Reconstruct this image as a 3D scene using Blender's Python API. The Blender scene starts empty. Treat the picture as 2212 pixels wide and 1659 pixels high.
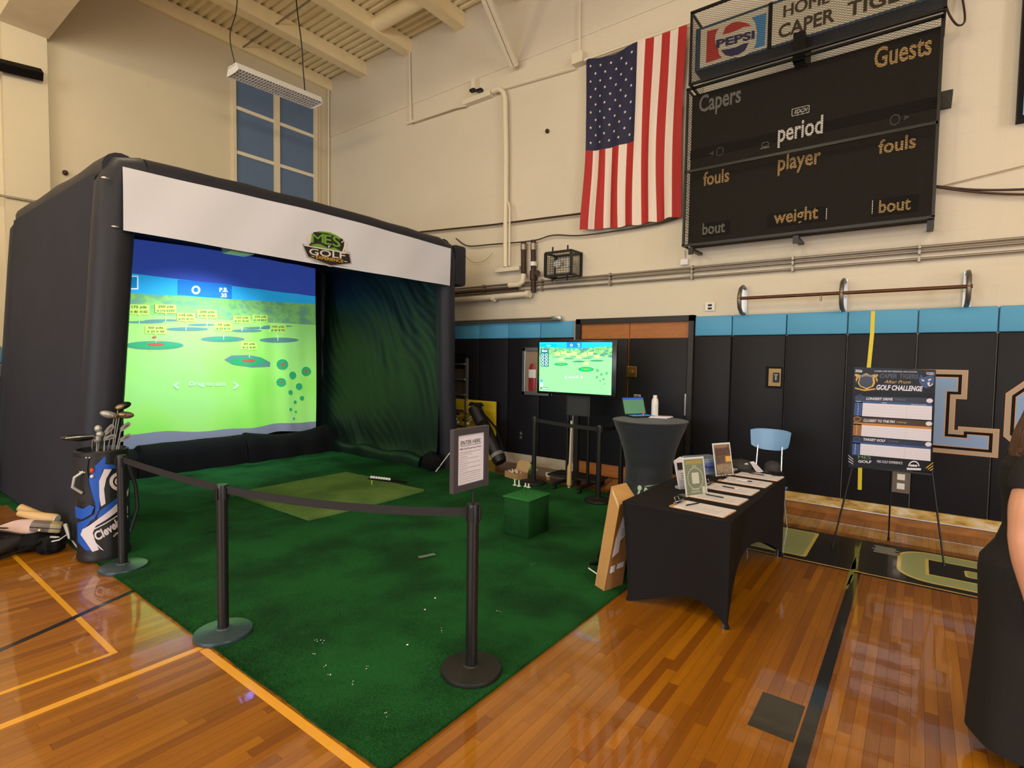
import bpy, bmesh, math, random
from mathutils import Vector, Matrix
random.seed(7)
sc = bpy.context.scene
PI = math.pi
# ---------------- camera ----------------
CX, CY, FOC, CH = 1106.0, 829.5, 1161.15, 1.8
YAW, PIT, ROL = .6476, .04678, -.01539
_f = Vector((-math.sin(YAW)*math.cos(PIT), math.cos(YAW)*math.cos(PIT), -math.sin(PIT)))
_r = Vector((math.cos(YAW), math.sin(YAW), 0)); _d = _f.cross(_r)
_c, _s = math.cos(ROL), math.sin(ROL)
RR, DD = _c*_r + _s*_d, -_s*_r + _c*_d
cam = bpy.data.objects.new('camera', bpy.data.cameras.new('camera'))
sc.collection.objects.link(cam)
cam.matrix_world = Matrix(((RR.x, -DD.x, -_f.x, 0), (RR.y, -DD.y, -_f.y, 0), (RR.z, -DD.z, -_f.z, CH), (0, 0, 0, 1)))
cam.data.sensor_fit = 'HORIZONTAL'; cam.data.sensor_width = 36; cam.data.lens = FOC/2212*36
cam.data.clip_start = .05; cam.data.clip_end = 200
sc.camera = cam
# ---------------- world, exposure, lights ----------------
vs = sc.view_settings
vs.view_transform = 'Standard'; vs.look = 'None'; vs.gamma = 1; vs.use_curve_mapping = False
vs.exposure = 0.0
w = bpy.data.worlds.new('world'); sc.world = w; w.use_nodes = True
w.node_tree.nodes['Background'].inputs[0].default_value = (.9, .85, .8, 1)
w.node_tree.nodes['Background'].inputs[1].default_value = .0
def area(name, loc, sx, sy, e, col, rot=(0, 0, 0)):
    l = bpy.data.lights.new(name, 'AREA'); l.shape = 'RECTANGLE'; l.size = sx; l.size_y = sy
    l.energy = e; l.color = col
    o = bpy.data.objects.new(name, l); o.location = loc; o.rotation_euler = rot
    sc.collection.objects.link(o); return o
WARM = (1.0, .88, .60)
def lamp(loc, e, col, r=.28):
    l = bpy.data.lights.new('ceiling_lamp_light', 'POINT'); l.energy = e; l.color = col; l.shadow_soft_size = r
    o = bpy.data.objects.new('ceiling_lamp_light', l); o.location = loc; sc.collection.objects.link(o)
for x in (-7.0, -2.2, 2.6, 7.4):
    for y in (-6.5, -2.6, 1.6):
        lamp((x, y, 6.2), 120, WARM)
area('daylight', (9.6, -1.0, 3.0), 7.0, 3.0, 440, (.78, .87, 1.0), (0, PI/2, 0))
area('daylight', (-2.0, -8.6, 3.0), 9.0, 3.0, 600, (.78, .87, 1.0), (PI/2, 0, 0))

# ---------------- pixel <-> world helpers (points land on real planes) ----------------
def ray(x, y): return RR*((x-CX)/FOC) + DD*((y-CY)/FOC) + _f
def Zp(x, y, z=0.): d = ray(x, y); return Vector((0, 0, CH)) + d*((z-CH)/d.z)
def Yp(x, y, Y): d = ray(x, y); return Vector((0, 0, CH)) + d*(Y/d.y)
def Xp(x, y, X): d = ray(x, y); return Vector((0, 0, CH)) + d*(X/d.x)

# ---------------- materials ----------------
def lin(c):
    r = []
    for v in c[:3]:
        v = v/255.
        r.append(v/12.92 if v <= .04045 else ((v+.055)/1.055)**2.4)
    return (*r, 1)
MC = {}
def mat(name, rgb, rough=.6, metal=0., emit=0., bump=None, var=None, coat=0., rnd=0., alpha=1., trans=0., spec=None, stretch=None, sheen=0.):
    if name in MC: return MC[name]
    m = bpy.data.materials.new(name); m.use_nodes = True; MC[name] = m
    nt = m.node_tree; p = nt.nodes['Principled BSDF']; L = nt.links
    col = lin(rgb)
    p.inputs['Base Color'].default_value = col
    p.inputs['Roughness'].default_value = rough; p.inputs['Metallic'].default_value = metal
    if spec is not None: p.inputs['Specular IOR Level'].default_value = spec
    if coat: p.inputs['Coat Weight'].default_value = coat; p.inputs['Coat Roughness'].default_value = .08
    if sheen: p.inputs['Sheen Weight'].default_value = sheen
    if trans: p.inputs['Transmission Weight'].default_value = trans
    if alpha < 1: p.inputs['Alpha'].default_value = alpha
    if emit: p.inputs['Emission Color'].default_value = col; p.inputs['Emission Strength'].default_value = emit
    tc = None
    if bump or var:
        tc = nt.nodes.new('ShaderNodeNewGeometry')
        src = tc.outputs['Position']
        if stretch:
            mp = nt.nodes.new('ShaderNodeMapping'); mp.inputs['Scale'].default_value = stretch
            L.new(src, mp.inputs['Vector']); src = mp.outputs[0]
    if var:
        n = nt.nodes.new('ShaderNodeTexNoise'); n.inputs['Scale'].default_value = var[0]; n.inputs['Detail'].default_value = 6
        L.new(src, n.inputs['Vector'])
        r = nt.nodes.new('ShaderNodeMapRange'); r.inputs['From Min'].default_value = .25; r.inputs['From Max'].default_value = .75
        r.inputs['To Min'].default_value = 1-var[1]; r.inputs['To Max'].default_value = 1+var[1]
        L.new(n.outputs['Fac'], r.inputs['Value'])
        mx = nt.nodes.new('ShaderNodeVectorMath'); mx.operation = 'SCALE'
        mx.inputs[0].default_value = col[:3]; L.new(r.outputs[0], mx.inputs['Scale'])
        L.new(mx.outputs[0], p.inputs['Base Color'])
    if bump:
        n = nt.nodes.new('ShaderNodeTexNoise'); n.inputs['Scale'].default_value = bump[0]; n.inputs['Detail'].default_value = 4
        L.new(src, n.inputs['Vector'])
        b = nt.nodes.new('ShaderNodeBump'); b.inputs['Strength'].default_value = bump[1]; b.inputs['Distance'].default_value = .01
        L.new(n.outputs['Fac'], b.inputs['Height']); L.new(b.outputs[0], p.inputs['Normal'])
    return m

# ---------------- mesh builder ----------------
def Rz(a): return Matrix.Rotation(a, 4, 'Z')
def Rx(a): return Matrix.Rotation(a, 4, 'X')
def Ry(a): return Matrix.Rotation(a, 4, 'Y')
def T(*v): return Matrix.Translation(Vector(v))
def chain(o):
    M = Matrix()
    while o is not None:
        M = (Matrix.Translation(o.location) @ o.rotation_euler.to_matrix().to_4x4()) @ M; o = o.parent
    return M
class B:
    def __init__(s): s.v = []; s.f = []
    def add(s, vs_, fs, M=None):
        k = len(s.v)
        s.v += [tuple(M @ Vector(p)) if M is not None else tuple(p) for p in vs_]
        s.f += [tuple(i+k for i in f) for f in fs]; return s
    def box(s, c, d, M=None, bev=0.):
        x, y, z = d[0]/2, d[1]/2, d[2]/2; X, Y, Z = c
        if bev <= 0:
            vv = [(X+a*x, Y+b*y, Z+e*z) for e in (-1, 1) for b in (-1, 1) for a in (-1, 1)]
            return s.add(vv, [(0, 2, 3, 1), (4, 5, 7, 6), (0, 1, 5, 4), (2, 6, 7, 3), (0, 4, 6, 2), (1, 3, 7, 5)], M)
        bm = bmesh.new(); bmesh.ops.create_cube(bm, size=1)
        bmesh.ops.scale(bm, vec=d, verts=bm.verts)
        bmesh.ops.bevel(bm, geom=bm.edges[:], offset=min(bev, min(d)*.49), segments=2, affect='EDGES', profile=.5)
        bmesh.ops.translate(bm, vec=c, verts=bm.verts)
        bm.verts.index_update(); s.add([v.co[:] for v in bm.verts], [[v.index for v in f.verts] for f in bm.faces], M); bm.free(); return s
    def b2(s, a, b, M=None, bev=0.):
        return s.box([(a[i]+b[i])/2 for i in range(3)], [abs(a[i]-b[i]) for i in range(3)], M, bev)
    def tube(s, pts, r, n=8, caps=True, M=None):
        pts = [Vector(p) for p in pts]; m = len(pts)
        rs = r if isinstance(r, (list, tuple)) else [r]*m
        vv = []; ff = []; up = None
        for i, p in enumerate(pts):
            t = (pts[min(i+1, m-1)]-pts[max(i-1, 0)]).normalized()
            if up is None:
                a = Vector((0, 0, 1)) if abs(t.z) < .9 else Vector((1, 0, 0)); up = (a-t*a.dot(t)).normalized()
            else:
                up = (up-t*up.dot(t)).normalized()
            sd = t.cross(up)
            for k in range(n):
                g = 2*PI*k/n; vv.append(p+(up*math.cos(g)+sd*math.sin(g))*rs[i])
        for i in range(m-1):
            for k in range(n):
                a = i*n+k; b = i*n+(k+1) % n; ff.append((a, b, b+n, a+n))
        if caps: ff.append(tuple(range(n))[::-1]); ff.append(tuple((m-1)*n+k for k in range(n)))
        return s.add(vv, ff, M)
    def lathe(s, prof, n=24, c=(0, 0, 0), M=None, sx=1, sy=1):
        vv = []; ff = []; m = len(prof)
        for r, z in prof:
            for k in range(n):
                g = 2*PI*k/n; vv.append((c[0]+r*math.cos(g)*sx, c[1]+r*math.sin(g)*sy, c[2]+z))
        for i in range(m-1):
            for k in range(n):
                a = i*n+k; b = i*n+(k+1) % n; ff.append((a, b, b+n, a+n))
        ff.append(tuple(range(n))[::-1]); ff.append(tuple((m-1)*n+k for k in range(n)))
        return s.add(vv, ff, M)
    def ball(s, c, r, n=12, sc3=(1, 1, 1), M=None):
        pr = [(max(1e-4, math.sin(PI*i/n)), -math.cos(PI*i/n)) for i in range(n+1)]
        vv = []; ff = []; N = n*2
        for rr, z in pr:
            for k in range(N):
                g = 2*PI*k/N; vv.append((c[0]+r*rr*math.cos(g)*sc3[0], c[1]+r*rr*math.sin(g)*sc3[1], c[2]+r*z*sc3[2]))
        for i in range(n):
            for k in range(N):
                a = i*N+k; b = i*N+(k+1) % N; ff.append((a, b, b+N, a+N))
        return s.add(vv, ff, M)
    def prism(s, poly, h0, h1, fr):                 # 2D polygon in a frame, extruded along its normal
        n = len(poly)
        vv = [fr(x, y, h0) for x, y in poly]+[fr(x, y, h1) for x, y in poly]
        ff = [tuple(range(n))[::-1], tuple(range(n, 2*n))]+[(i, (i+1) % n, (i+1) % n+n, i+n) for i in range(n)]
        return s.add(vv, ff)
    def flat(s, poly, h, fr): return s.add([fr(x, y, h) for x, y in poly], [tuple(range(len(poly)))])
    def grid(s, fn, nu, nv, loop=False):
        vv = [fn(i/nu, j/nv) for j in range(nv+1) for i in range(nu+1)]
        ff = [(j*(nu+1)+i, j*(nu+1)+i+1, (j+1)*(nu+1)+i+1, (j+1)*(nu+1)+i) for j in range(nv) for i in range(nu)]
        return s.add(vv, ff)
    def build(s, name, m, parent=None, smooth=False, local=False, kind=None, label=None, cat=None, group=None):
        me = bpy.data.meshes.new(name); me.from_pydata([tuple(p) for p in s.v], [], s.f); me.update()
        if parent is not None and not local: me.transform(chain(parent).inverted())
        if m: me.materials.append(m)
        if smooth:
            me.polygons.foreach_set('use_smooth', [True]*len(me.polygons))
            try: me.set_sharp_from_angle(angle=math.radians(40))
            except Exception: pass
        o = bpy.data.objects.new(name, me); sc.collection.objects.link(o)
        if parent is not None: o.parent = parent
        return tag(o, label, cat, group, kind)
def tag(o, label=None, cat=None, group=None, kind=None):
    if label: o['label'] = label
    if cat: o['category'] = cat
    if group: o['group'] = group
    if kind: o['kind'] = kind
    return o
def thing(name, loc, label, cat, rz=0., group=None):
    o = bpy.data.objects.new(name, None); sc.collection.objects.link(o); o.empty_display_size = .1
    o.location = loc; o.rotation_euler = (0, 0, rz); return tag(o, label, cat, group)
def struct(o): o['kind'] = 'structure'; return o
def copy_tree(o, parent=None):
    c = o.copy(); sc.collection.objects.link(c)
    if parent: c.parent = parent
    for ch in [x for x in sc.objects if x.parent == o]: copy_tree(ch, c)
    return c
def rename_tree(o, label): o['label'] = label; return o
def Fr(o, u, v):
    o = Vector(o); u = Vector(u).normalized(); v = Vector(v).normalized(); n = u.cross(v)
    return lambda x, y, h=0.: o+u*x+v*y+n*h
def wallF(Y): return lambda x, y, h=0.: Vector((x, Y-h, y))       # faces -Y, plane coords (X, Z)
def floorF(z=0.): return lambda x, y, h=0.: Vector((x, y, z+h))
_tc = {}
def text2(txt, bold=0.):
    k = (txt, bold)
    if k in _tc: return _tc[k]
    c = bpy.data.curves.new('t', 'FONT'); c.body = txt; c.offset = bold; c.resolution_u = 3
    o = bpy.data.objects.new('t', c); me = bpy.data.meshes.new_from_object(o)
    vv = [(p.co.x, p.co.y) for p in me.vertices]; ff = [tuple(p.vertices) for p in me.polygons]
    bpy.data.objects.remove(o); bpy.data.curves.remove(c); bpy.data.meshes.remove(me)
    x0 = min(p[0] for p in vv); x1 = max(p[0] for p in vv); y0 = min(p[1] for p in vv); y1 = max(p[1] for p in vv)
    _tc[k] = (vv, ff, x0, x1, y0, y1); return _tc[k]
def text(b, txt, x0, x1, y0, y1, h, fr, bold=.02, shear=0.):     # fits the string into a box of the frame
    if 'M' in txt and bold > 0:                      # the built-in M folds over itself when fattened: lay slightly shifted copies instead
        dx = bold*.55*(x1-x0)/max(1, len(txt)*.62)
        for k, sh in enumerate((-dx, 0, dx)): text(b, txt, x0+sh, x1+sh, y0, y1, h+.0003*k, fr, 0, shear)
        return b
    vv, ff, a0, a1, b0, b1 = text2(txt, bold)
    sx = (x1-x0)/(a1-a0); sy = (y1-y0)/(b1-b0)
    b.add([fr(x0+(p[0]-a0)*sx+(p[1]-b0)*sy*shear, y0+(p[1]-b0)*sy, h) for p in vv], ff); return b
def ell(cx, cy, rx, ry, n=28, a0=0, a1=2*PI): 
    full = abs(a1-a0-2*PI) < 1e-6
    return [(cx+rx*math.cos(a0+(a1-a0)*i/(n if full else n-1)), cy+ry*math.sin(a0+(a1-a0)*i/(n if full else n-1))) for i in range(n)]
def ring(b, cx, cy, rx, ry, wd, h, fr, n=32, a0=0., a1=2*PI):
    vv = []; 
    for i in range(n+1):
        a = a0+(a1-a0)*i/n
        vv.append(fr(cx+rx*math.cos(a), cy+ry*math.sin(a), h)); vv.append(fr(cx+(rx-wd)*math.cos(a), cy+(ry-wd)*math.sin(a), h))
    b.add(vv, [(2*i, 2*i+2, 2*i+3, 2*i+1) for i in range(n)])
def rect(x0, x1, y0, y1): return [(x0, y0), (x1, y0), (x1, y1), (x0, y1)]
# ================= SETTING =================
LX, WY = -11.06, 7.5            # left wall plane, scoreboard wall plane
XR, YB, CZ = 10.0, -9.0, 8.25
def block_mat(name, rgb, axis):
    m = mat(name, rgb, .55); nt = m.node_tree; L = nt.links; p = nt.nodes['Principled BSDF']
    g = nt.nodes.new('ShaderNodeNewGeometry'); sx = nt.nodes.new('ShaderNodeSeparateXYZ'); L.new(g.outputs['Position'], sx.inputs[0])
    cb = nt.nodes.new('ShaderNodeCombineXYZ'); L.new(sx.outputs[axis], cb.inputs[0]); L.new(sx.outputs[2], cb.inputs[1])
    br = nt.nodes.new('ShaderNodeTexBrick'); L.new(cb.outputs[0], br.inputs['Vector'])
    br.inputs['Scale'].default_value = 1; br.inputs['Brick Width'].default_value = .406; br.inputs['Row Height'].default_value = .203
    br.inputs['Mortar Size'].default_value = .004; br.inputs['Mortar Smooth'].default_value = .6
    br.inputs['Color1'].default_value = (1, 1, 1, 1); br.inputs['Color2'].default_value = (1, 1, 1, 1); br.inputs['Mortar'].default_value = (0, 0, 0, 1)
    no = nt.nodes.new('ShaderNodeTexNoise'); no.inputs['Scale'].default_value = 45; L.new(g.outputs['Position'], no.inputs['Vector'])
    ad = nt.nodes.new('ShaderNodeMath'); ad.operation = 'MULTIPLY_ADD'; L.new(no.outputs['Fac'], ad.inputs[0]); ad.inputs[1].default_value = .25; L.new(br.outputs['Color'], ad.inputs[2])
    bp = nt.nodes.new('ShaderNodeBump'); bp.inputs['Strength'].default_value = .28; bp.inputs['Distance'].default_value = .004
    L.new(ad.outputs[0], bp.inputs['Height']); L.new(bp.outputs[0], p.inputs['Normal'])
    n2 = nt.nodes.new('ShaderNodeTexNoise'); n2.inputs['Scale'].default_value = .9; n2.inputs['Detail'].default_value = 7; L.new(g.outputs['Position'], n2.inputs['Vector'])
    r = nt.nodes.new('ShaderNodeMapRange'); r.inputs['To Min'].default_value = .93; r.inputs['To Max'].default_value = 1.07; L.new(n2.outputs['Fac'], r.inputs['Value'])
    v = nt.nodes.new('ShaderNodeVectorMath'); v.operation = 'SCALE'; v.inputs[0].default_value = lin(rgb)[:3]; L.new(r.outputs[0], v.inputs['Scale']); L.new(v.outputs[0], p.inputs['Base Color'])
    return m
M_wallR = block_mat('painted_block_right', (218, 206, 186), 0)
M_wallL = block_mat('painted_block_left', (212, 198, 170), 1)
M_cream = mat('cream_paint', (222, 206, 176), .5, var=(6, .04))
M_cream2 = mat('cream_paint_pipe', (226, 214, 190), .4)
M_black = mat('black_plastic', (26, 25, 27), .45)
M_blackm = mat('black_metal', (24, 23, 24), .4, .3)
M_chrome = mat('chrome', (200, 200, 205), .18, 1.)
M_alu = mat('aluminium', (190, 192, 196), .35, .9)
M_white = mat('white_plastic', (235, 232, 230), .4)
M_paper = mat('paper', (224, 220, 234), .7)
M_ink = mat('ink', (45, 42, 44), .7)
M_ink2 = mat('grey_print', (140, 132, 138), .7)
M_rust = mat('brown_iron', (66, 46, 40), .6, .3, var=(9, .25))

wr = struct(B().b2((LX-.2, WY, 0), (XR, WY+.2, CZ+.3)).b2((LX, WY-.012, 6.83), (XR, WY, CZ)).build('wall_right', M_wallR))
wl = struct(B().b2((LX-.2, YB, 0), (LX, WY, CZ+.3)).build('wall_left', M_wallL))
struct(B().b2((LX-.2, YB-.2, 0), (XR, YB, CZ+.3)).build('wall_back', M_wallR))
struct(B().b2((XR, YB-.2, 0), (XR+.2, WY+.2, CZ+.3)).build('wall_front', M_wallL))
# ceiling: corrugated deck along X, joists along Y
b = B(); n = 110; p = (WY-YB)/n; vv = []
for i in range(n):
    y = YB+i*p
    for dy, dz in ((0, 0), (.38, 0), (.5, .045), (.88, .045)): vv.append((y+dy*p, CZ-.15+dz))
vv.append((WY, CZ-.15))
P_ = [(LX, y, z) for y, z in vv]+[(XR, y, z) for y, z in vv]; k = len(vv)
b.add(P_, [(i, i+1, k+i+1, k+i) for i in range(k-1)])
b.b2((LX, YB, CZ+.0), (XR, WY, CZ+.1))
ceil = struct(b.build('ceiling', mat('deck_paint', (240, 226, 188), .6, var=(3, .08))))
M_joist = mat('joist_paint', (246, 228, 184), .6, var=(4, .05))
for i in range(14):
    x = -9.8+i*1.42
    B().b2((x-.09, YB, CZ-.39), (x+.09, WY, CZ-.15)).b2((x-.11, YB, CZ-.42), (x+.11, WY, CZ-.39)).build('joist', M_joist, ceil)
    for y in (-6, -2, 2, 5.4):
        pass
# bridging straps + round duct lying between joists
B().tube([(-8.35, 6.64, 7.97), (-6.95, 6.62, 7.97)], .13, 16).build('bridging_tube', M_joist, ceil, smooth=True)
B().tube([(-5.6, 6.62, 7.97), (-4.2, 6.62, 7.97)], .13, 16).build('bridging_tube', M_joist, ceil, smooth=True)
# ledger on the left wall, girder and pilaster
struct(B().b2((LX, 2.42, 7.86), (LX+.1, WY, 8.1)).build('trim_1', M_joist))
struct(B().b2((LX, 1.9, 0), (LX+.14, 2.42, CZ)).build('trim_2', M_wallL))
struct(B().b2((LX+.14, 1.86, 6.62), (XR, 2.44, CZ)).build('trim_3', M_cream))
struct(B().b2((LX, -5.6, 0), (LX+.14, -5.1, CZ)).build('trim_4', M_wallL))
# corner conduit
tag(B().tube([(LX+.06, WY-.07, 4.0), (LX+.06, WY-.07, 8.05)], .02).build('conduit', M_cream2, smooth=True), 'vertical painted conduit in the wall corner right of the window', 'pipe')
# window
win = struct(B().b2((LX, 5.26, 3.6), (LX+.03, 7.24, 7.5)).build('window_1', M_cream))
M_pane = mat('window_panel', (92, 114, 146), .5, var=(5, .05))
rows = [3.62, 4.2, 5.0, 5.83, 6.7, 7.42]
for (y0, y1) in ((5.33, 6.12), (6.24, 7.05)):
    for a, c in zip(rows[:-1], rows[1:]):
        B().b2((LX+.03, y0, a+.04), (LX+.045, y1, c-.035)).build('pane', M_pane, win)
B().b2((LX+.03, 5.27, 3.6), (LX+.09, 5.33, 7.5)).b2((LX+.03, 6.12, 3.6), (LX+.09, 6.24, 7.5)).b2((LX+.03, 7.05, 3.6), (LX+.09, 7.13, 7.5)).b2((LX+.03, 5.27, 7.42), (LX+.09, 7.13, 7.5)).build('window_frame', M_cream, win)
for z in rows[1:-1]:
    B().b2((LX+.03, 5.33, z-.04), (LX+.075, 6.12, z+.01)).b2((LX+.03, 6.24, z-.04), (LX+.075, 7.05, z+.01)).b2((LX+.03, 5.33, z+.015), (LX+.06, 7.05, z+.035)).build('glazing_bar', M_cream2, win)

# ---- floor: maple strips, each its own board near the camera ----
def plank_mat(name, attr):
    m = bpy.data.materials.new(name); m.use_nodes = True; nt = m.node_tree; L = nt.links; p = nt.nodes['Principled BSDF']
    g = nt.nodes.new('ShaderNodeNewGeometry')
    if attr:
        a = nt.nodes.new('ShaderNodeAttribute'); a.attribute_name = 'rnd'; fac = a.outputs['Fac']
    else:
        a = nt.nodes.new('ShaderNodeObjectInfo'); fac = a.outputs['Random']
    cr = nt.nodes.new('ShaderNodeValToRGB'); e = cr.color_ramp.elements
    e[0].position = 0; e[0].color = lin(PL[0]); e[1].position = 1; e[1].color = lin(PL[3])
    x = e.new(.22); x.color = lin(PL[1]); x = e.new(.7); x.color = lin(PL[2])
    L.new(fac, cr.inputs[0])
    mp = nt.nodes.new('ShaderNodeMapping'); mp.inputs['Scale'].default_value = (40, 1.6, 1); L.new(g.outputs['Position'], mp.inputs['Vector'])
    cb = nt.nodes.new('ShaderNodeVectorMath'); cb.operation = 'ADD'; L.new(mp.outputs[0], cb.inputs[0])
    ml = nt.nodes.new('ShaderNodeMath'); ml.operation = 'MULTIPLY'; ml.inputs[1].default_value = 37; L.new(fac, ml.inputs[0]); L.new(ml.outputs[0], cb.inputs[1])
    n = nt.nodes.new('ShaderNodeTexNoise'); n.inputs['Scale'].default_value = 1; n.inputs['Detail'].default_value = 5; L.new(cb.outputs[0], n.inputs['Vector'])
    r = nt.nodes.new('ShaderNodeMapRange'); r.inputs['From Min'].default_value = .3; r.inputs['From Max'].default_value = .7; r.inputs['To Min'].default_value = .86; r.inputs['To Max'].default_value = 1.1
    L.new(n.outputs['Fac'], r.inputs['Value'])
    v = nt.nodes.new('ShaderNodeVectorMath'); v.operation = 'SCALE'; L.new(cr.outputs[0], v.inputs[0]); L.new(r.outputs[0], v.inputs['Scale'])
    L.new(v.outputs[0], p.inputs['Base Color'])
    p.inputs['Roughness'].default_value = .35
    p.inputs['Coat Weight'].default_value = .85; p.inputs['Coat Roughness'].default_value = .045; p.inputs['Coat IOR'].default_value = 1.5
    n3 = nt.nodes.new('ShaderNodeTexNoise'); n3.inputs['Scale'].default_value = 14; L.new(g.outputs['Position'], n3.inputs['Vector'])
    bp = nt.nodes.new('ShaderNodeBump'); bp.inputs['Strength'].default_value = .035; bp.inputs['Distance'].default_value = .01; L.new(n3.outputs['Fac'], bp.inputs['Height'])
    L.new(bp.outputs[0], p.inputs['Coat Normal'])
    return m
PL = [(126, 70, 2), (144, 86, 3), (154, 94, 4), (170, 108, 8)]
M_plank, M_plankf = plank_mat('maple_strip', False), plank_mat('maple_strip_far', True)
fl = struct(B().b2((LX, YB, -.2), (XR, WY, -.012)).build('floor', mat('subfloor', (40, 22, 8), .8)))
PW = .0572; boards = []
rf = random.Random(3)
nx = int((XR-LX)/PW)
for i in range(nx+1):
    x = LX+i*PW; y = YB-rf.random()
    while y < WY:
        ln = rf.choice((.45, .6, .8, 1.0, 1.3, 1.6)); y1 = y+ln
        a, c = max(y, YB), min(y1, WY)
        if c-a > .02: boards.append((x, a, c))
        y = y1
def vis(bd):
    x, a, c = bd; q = Vector((x+.03, (a+c)/2, 0)); q2 = q-Vector((0, 0, CH)); d = q2.dot(_f)
    if d < .6: return 0
    u = q2.dot(RR)/d*FOC+CX; v = q2.dot(DD)/d*FOC+CY
    if not (-20 < u < 2100 and 0 < v < 1690): return 0
    if -9.3 < q.x < -1.8 and 1.5 < q.y < 6.5: return 0
    if -1.75 < q.x < -.95 and 3.7 < q.y < 5.5: return 0
    if q.y > 5.45: return 0
    return (c-a)/d**3
boards.sort(key=vis, reverse=True)
near, far = boards[:300], boards[300:]
shared = {}
for x, a, c in near:
    k = round(c-a, 3)
    if k not in shared:
        me = bpy.data.meshes.new('plank'); g = .00045; h = k/2
        V = [(-PW/2+g, -h+g, -.012), (PW/2-g, -h+g, -.012), (PW/2-g, h-g, -.012), (-PW/2+g, h-g, -.012),
             (-PW/2+g, -h+g, 0), (PW/2-g, -h+g, 0), (PW/2-g, h-g, 0), (-PW/2+g, h-g, 0)]
        me.from_pydata(V, [], [(4, 5, 6, 7), (0, 1, 5, 4), (1, 2, 6, 5), (2, 3, 7, 6), (3, 0, 4, 7)]); me.materials.append(M_plank); shared[k] = me
    o = bpy.data.objects.new('plank', shared[k]); sc.collection.objects.link(o); o.parent = fl; o.location = (x+PW/2, (a+c)/2, 0)
V = []; F_ = []; rn = []
for x, a, c in far:
    k = len(V); g = .0006; x0, x1 = x+g, min(x+PW-g, XR)
    V += [(x0, a+g, -.012), (x1, a+g, -.012), (x1, c-g, -.012), (x0, c-g, -.012), (x0, a+g, 0), (x1, a+g, 0), (x1, c-g, 0), (x0, c-g, 0)]
    F_ += [(k+4, k+5, k+6, k+7), (k, k+1, k+5, k+4), (k+1, k+2, k+6, k+5), (k+2, k+3, k+7, k+6), (k+3, k, k+4, k+7)]
    rn += [rf.random()]*5
me = bpy.data.meshes.new('distant_planks'); me.from_pydata(V, [], F_); me.materials.append(M_plankf)
at = me.attributes.new('rnd', 'FLOAT', 'FACE'); at.data.foreach_set('value', rn)
o = bpy.data.objects.new('distant_planks', me); sc.collection.objects.link(o); o.parent = fl; o['kind'] = 'stuff'
# painted court lines
def paint(name, rgb, var=None): return mat(name, rgb, .35, coat=.8, var=var)
M_py, M_py2, M_pk, M_pg, M_pyo = paint('paint_ochre', (232, 166, 52)), paint('paint_yellow', (228, 164, 20)), paint('paint_black', (18, 17, 18)), paint('paint_sage', (168, 178, 124), (30, .07)), paint('paint_pale_yellow', (226, 206, 110))
FF = floorF(0)
def line(x0, x1, y0, y1, m, name='court_line', h=.0006): return B().flat(rect(x0, x1, y0, y1), h, FF).build(name, m, fl)
line(-3.42, 6, 1.405, 1.455, M_py); line(-3.465, -3.415, -6, 1.455, M_py)
line(-10.5, -3.77, 1.065, 1.10, M_py2); line(-3.80, -3.765, -6, 1.065, M_py2)
b = B(); pts = [(-4.70, 1.6), (-4.67, 1.46), (-4.585, 1.25), (-4.49, 1.04), (-4.41, .85), (-4.34, .66), (-4.27, .35), (-4.24, 0), (-4.26, -.5), (-4.34, -1)]
V = []
for i, q in enumerate(pts):
    t = Vector((pts[min(i+1, 9)][0]-pts[max(i-1, 0)][0], pts[min(i+1, 9)][1]-pts[max(i-1, 0)][1], 0)).normalized(); s_ = Vector((-t.y, t.x, 0))*.024
    V += [Vector((q[0], q[1], .0012))+s_, Vector((q[0], q[1], .0012))-s_]
b.add(V, [(2*i, 2*i+1, 2*i+3, 2*i+2) for i in range(9)]).build('court_line', M_pk, fl)
line(-.395, -.33, -8, 5.46, M_pk)
line(-6, 9, 5.50, 6.52, M_pk, 'painted_band'); line(-6, 9, 5.475, 5.49, M_pyo, 'court_line'); line(-6, 9, 5.435, 5.468, M_pk)
line(-.61, -.405, 2.79, 3.13, mat('dark_tile', (44, 42, 36), .35, coat=.6, var=(20, .25)), 'floor_patch')
def rr(x0, x1, y0, y1, r, n=5, k=(1, 1, 1, 1)):
    out = []
    for (cx, cy, a, kk) in ((x1-r, y0+r, -PI/2, k[1]), (x1-r, y1-r, 0, k[2]), (x0+r, y1-r, PI/2, k[3]), (x0+r, y0+r, PI, k[0])):
        if kk:
            out += [(cx+r*math.cos(a+PI/2*i/n), cy+r*math.sin(a+PI/2*i/n)) for i in range(n+1)]
        else:
            out.append((cx+r*math.copysign(1, math.cos(a+PI/4)), cy+r*math.copysign(1, math.sin(a+PI/4))))
    return out
def rrect(x0, x1, y0, y1, r=.03, n=4): return rr(x0, x1, y0, y1, r, n)
lt = B().flat(rrect(-1.55, -.77, 5.585, 6.455, .03), .0012, FF).flat(rr(-.09, 1.2, 5.58, 6.475, .26, 8, (1, 0, 0, 1)), .0012, FF).build('painted_letter_outline', M_pyo, fl)
B().flat(rrect(-1.53, -.80, 5.615, 6.425, .02), .0018, FF).flat(rr(-.06, 1.17, 5.61, 6.445, .24, 8, (1, 0, 0, 1)), .0018, FF).build('painted_letter', M_pg, fl)
B().flat(rect(.115, 1.3, 5.79, 6.265), .0024, FF).build('painted_letter_outline', M_pyo, fl)
B().flat(rect(.14, 1.3, 5.815, 6.24), .0030, FF).build('painted_letter_counter', M_pk, fl)
B().flat(rr(.385, .95, 5.93, 6.12, .03, 4, (1, 0, 0, 1)), .0036, FF).build('painted_letter_outline', M_pyo, fl)
B().flat(rr(.405, .93, 5.95, 6.10, .02, 4, (1, 0, 0, 1)), .0042, FF).build('painted_letter', M_pg, fl)
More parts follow.
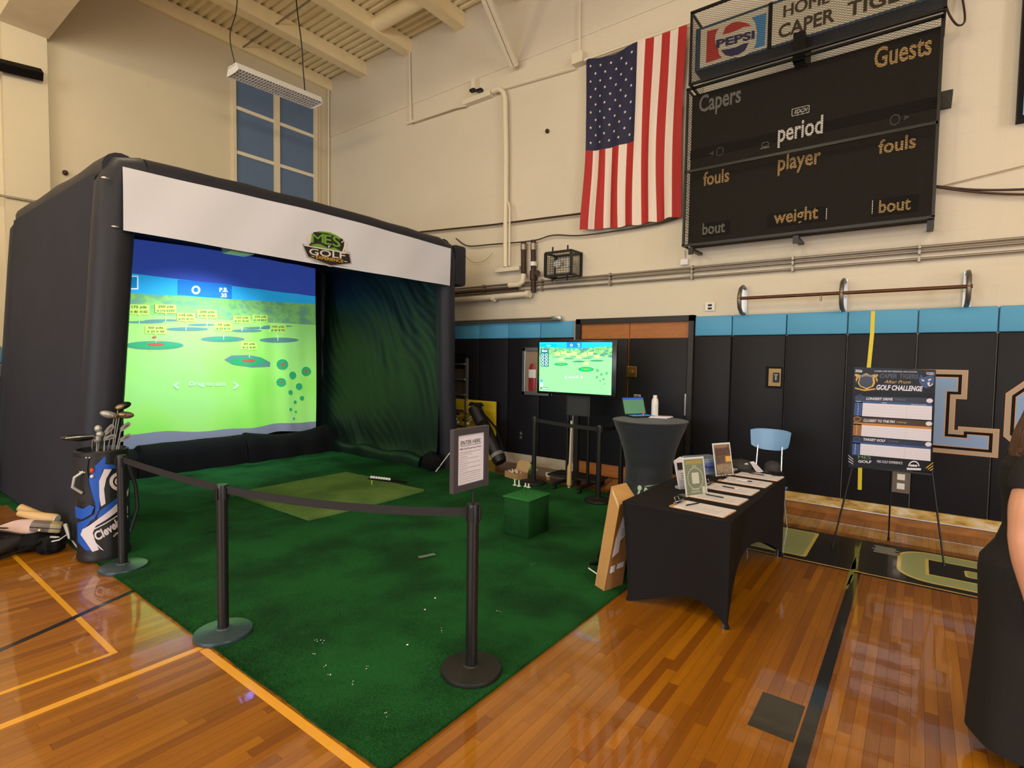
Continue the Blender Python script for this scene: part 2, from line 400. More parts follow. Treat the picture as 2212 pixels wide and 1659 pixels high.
M_pw = paint('paint_white', (190, 188, 180))
b = B(); r5 = random.Random(5)
for i in range(7):
    x = -.30+r5.random()*.03; b.flat(rect(x, x+.16+r5.random()*.05, 6.18+.035*i, 6.18+.035*i+.018), .0012, FF)
b.build('painted_small_lettering', M_pw, fl)
b = B()
for q in ([(-.405, 5.0), (-.385, 5.0), (-.375, 5.6), (-.40, 5.9), (-.415, 5.5)], [(-.41, 5.5), (-.36, 5.55), (-.385, 6.1), (-.395, 6.5), (-.405, 6.1)], [(-.40, 5.05), (-.37, 5.2), (-.375, 5.4), (-.395, 5.35)]): b.flat(q, .0024, FF)
b.build('worn_tape', mat('worn_tape', (120, 122, 60), .6, var=(30, .3)), fl)
# wooden kick strip / curb
def base_mat():
    m = mat('chipped_curb', (200, 180, 120), .5); nt = m.node_tree; L = nt.links; p = nt.nodes['Principled BSDF']
    g = nt.nodes.new('ShaderNodeNewGeometry'); n = nt.nodes.new('ShaderNodeTexNoise'); n.inputs['Scale'].default_value = 5.5; n.inputs['Detail'].default_value = 8; n.inputs['Roughness'].default_value = .6
    mp = nt.nodes.new('ShaderNodeMapping'); mp.inputs['Scale'].default_value = (1, 1, 3); L.new(g.outputs['Position'], mp.inputs['Vector']); L.new(mp.outputs[0], n.inputs['Vector'])
    cr = nt.nodes.new('ShaderNodeValToRGB'); e = cr.color_ramp.elements
    e[0].position = .38; e[0].color = lin((158, 122, 58)); e[1].position = .66; e[1].color = lin((226, 214, 196))
    x = e.new(.45); x.color = lin((196, 160, 84)); x = e.new(.54); x.color = lin((208, 180, 112)); L.new(n.outputs['Fac'], cr.inputs[0]); L.new(cr.outputs[0], p.inputs['Base Color']); return m
M_wood = mat('kick_wood', (176, 108, 40), .45, var=(7, .15), stretch=(1, 1, 8))
bsb = struct(B().b2((-2.45, 7.40, .10), (XR, WY, .20)).build('baseboard_right', base_mat()))
B().b2((-2.45, 7.39, .085), (XR, WY, .10), bev=.004).build('metal_edge', M_alu, bsb); B().b2((-2.45, 7.405, 0), (XR, WY, .085)).build('lower_board', mat('worn_board', (150, 98, 42), .5, var=(6, .35), stretch=(1, 1, 3)), bsb)
struct(B().b2((LX, 7.42, 0), (-4.36, WY, .17)).build('baseboard_back', mat('grey_curb', (186, 176, 160), .6, var=(8, .12))))
# ---- wall pads ----
M_pad = mat('black_vinyl', (27, 27, 33), .5, bump=(260, .12), spec=.22); M_padn = mat('black_vinyl_edge', (16, 15, 17), .5)
M_blue = mat('blue_vinyl', (88, 162, 206), .5, bump=(260, .1), spec=.25)
edges = [(-11.05+.67*i-.02, -11.05+.67*(i+1)-.02) for i in range(10)]; edges[-1] = (edges[-1][0], -4.37)
edges += [(-2.48, -1.99), (-1.99, -1.34), (-1.34, -.69), (-.69, -.03)]+[(-.03+.66*i, .63+.66*i) for i in range(15)]
for x0, x1 in edges:
    if x1 > XR: break
    pz = .15 if x1 < -4 else .19
    pb = B().b2((x0+.006, 7.425, pz), (x1-.006, WY, 2.15), bev=.015).build('wall_pad', M_pad, wr, smooth=True)
    B().b2((x0+.004, 7.42, 2.153), (x1-.004, WY, 2.42), bev=.015).build('pad_band', M_blue, pb, smooth=True)
for y0 in [-8.9+.67*i for i in range(16)]:
    pb = B().b2((LX, y0+.005, .17), (LX+.07, y0+.665, 1.62), bev=.012).build('wall_pad', M_pad, wl, smooth=True)
    B().b2((LX, y0+.005, 1.625), (LX+.07, y0+.665, 1.87), bev=.012).build('pad_band', M_blue, pb, smooth=True)
# ---- door ----
dr = struct(B().b2((-4.35, 7.40, 2.36), (-2.49, WY, 2.44)).b2((-4.35, 7.40, 0), (-4.27, WY, 2.44)).b2((-2.56, 7.40, 0), (-2.49, WY, 2.44)).build('door_1', mat('door_frame_black', (30, 26, 26), .45)))
struct(B().b2((-4.37, 7.38, .15), (-4.35, 7.5, 2.42)).build('trim_5', mat('grey_edge', (150, 146, 140), .5)))
for x0, x1 in ((-4.27, -3.46), (-3.45, -2.56)):
    lf = B().b2((x0, 7.45, .01), (x1, WY, 2.36)).build('door_leaf', mat('door_wood', (170, 104, 48), .45, var=(5, .12), stretch=(1, 1, 6)), dr)
    pd = B().b2((x0+.01, 7.42, .20), (x1-.008, 7.452, 2.13), bev=.01).build('door_pad', M_pad, lf, smooth=True)
    b = B()
    for i in range(4): b.ball((x0+.09+i*.2, 7.449, 2.16), .009, 5)
    b.build('stud', M_chrome, lf)
for p0, p1 in (((-3.46, 1.72), (-3.28, 1.54)),):
    c0 = Yp(1365, 803, 7.42)
    h = B().box((c0.x, 7.41, c0.z), (.16, .02, .16), bev=.006).build('lock_plate', mat('brass', (150, 108, 60), .35, .8), dr)
    B().tube([(c0.x, 7.41, c0.z), (c0.x, 7.36, c0.z)], [.02, .028], 12).build('door_knob', mat('brass_knob', (200, 170, 110), .3, .9), h, smooth=True)
c0 = Yp(1377, 863, 7.42)
h = B().box((c0.x, 7.41, c0.z), (.11, .02, .15), bev=.006).build('lock_plate', M_alu, dr)
B().box((c0.x+.02, 7.39, c0.z), (.05, .05, .08), bev=.01).build('door_handle', M_blackm, h)
B().b2((-2.585, 7.40, 1.05), (-2.565, 7.43, 1.35)).build('hinge', M_alu, dr)
# ================= CARPET =================
def turf_mat(name, c0, c1, c2, sc_=7.):
    m = mat(name, c0, .85); nt = m.node_tree; L = nt.links; p = nt.nodes['Principled BSDF']
    g = nt.nodes.new('ShaderNodeNewGeometry')
    n = nt.nodes.new('ShaderNodeTexNoise'); n.inputs['Scale'].default_value = sc_*.25; n.inputs['Detail'].default_value = 3; L.new(g.outputs['Position'], n.inputs['Vector'])
    n2 = nt.nodes.new('ShaderNodeTexNoise'); n2.inputs['Scale'].default_value = 160; n2.inputs['Detail'].default_value = 3; L.new(g.outputs['Position'], n2.inputs['Vector'])
    ad = nt.nodes.new('ShaderNodeMath'); ad.operation = 'ADD'; L.new(n.outputs['Fac'], ad.inputs[0]); 
    mu = nt.nodes.new('ShaderNodeMath'); mu.operation = 'MULTIPLY'; mu.inputs[1].default_value = .9; L.new(n2.outputs['Fac'], mu.inputs[0]); L.new(mu.outputs[0], ad.inputs[1])
    cr = nt.nodes.new('ShaderNodeValToRGB'); e = cr.color_ramp.elements; e[0].position = .62; e[0].color = lin(c0); e[1].position = 1.22; e[1].color = lin(c2)
    x = e.new(.92); x.color = lin(c1); L.new(ad.outputs[0], cr.inputs[0]); L.new(cr.outputs[0], p.inputs['Base Color'])
    bp = nt.nodes.new('ShaderNodeBump'); bp.inputs['Strength'].default_value = .9; bp.inputs['Distance'].default_value = .008; L.new(n2.outputs['Fac'], bp.inputs['Height']); L.new(bp.outputs[0], p.inputs['Normal'])
    p.inputs['Specular IOR Level'].default_value = .2
    return m
M_turf = turf_mat('green_turf', (7, 48, 19), (13, 68, 28), (24, 90, 42))
M_matt = turf_mat('olive_turf', (78, 104, 50), (92, 122, 60), (110, 140, 74))
cp = thing('turf_carpet', (-5.3, 4, 0), 'large dark green artificial turf carpet laid over the wooden floor', 'carpet')
def wav(x, y): return .004*math.sin(x*2.1+y*1.3)*math.sin(y*1.7-x*.6)
def strip(x0, x1, y0=1.47, y1=6.52, lift=0., seed=0):
    r = random.Random(seed); nx_, ny_ = max(2, int((x1-x0)/.12)), 44
    def fn(u, v):
        x = x0+(x1-x0)*u; y = y0+(y1-y0)*v; e = min(u, 1-u)*(x1-x0)
        if v == 0: y += .006*math.sin(x*9+seed)
        if y > 3.7 and x > -1.80 and u == 1: pass
        z = .012+lift+wav(x, y)+(.012*math.exp(-(e/.05)**2)*math.sin(y*3.1+seed)**2 if seed else 0)
        z += .010*math.exp(-(((x+2.52)*.9+(y-2.24)*.45)/.03)**2)*math.exp(-((x+2.52)**2+(y-2.24)**2)/.12)
        return (x, y, max(z, .006))
    b = B().grid(fn, nx_, ny_); k = len(b.v)
    rim = [i for i in range(nx_+1)]+[(j+1)*(nx_+1)-1 for j in range(1, ny_+1)]+[ny_*(nx_+1)+i for i in range(nx_-1, -1, -1)]+[j*(nx_+1) for j in range(ny_-1, 0, -1)]
    b.add([(b.v[i][0], b.v[i][1], .0) for i in rim], [])
    m_ = len(rim); b.f += [(rim[i], k+i, k+(i+1) % m_, rim[(i+1) % m_]) for i in range(m_)]
    return b.build('turf_strip', M_turf, cp, smooth=True)
strip(-9.45, -8.45, 1.35, lift=.0, seed=1); strip(-8.44, -6.74, 1.40, lift=.004, seed=2); strip(-6.73, -5.61, 1.46, lift=.001, seed=3); strip(-5.60, -1.77, seed=0)
rt = random.Random(11); b = B()                    # loose pile along the cut edges
def blade(b, x, y, z, r):
    a = r.random()*2*PI; h = .010+r.random()*.010; w_ = .0012; dx, dy = math.cos(a)*w_, math.sin(a)*w_; lx, ly = (r.random()-.5)*.014, (r.random()-.5)*.014
    b.add([(x-dx, y-dy, z), (x+dx, y+dy, z), (x+lx, y+ly, z+h)], [(0, 1, 2)])
for i in range(5200):
    x = -5.6+3.84*rt.random(); blade(b, x, 1.468+.03*rt.random()**2-.004, .008, rt)
for i in range(2600):
    y = 1.47+3.0*rt.random(); blade(b, -1.768-.03*rt.random()**2+.004, y, .008, rt)
for i in range(26000):
    q = rt.random()**.6; x = -1.8-3.4*rt.random(); y = 1.5+2.6*rt.random()**1.5; blade(b, x, y, .013+wav(x, y), rt)
b.build('turf_pile', M_turf, cp, kind='stuff')
# hitting mat
def mfn(u, v):
    x = -6.9+1.69*u+.03*math.sin(v*3); y = 3.27+1.70*v
    z = .045+wav(x, y)+.004*math.sin(u*9+v*4)
    return (x, y, z+(.02*math.exp(-((u-.78)**2+(v-0.)**2)/.006) if v < .3 else 0))
hb = B().grid(mfn, 30, 30); k = len(hb.v); n_ = 31
rim = [i for i in range(n_)]+[(j+1)*n_-1 for j in range(1, n_)]+[(n_-1)*n_+i for i in range(n_-2, -1, -1)]+[j*n_ for j in range(n_-2, 0, -1)]
hb.add([(hb.v[i][0], hb.v[i][1], .012) for i in rim], []); m_ = len(rim); hb.f += [(rim[i], k+i, k+(i+1) % m_, rim[(i+1) % m_]) for i in range(m_)]
hb.build('hitting_mat', M_matt, smooth=True, label='olive green square hitting mat lying on the dark green turf', cat='mat')
# balls in a row, tray, tee
tr = thing('ball_tray', (-5.98, 4.93, .045), 'narrow black ball tray at the far corner of the hitting mat', 'tray', rz=.27)
B().box((.06, 0, .006), (.62, .06, .010), bev=.004).build('base', M_blackm, tr, local=True)
B().box((.06, .028, .014), (.62, .006, .02)).box((.06, -.028, .014), (.62, .006, .02)).build('rail', M_blackm, tr, local=True)
M_ball = mat('ball_white', (236, 236, 238), .35, bump=(500, .2))
for i in range(8):
    B().ball((0, 0, 0), .0214, 8).build('golf_ball', M_ball, smooth=True, label='white golf ball in the tray row, '+('nearest the tee', 'second from the tee end', 'third from the tee end', 'fourth from the tee end', 'fourth from the far end', 'third from the far end', 'second from the far end', 'at the far right end')[i], cat='ball', group='golf balls on the tray').location = Vector((-5.98, 4.93, .0784))+Rz(.27) @ Vector((-.21+i*.0432, 0, 0))
q = Zp(803, 1046, .05); B().lathe([(.012, 0), (.007, .01), (.007, .035), (.014, .055)], 10, (q.x, q.y, .045)).build('golf_tee', mat('tee_lime', (176, 200, 90), .5), smooth=True, label='pale green rubber tee standing at the mat corner', cat='tee')
# tape piece, scraps
q0 = Zp(922, 1205); tp = B().box((0, 0, .001), (.16, .05, .002), T(q0.x, q0.y, .019) @ Rz(1.25)).build('tape_strip', mat('grey_tape', (110, 124, 108), .5), label='short strip of grey tape stuck on the green turf', cat='tape')
for (x, y, l) in ((940, 1293, 'small white paper scrap on the turf left of the sign post'), (918, 1318, 'tiny white scrap on turf just below the other scrap'), (880, 1394, 'white speck on the turf left of the front stanchion base')):
    q = Zp(x, y, .018); B().ball((q.x, q.y, .022), .0065, 6, (1, 1.2, .6)).build('paper_scrap', M_paper, smooth=True, label=l, cat='scrap')
b = B(); rs = random.Random(9)
for cxx, cyy in ((700, 1442), (683, 1386), (697, 1385), (711, 1460), (676, 1417), (795, 1444), (762, 1475), (830, 1544), (952, 1361), (1077, 1321), (1152, 1219)):
    for _ in range(3):
        q = Zp(cxx+rs.uniform(-5, 5), cyy+rs.uniform(-5, 5), .02); b.ball((q.x, q.y, .021), .0022+.002*rs.random(), 3, (1, 1.3, .5))
b.build('turf_specks', M_paper, label='scattering of tiny white crumbs across the green turf', cat='crumbs', kind='stuff')
# green turf cube
cb = thing('turf_cube', (-3.18, 4.49, .012), 'cube block wrapped in green turf standing in front of the stanchions', 'cube', rz=.02)
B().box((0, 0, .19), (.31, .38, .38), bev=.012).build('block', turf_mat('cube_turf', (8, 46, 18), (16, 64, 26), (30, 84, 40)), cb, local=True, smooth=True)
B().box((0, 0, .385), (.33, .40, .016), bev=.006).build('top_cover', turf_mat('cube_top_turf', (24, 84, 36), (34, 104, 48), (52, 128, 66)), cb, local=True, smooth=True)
b = B()
for i in range(7000):
    s_ = rt.choice((0, 1, 2)); a, c = rt.random()-.5, rt.random()
    if s_ == 0: p0 = Vector((a*.31, -.19, c*.38)); nn = Vector((0, -1, 0))
    elif s_ == 1: p0 = Vector((.155, a*.38, c*.38)); nn = Vector((1, 0, 0))
    else: p0 = Vector(((rt.random()-.5)*.33, (rt.random()-.5)*.40, .392)); nn = Vector((0, 0, 1))
    t = Vector((rt.uniform(-1, 1), rt.uniform(-1, 1), rt.uniform(-1, 1)))*.004
    b.add([p0-t*.25, p0+t*.25, p0+nn*.009+t], [(0, 1, 2)])
b.build('turf_pile', M_turf, cb, local=True, kind='stuff')

# ================= INFLATABLE ENCLOSURE =================
M_tube = mat('inflated_black_fabric', (42, 43, 52), .5, bump=(7, .25), spec=.25)
M_panel = mat('charcoal_fabric', (48, 50, 60), .8, spec=.15, bump=(3, .5), var=(1.2, .06))
M_inner = mat('dark_lining', (17, 31, 30), .45, bump=(60, .1))
M_dark = mat('black_fabric', (20, 20, 23), .85, spec=.15, bump=(12, .3))
tn = thing('inflatable_enclosure', (-7.7, 4.0, 0), 'large black inflatable golf enclosure open at the front', 'tent')
FXX, BX, TR = -6.1, -9.42, .165
fl_pts = [(FXX, 1.60, .0), (FXX, 1.63, .5), (FXX, 1.70, 1.4), (FXX, 1.80, 2.9), (FXX, 1.83, 3.35), (FXX, 1.90, 3.50), (FXX, 2.05, 3.53)]
fr_pts = [(FXX, 6.36, .0), (FXX, 6.35, .5), (FXX, 6.28, 1.4), (FXX, 6.25, 2.9), (FXX, 6.25, 3.35), (FXX, 6.20, 3.50), (FXX, 6.05, 3.52)]
def leg(pts, r): return B().tube(pts, r, 20).build('leg_tube', M_tube, tn, smooth=True)
R_ = [.15, .16, .165, .165, .162, .158, .155]
leg(fl_pts, R_); leg(fr_pts, [.15, .155, .155, .155, .16, .16, .155])
leg([(BX, p[1], p[2]) for p in fl_pts], R_); leg([(BX, p[1], p[2]) for p in fr_pts], R_)
def beam_pts(x): return [(x, 2.05+(4.0)*i/12, 3.525+.035*math.sin(PI*i/12)+.006*math.sin(i*2.7)) for i in range(13)]
for x in (FXX, BX): B().tube(beam_pts(x), .155, 18).build('top_beam', M_tube, tn, smooth=True)
for y in (1.88, 6.22): B().tube([(FXX-.0+(BX-FXX)*i/8, y, 3.53+.012*math.sin(i*1.9)) for i in range(9)], .155, 18).build('side_beam', M_tube, tn, smooth=True)
def panelside(y0, y1, sgn, m, name, amp):          # wall between front and rear legs, leaning with them
    def fn(u, v):
        x = FXX-.10+(BX-FXX+.15)*u; z = .03+3.45*v
        y = y0+(y1-y0)*v+sgn*amp*(math.sin(PI*u)*math.sin(PI*v))
        return (x, y, z)
    return fn
def folds(x, z):
    q = x*1.15+z*.95+.35*math.sin(z*1.3+x*.7); p = x*.9-z*.5
    s1 = .45*math.sin(q*7+1.5*math.sin(p*1.9))+.30*math.sin(q*15+2.2*math.sin(p*2.7+1))*(.5+.5*math.sin(p*3.1))+.16*math.sin(q*31+3*math.sin(p*4))
    return s1*(.25+.75*math.sin(PI*min(1, max(0, z/3.4))))
oL = panelside(1.475, 1.70, -1, M_panel, 'x', .035)
B().grid(lambda u, v: (lambda p: (p[0], p[1]+.006*folds(p[0]*.5, p[2]*.4), p[2]))(oL(u, v)), 40, 40).build('side_panel', M_panel, tn, smooth=True)
def inR(u, v):
    x = FXX-.02+(BX-FXX+.1)*u; z = .02+3.46*v
    return (x, 6.19-.07*(1-v)+.022*folds(x, z)-.10*math.exp(-(z/.22)**2)*(.5+.5*math.sin(x*3.3)**2), z)
B().grid(inR, 150, 110).build('lining', M_inner, tn, smooth=True)
B().grid(lambda u, v: (FXX+(BX-FXX)*u, 6.40-.02*v, .02+3.5*v), 10, 10).build('side_panel', M_panel, tn, smooth=True)
B().grid(lambda u, v: (FXX-.02+(BX-FXX+.1)*u, 1.86+.02*folds(u*3, v*3), .02+3.46*v), 60, 40).build('lining', M_inner, tn, smooth=True)
B().grid(lambda u, v: (BX+.10+.012*folds(u*4, v*3), 1.8+4.5*u, .02+3.5*v), 60, 40).build('back_panel', M_dark, tn, smooth=True)
B().grid(lambda u, v: (FXX+(BX-FXX)*u, 1.95+4.2*v, 3.50-.06*math.sin(PI*u)*math.sin(PI*v)), 14, 14).build('roof_panel', M_dark, tn, smooth=True)
B().b2((-6.42, 6.36, 2.97), (-5.98, 6.63, 3.62), bev=.05).build('corner_sleeve', M_tube, tn, smooth=True)
for p_ in (Xp(228, 385, -5.925), Xp(250, 490, -5.93), Xp(968, 560, -5.93)):  # the middle bead stands in for a highlight on the tube; others are clips
    B().ball((p_.x, p_.y, p_.z), .022, 6, (.6, 1.6, .6)).build('clip', M_alu, tn, smooth=True)
# low ballast cushions along the back and right lining
def cushion(y0, y1, x, r, h, sg=0.):
    b = B()
    def fn(u, v):
        y = y0+(y1-y0)*u; a = PI*v; hh = h*(1-sg*math.sin(PI*u))*(1 if 0 < u < 1 else .82)
        return (x+r*math.cos(a)+.02*math.sin(u*19), y, .01+hh*math.sin(a)**.45)
    return b.grid(fn, 24, 12).build('base_cushion', M_dark, tn, smooth=True)
cushion(1.95, 2.9, -9.0, .22, .40); cushion(2.85, 4.55, -9.0, .22, .45); cushion(4.4, 6.1, -8.98, .24, .50, .22)
def cush2(x0, x1, y, r, h): return B().grid(lambda u, v: (x0+(x1-x0)*u, y-r*math.cos(PI*v)+.02*math.sin(u*23), .01+h*math.sin(PI*v)**.5*(1+.12*math.sin(u*17))), 50, 10).build('base_cushion', M_inner, tn, smooth=True)
cush2(-9.1, -6.4, 6.10, .10, .20)
B().tube([(FXX-.2, 6.4, .3), (-5.6, 6.62, .0)], .006).build('guy_line', M_chrome, tn)
def tessf(poly, h, fr, ml):                        # flat art split finely so that it follows a curved cloth
    if sum(poly[i-1][0]*poly[i][1]-poly[i][0]*poly[i-1][1] for i in range(len(poly))) < 0: poly = list(poly)[::-1]
    bm = bmesh.new(); bm.faces.new([bm.verts.new((x, y, 0)) for x, y in poly]); bm.normal_update(); bmesh.ops.triangulate(bm, faces=bm.faces[:], ngon_method='EAR_CLIP')
    for _ in range(5):
        eg = [e for e in bm.edges if e.calc_length() > ml]
        if not eg: break
        bmesh.ops.subdivide_edges(bm, edges=eg, cuts=1); bmesh.ops.triangulate(bm, faces=[f for f in bm.faces if len(f.verts) > 3])
    bm.verts.index_update(); r_ = ([fr(v.co.x, v.co.y, h) for v in bm.verts], [[v.index for v in f.verts] for f in bm.faces]); bm.free(); return r_
class BT(B):
    ml = 45
    def flat(s, poly, h, fr): return s.add(*tessf(poly, h, fr, s.ml))
class BL(BT): ml = 160
# ---- front banner ----
bn = thing('front_banner', (-5.93, 4.0, 3.2), 'long white fabric banner with a green logo across the enclosure front', 'banner')
M_bfab = mat('white_banner_fabric', (222, 222, 234), .7, bump=(2.2, .6))
def bx(y, z): return -5.905+.012*math.sin(y*2.3+z*3.1)+.006*math.sin(y*7-z*5)
def bnf(u, v):
    y = 1.825+4.345*u; s_ = .045*math.sin(PI*u)
    zt = 3.505+s_*.9; zb = 2.93-.01*math.sin(PI*u); z = zb+(zt-zb)*v
    return (bx(y, z), y, z)
B().grid(bnf, 120, 16).build('cloth', M_bfab, bn, smooth=True)
def LG(x, y, h=0.):                               # logo pixels (2212-wide crop of 640..800) -> banner plane
    p_ = Xp(640+x*.07233, 480+y*.07233, -5.9); return Vector((bx(p_.y, p_.z)+.005+h*2, p_.y, p_.z))
M_lblk = mat('logo_black', (34, 26, 28), .6); M_lg1 = mat('logo_green', (110, 160, 50), .6); M_lg2 = mat('logo_dark_green', (60, 110, 55), .6)
M_lw = mat('logo_white', (226, 216, 206), .6); M_ly = mat('logo_yellow', (226, 176, 50), .6); M_lgrey = mat('logo_grey', (176, 168, 166), .6)
BL().flat([(190, 640), (1580, 900), (1650, 1240), (1050, 1330), (960, 1320), (340, 1050)], .0, LG).build('logo_border', M_lgrey, bn)
BL().flat([(510, 300), (700, 270), (900, 290), (1150, 370), (1380, 520), (1440, 650), (1400, 900), (1350, 910), (380, 690), (460, 600)], .0006, LG).flat([(220, 670), (1550, 930), (1610, 1220), (1030, 1290), (380, 1020)], .0012, LG).build('logo_plate', M_lblk, bn, kind='stuff')
BL().flat([(560, 290), (760, 275), (1000, 305), (1200, 400), (1330, 500), (1150, 420), (900, 330), (700, 310)], .0018, LG).flat([(430, 665), (600, 645), (720, 650), (960, 780), (1120, 755), (1310, 860), (1200, 868), (900, 830), (600, 740)], .0018, LG).build('logo_hill', M_lg1, bn, kind='stuff')
b = BL(); b.flat([(240, 665), (1560, 925), (1560, 955), (240, 700)], .002, LG)
b.flat(ell(375, 475, 78, 100), .0026, LG).flat([(345, 570), (405, 570), (385, 700), (360, 700)], .0026, LG)
b.flat([(1410, 570), (1450, 560), (1480, 620), (1460, 740), (1470, 920), (1440, 915), (1420, 790), (1390, 900), (1345, 895), (1400, 720)], .0026, LG).flat([(1320, 600), (1440, 510), (1450, 540), (1340, 620)], .0026, LG)
b.flat([(955, 690), (1015, 715), (975, 740), (970, 780), (955, 775)], .0026, LG)
b.flat([(470, 1000), (560, 1020), (550, 1035), (470, 1015)], .0024, LG).flat([(1410, 1160), (1510, 1175), (1500, 1195), (1410, 1180)], .0024, LG)
b.build('logo_white_art', M_lw, bn, kind='stuff')
def LGt(p0, p1, hgt):                              # text frame: baseline p0->p1 in logo pixels
    dx, dy = p1[0]-p0[0], p1[1]-p0[1]
    return lambda x, y, h=0.: LG(p0[0]+dx*x+hgt*.08*y*0, p0[1]+dy*x-hgt*y, h)
for txt, p0, p1, hh, m, nm in (('M', (465, 610), (815, 625), 270, M_lg1, 'logo_text'), ('E', (830, 650), (1045, 690), 290, M_lg1, 'logo_text'), ('S', (1070, 710), (1300, 770), 310, M_lg1, 'logo_text'), ('GOLF', (400, 960), (1440, 1110), 190, M_lw, 'logo_text'), ('EXPERIENCE', (600, 1080), (1385, 1215), 90, M_ly, 'logo_text')):
    text(B(), txt, 0, 1, 0, 1, .003, LGt(p0, p1, hh), .012).build(nm, m, bn)
text(B(), 'A Division of Mobile Entertainment', 0, 1, 0, 1, .0005, LGt((460, 1165), (1520, 1345), 26), .0).build('logo_text', M_ink, bn)

# ---- projection screen: lit cloth ----
SX = -9.2
M_e = {}
def em(name, rgb, s_=.75, var=None):
    m = mat('lit_'+name, rgb, .8, emit=s_, var=None); return m
def sx_(y, z): 
    a = max(0., min(1., (y-3.4)/2.2))
    return SX+.012*math.sin(y*3+.6*z)+a*(.030*math.sin(y*9.5+.9*math.sin(z*1.4))+.010*math.sin(y*19+z))*(1-.35*z/3.4)+.3*0
def S(x, y, h=0.):                                 # screen crop pixels -> cloth
    p_ = Xp(240+x*.3013, 480+y*.3013, SX); return Vector((sx_(p_.y, p_.z)+.004+h, p_.y, p_.z))
scn = thing('projection_screen', (SX, 3.8, 1.9), 'bright projected golf range image on a wrinkled white cloth screen', 'screen')
def yz(x, y): p_ = Xp(x, y, SX); return p_.y, p_.z
a0 = yz(282, 590); a1 = yz(681, 640); b0 = yz(277, 633); b1 = yz(681, 657); c0_ = yz(276, 678); c1_ = yz(681, 702); d0 = yz(258, 942); d1 = yz(681, 912)
def lz(p, q): return lambda y: p[1]+(q[1]-p[1])*(y-p[0])/(q[0]-p[0])
za, zb_, zc, zd0 = lz(a0, a1), lz(b0, b1), lz(c0_, c1_), lz(d0, d1)
def zd(y): return zd0(y)+.02*math.sin(y*2.6)-.012*math.sin(y*7)
def zbot(y): return zd(y)-.20-.05*math.sin(y*1.9+1)
def ztop(y): return 3.46-.03*math.sin(y*1.1)
def band(name, f0, f1, m, n=8):
    return B().grid(lambda u, v: (lambda y: (lambda z: (sx_(y, z), y, z))(f0(y)+(f1(y)-f0(y))*v))(1.95+(yz(682,800)[0]-1.95)*u), 220, n).build(name, m, scn, smooth=True)
def blotch(name, cols, scale, s_, stretch=(1, 1, 1)):
    m = mat(name, cols[0], .8); nt = m.node_tree; L = nt.links; p = nt.nodes['Principled BSDF']
    g = nt.nodes.new('ShaderNodeNewGeometry'); mp = nt.nodes.new('ShaderNodeMapping'); mp.inputs['Scale'].default_value = stretch; L.new(g.outputs['Position'], mp.inputs['Vector'])
    n = nt.nodes.new('ShaderNodeTexNoise'); n.inputs['Scale'].default_value = scale; n.inputs['Detail'].default_value = 2; L.new(mp.outputs[0], n.inputs['Vector'])
    cr = nt.nodes.new('ShaderNodeValToRGB'); e = cr.color_ramp.elements; e[0].position = .36; e[0].color = lin(cols[0]); e[1].position = .64; e[1].color = lin(cols[-1])
    for i, c in enumerate(cols[1:-1]): x = e.new(.36+.28*(i+1)/(len(cols)-1)); x.color = lin(c)
    L.new(n.outputs['Fac'], cr.inputs[0])
    for s__ in ('Base Color', 'Emission Color'): L.new(cr.outputs[0], p.inputs[s__])
    p.inputs['Emission Strength'].default_value = s_; return m
EM = .37
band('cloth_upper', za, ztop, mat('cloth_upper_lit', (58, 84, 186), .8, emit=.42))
band('image_sky', zb_, za, em('sky', (44, 176, 240), EM+.1))
band('image_trees', zc, zb_, blotch('lit_trees', [(112, 168, 140), (122, 186, 118), (138, 204, 112), (120, 178, 138)], 3.6, EM, (1, 1.2, 1.8)))
band('image_field', zd, zc, blotch('lit_field', [(140, 226, 92), (156, 230, 112), (158, 228, 130)], .7, EM+.05), 24)
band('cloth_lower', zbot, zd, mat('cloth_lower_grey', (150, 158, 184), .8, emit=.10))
E_dk, E_dg, E_gr, E_red, E_lab, E_wh, E_hud, E_cy, E_blue = em('dark_text', (48, 96, 50), EM), em('green_disc', (46, 168, 110), EM), em('grey_disc', (92, 142, 140), EM), em('red', (190, 90, 70), EM), em('label', (196, 232, 110), EM), em('white', (230, 246, 250), EM+.1), em('hud', (30, 128, 220), EM), em('cyan', (20, 150, 230), EM), em('dot_blue', (40, 100, 200), EM)
b = BT(); g2 = BT(); rd = BT()
b.flat(ell(310, 882, 210, 31), .004, S).flat([(805, 985), (860, 955), (980, 952), (1070, 968), (1145, 1005), (1140, 1035), (1000, 1040), (870, 1020)], .004, S)
for (x, y, rx, ry) in ((245, 716, 135, 9), (545, 766, 148, 13), (380, 703, 140, 7), (645, 735, 92, 7), (798, 838, 155, 20), (970, 778, 108, 11), (1060, 758, 118, 8), (1200, 845, 142, 18), (1190, 745, 110, 6)): b.flat(ell(x, y, rx, ry), .004, S)
b.build('image_green_rims', E_gr, scn, kind='stuff')
for q in ((310, 882, 190, 24), (975, 998, 130, 32), (800, 838, 100, 10)): BT().flat(ell(*q), .006, S).build('image_green', E_dg, scn)
for (x, y, r) in ((1227, 1020, 38), (1300, 1098, 28), (1402, 1070, 34), (1218, 1148, 31), (1350, 1178, 25), (1282, 1220, 18), (1372, 1262, 17), (1320, 1290, 13), (1282, 1342, 12), (1325, 1360, 9)): BT().flat(ell(x, y, r, r), .006, S).build('image_green', E_dg, scn)
for q in (ell(322, 876, 62, 11), ell(982, 992, 48, 11), rect(297, 325, 817, 832), ell(1229, 1020, 10, 12), ell(1404, 1068, 9, 14), ell(1218, 1148, 7, 8)): BT().flat(q, .008, S).build('image_red_mark', E_red, scn)
lb = BT(); tx = BT(); gd = BT(); wp = BT()
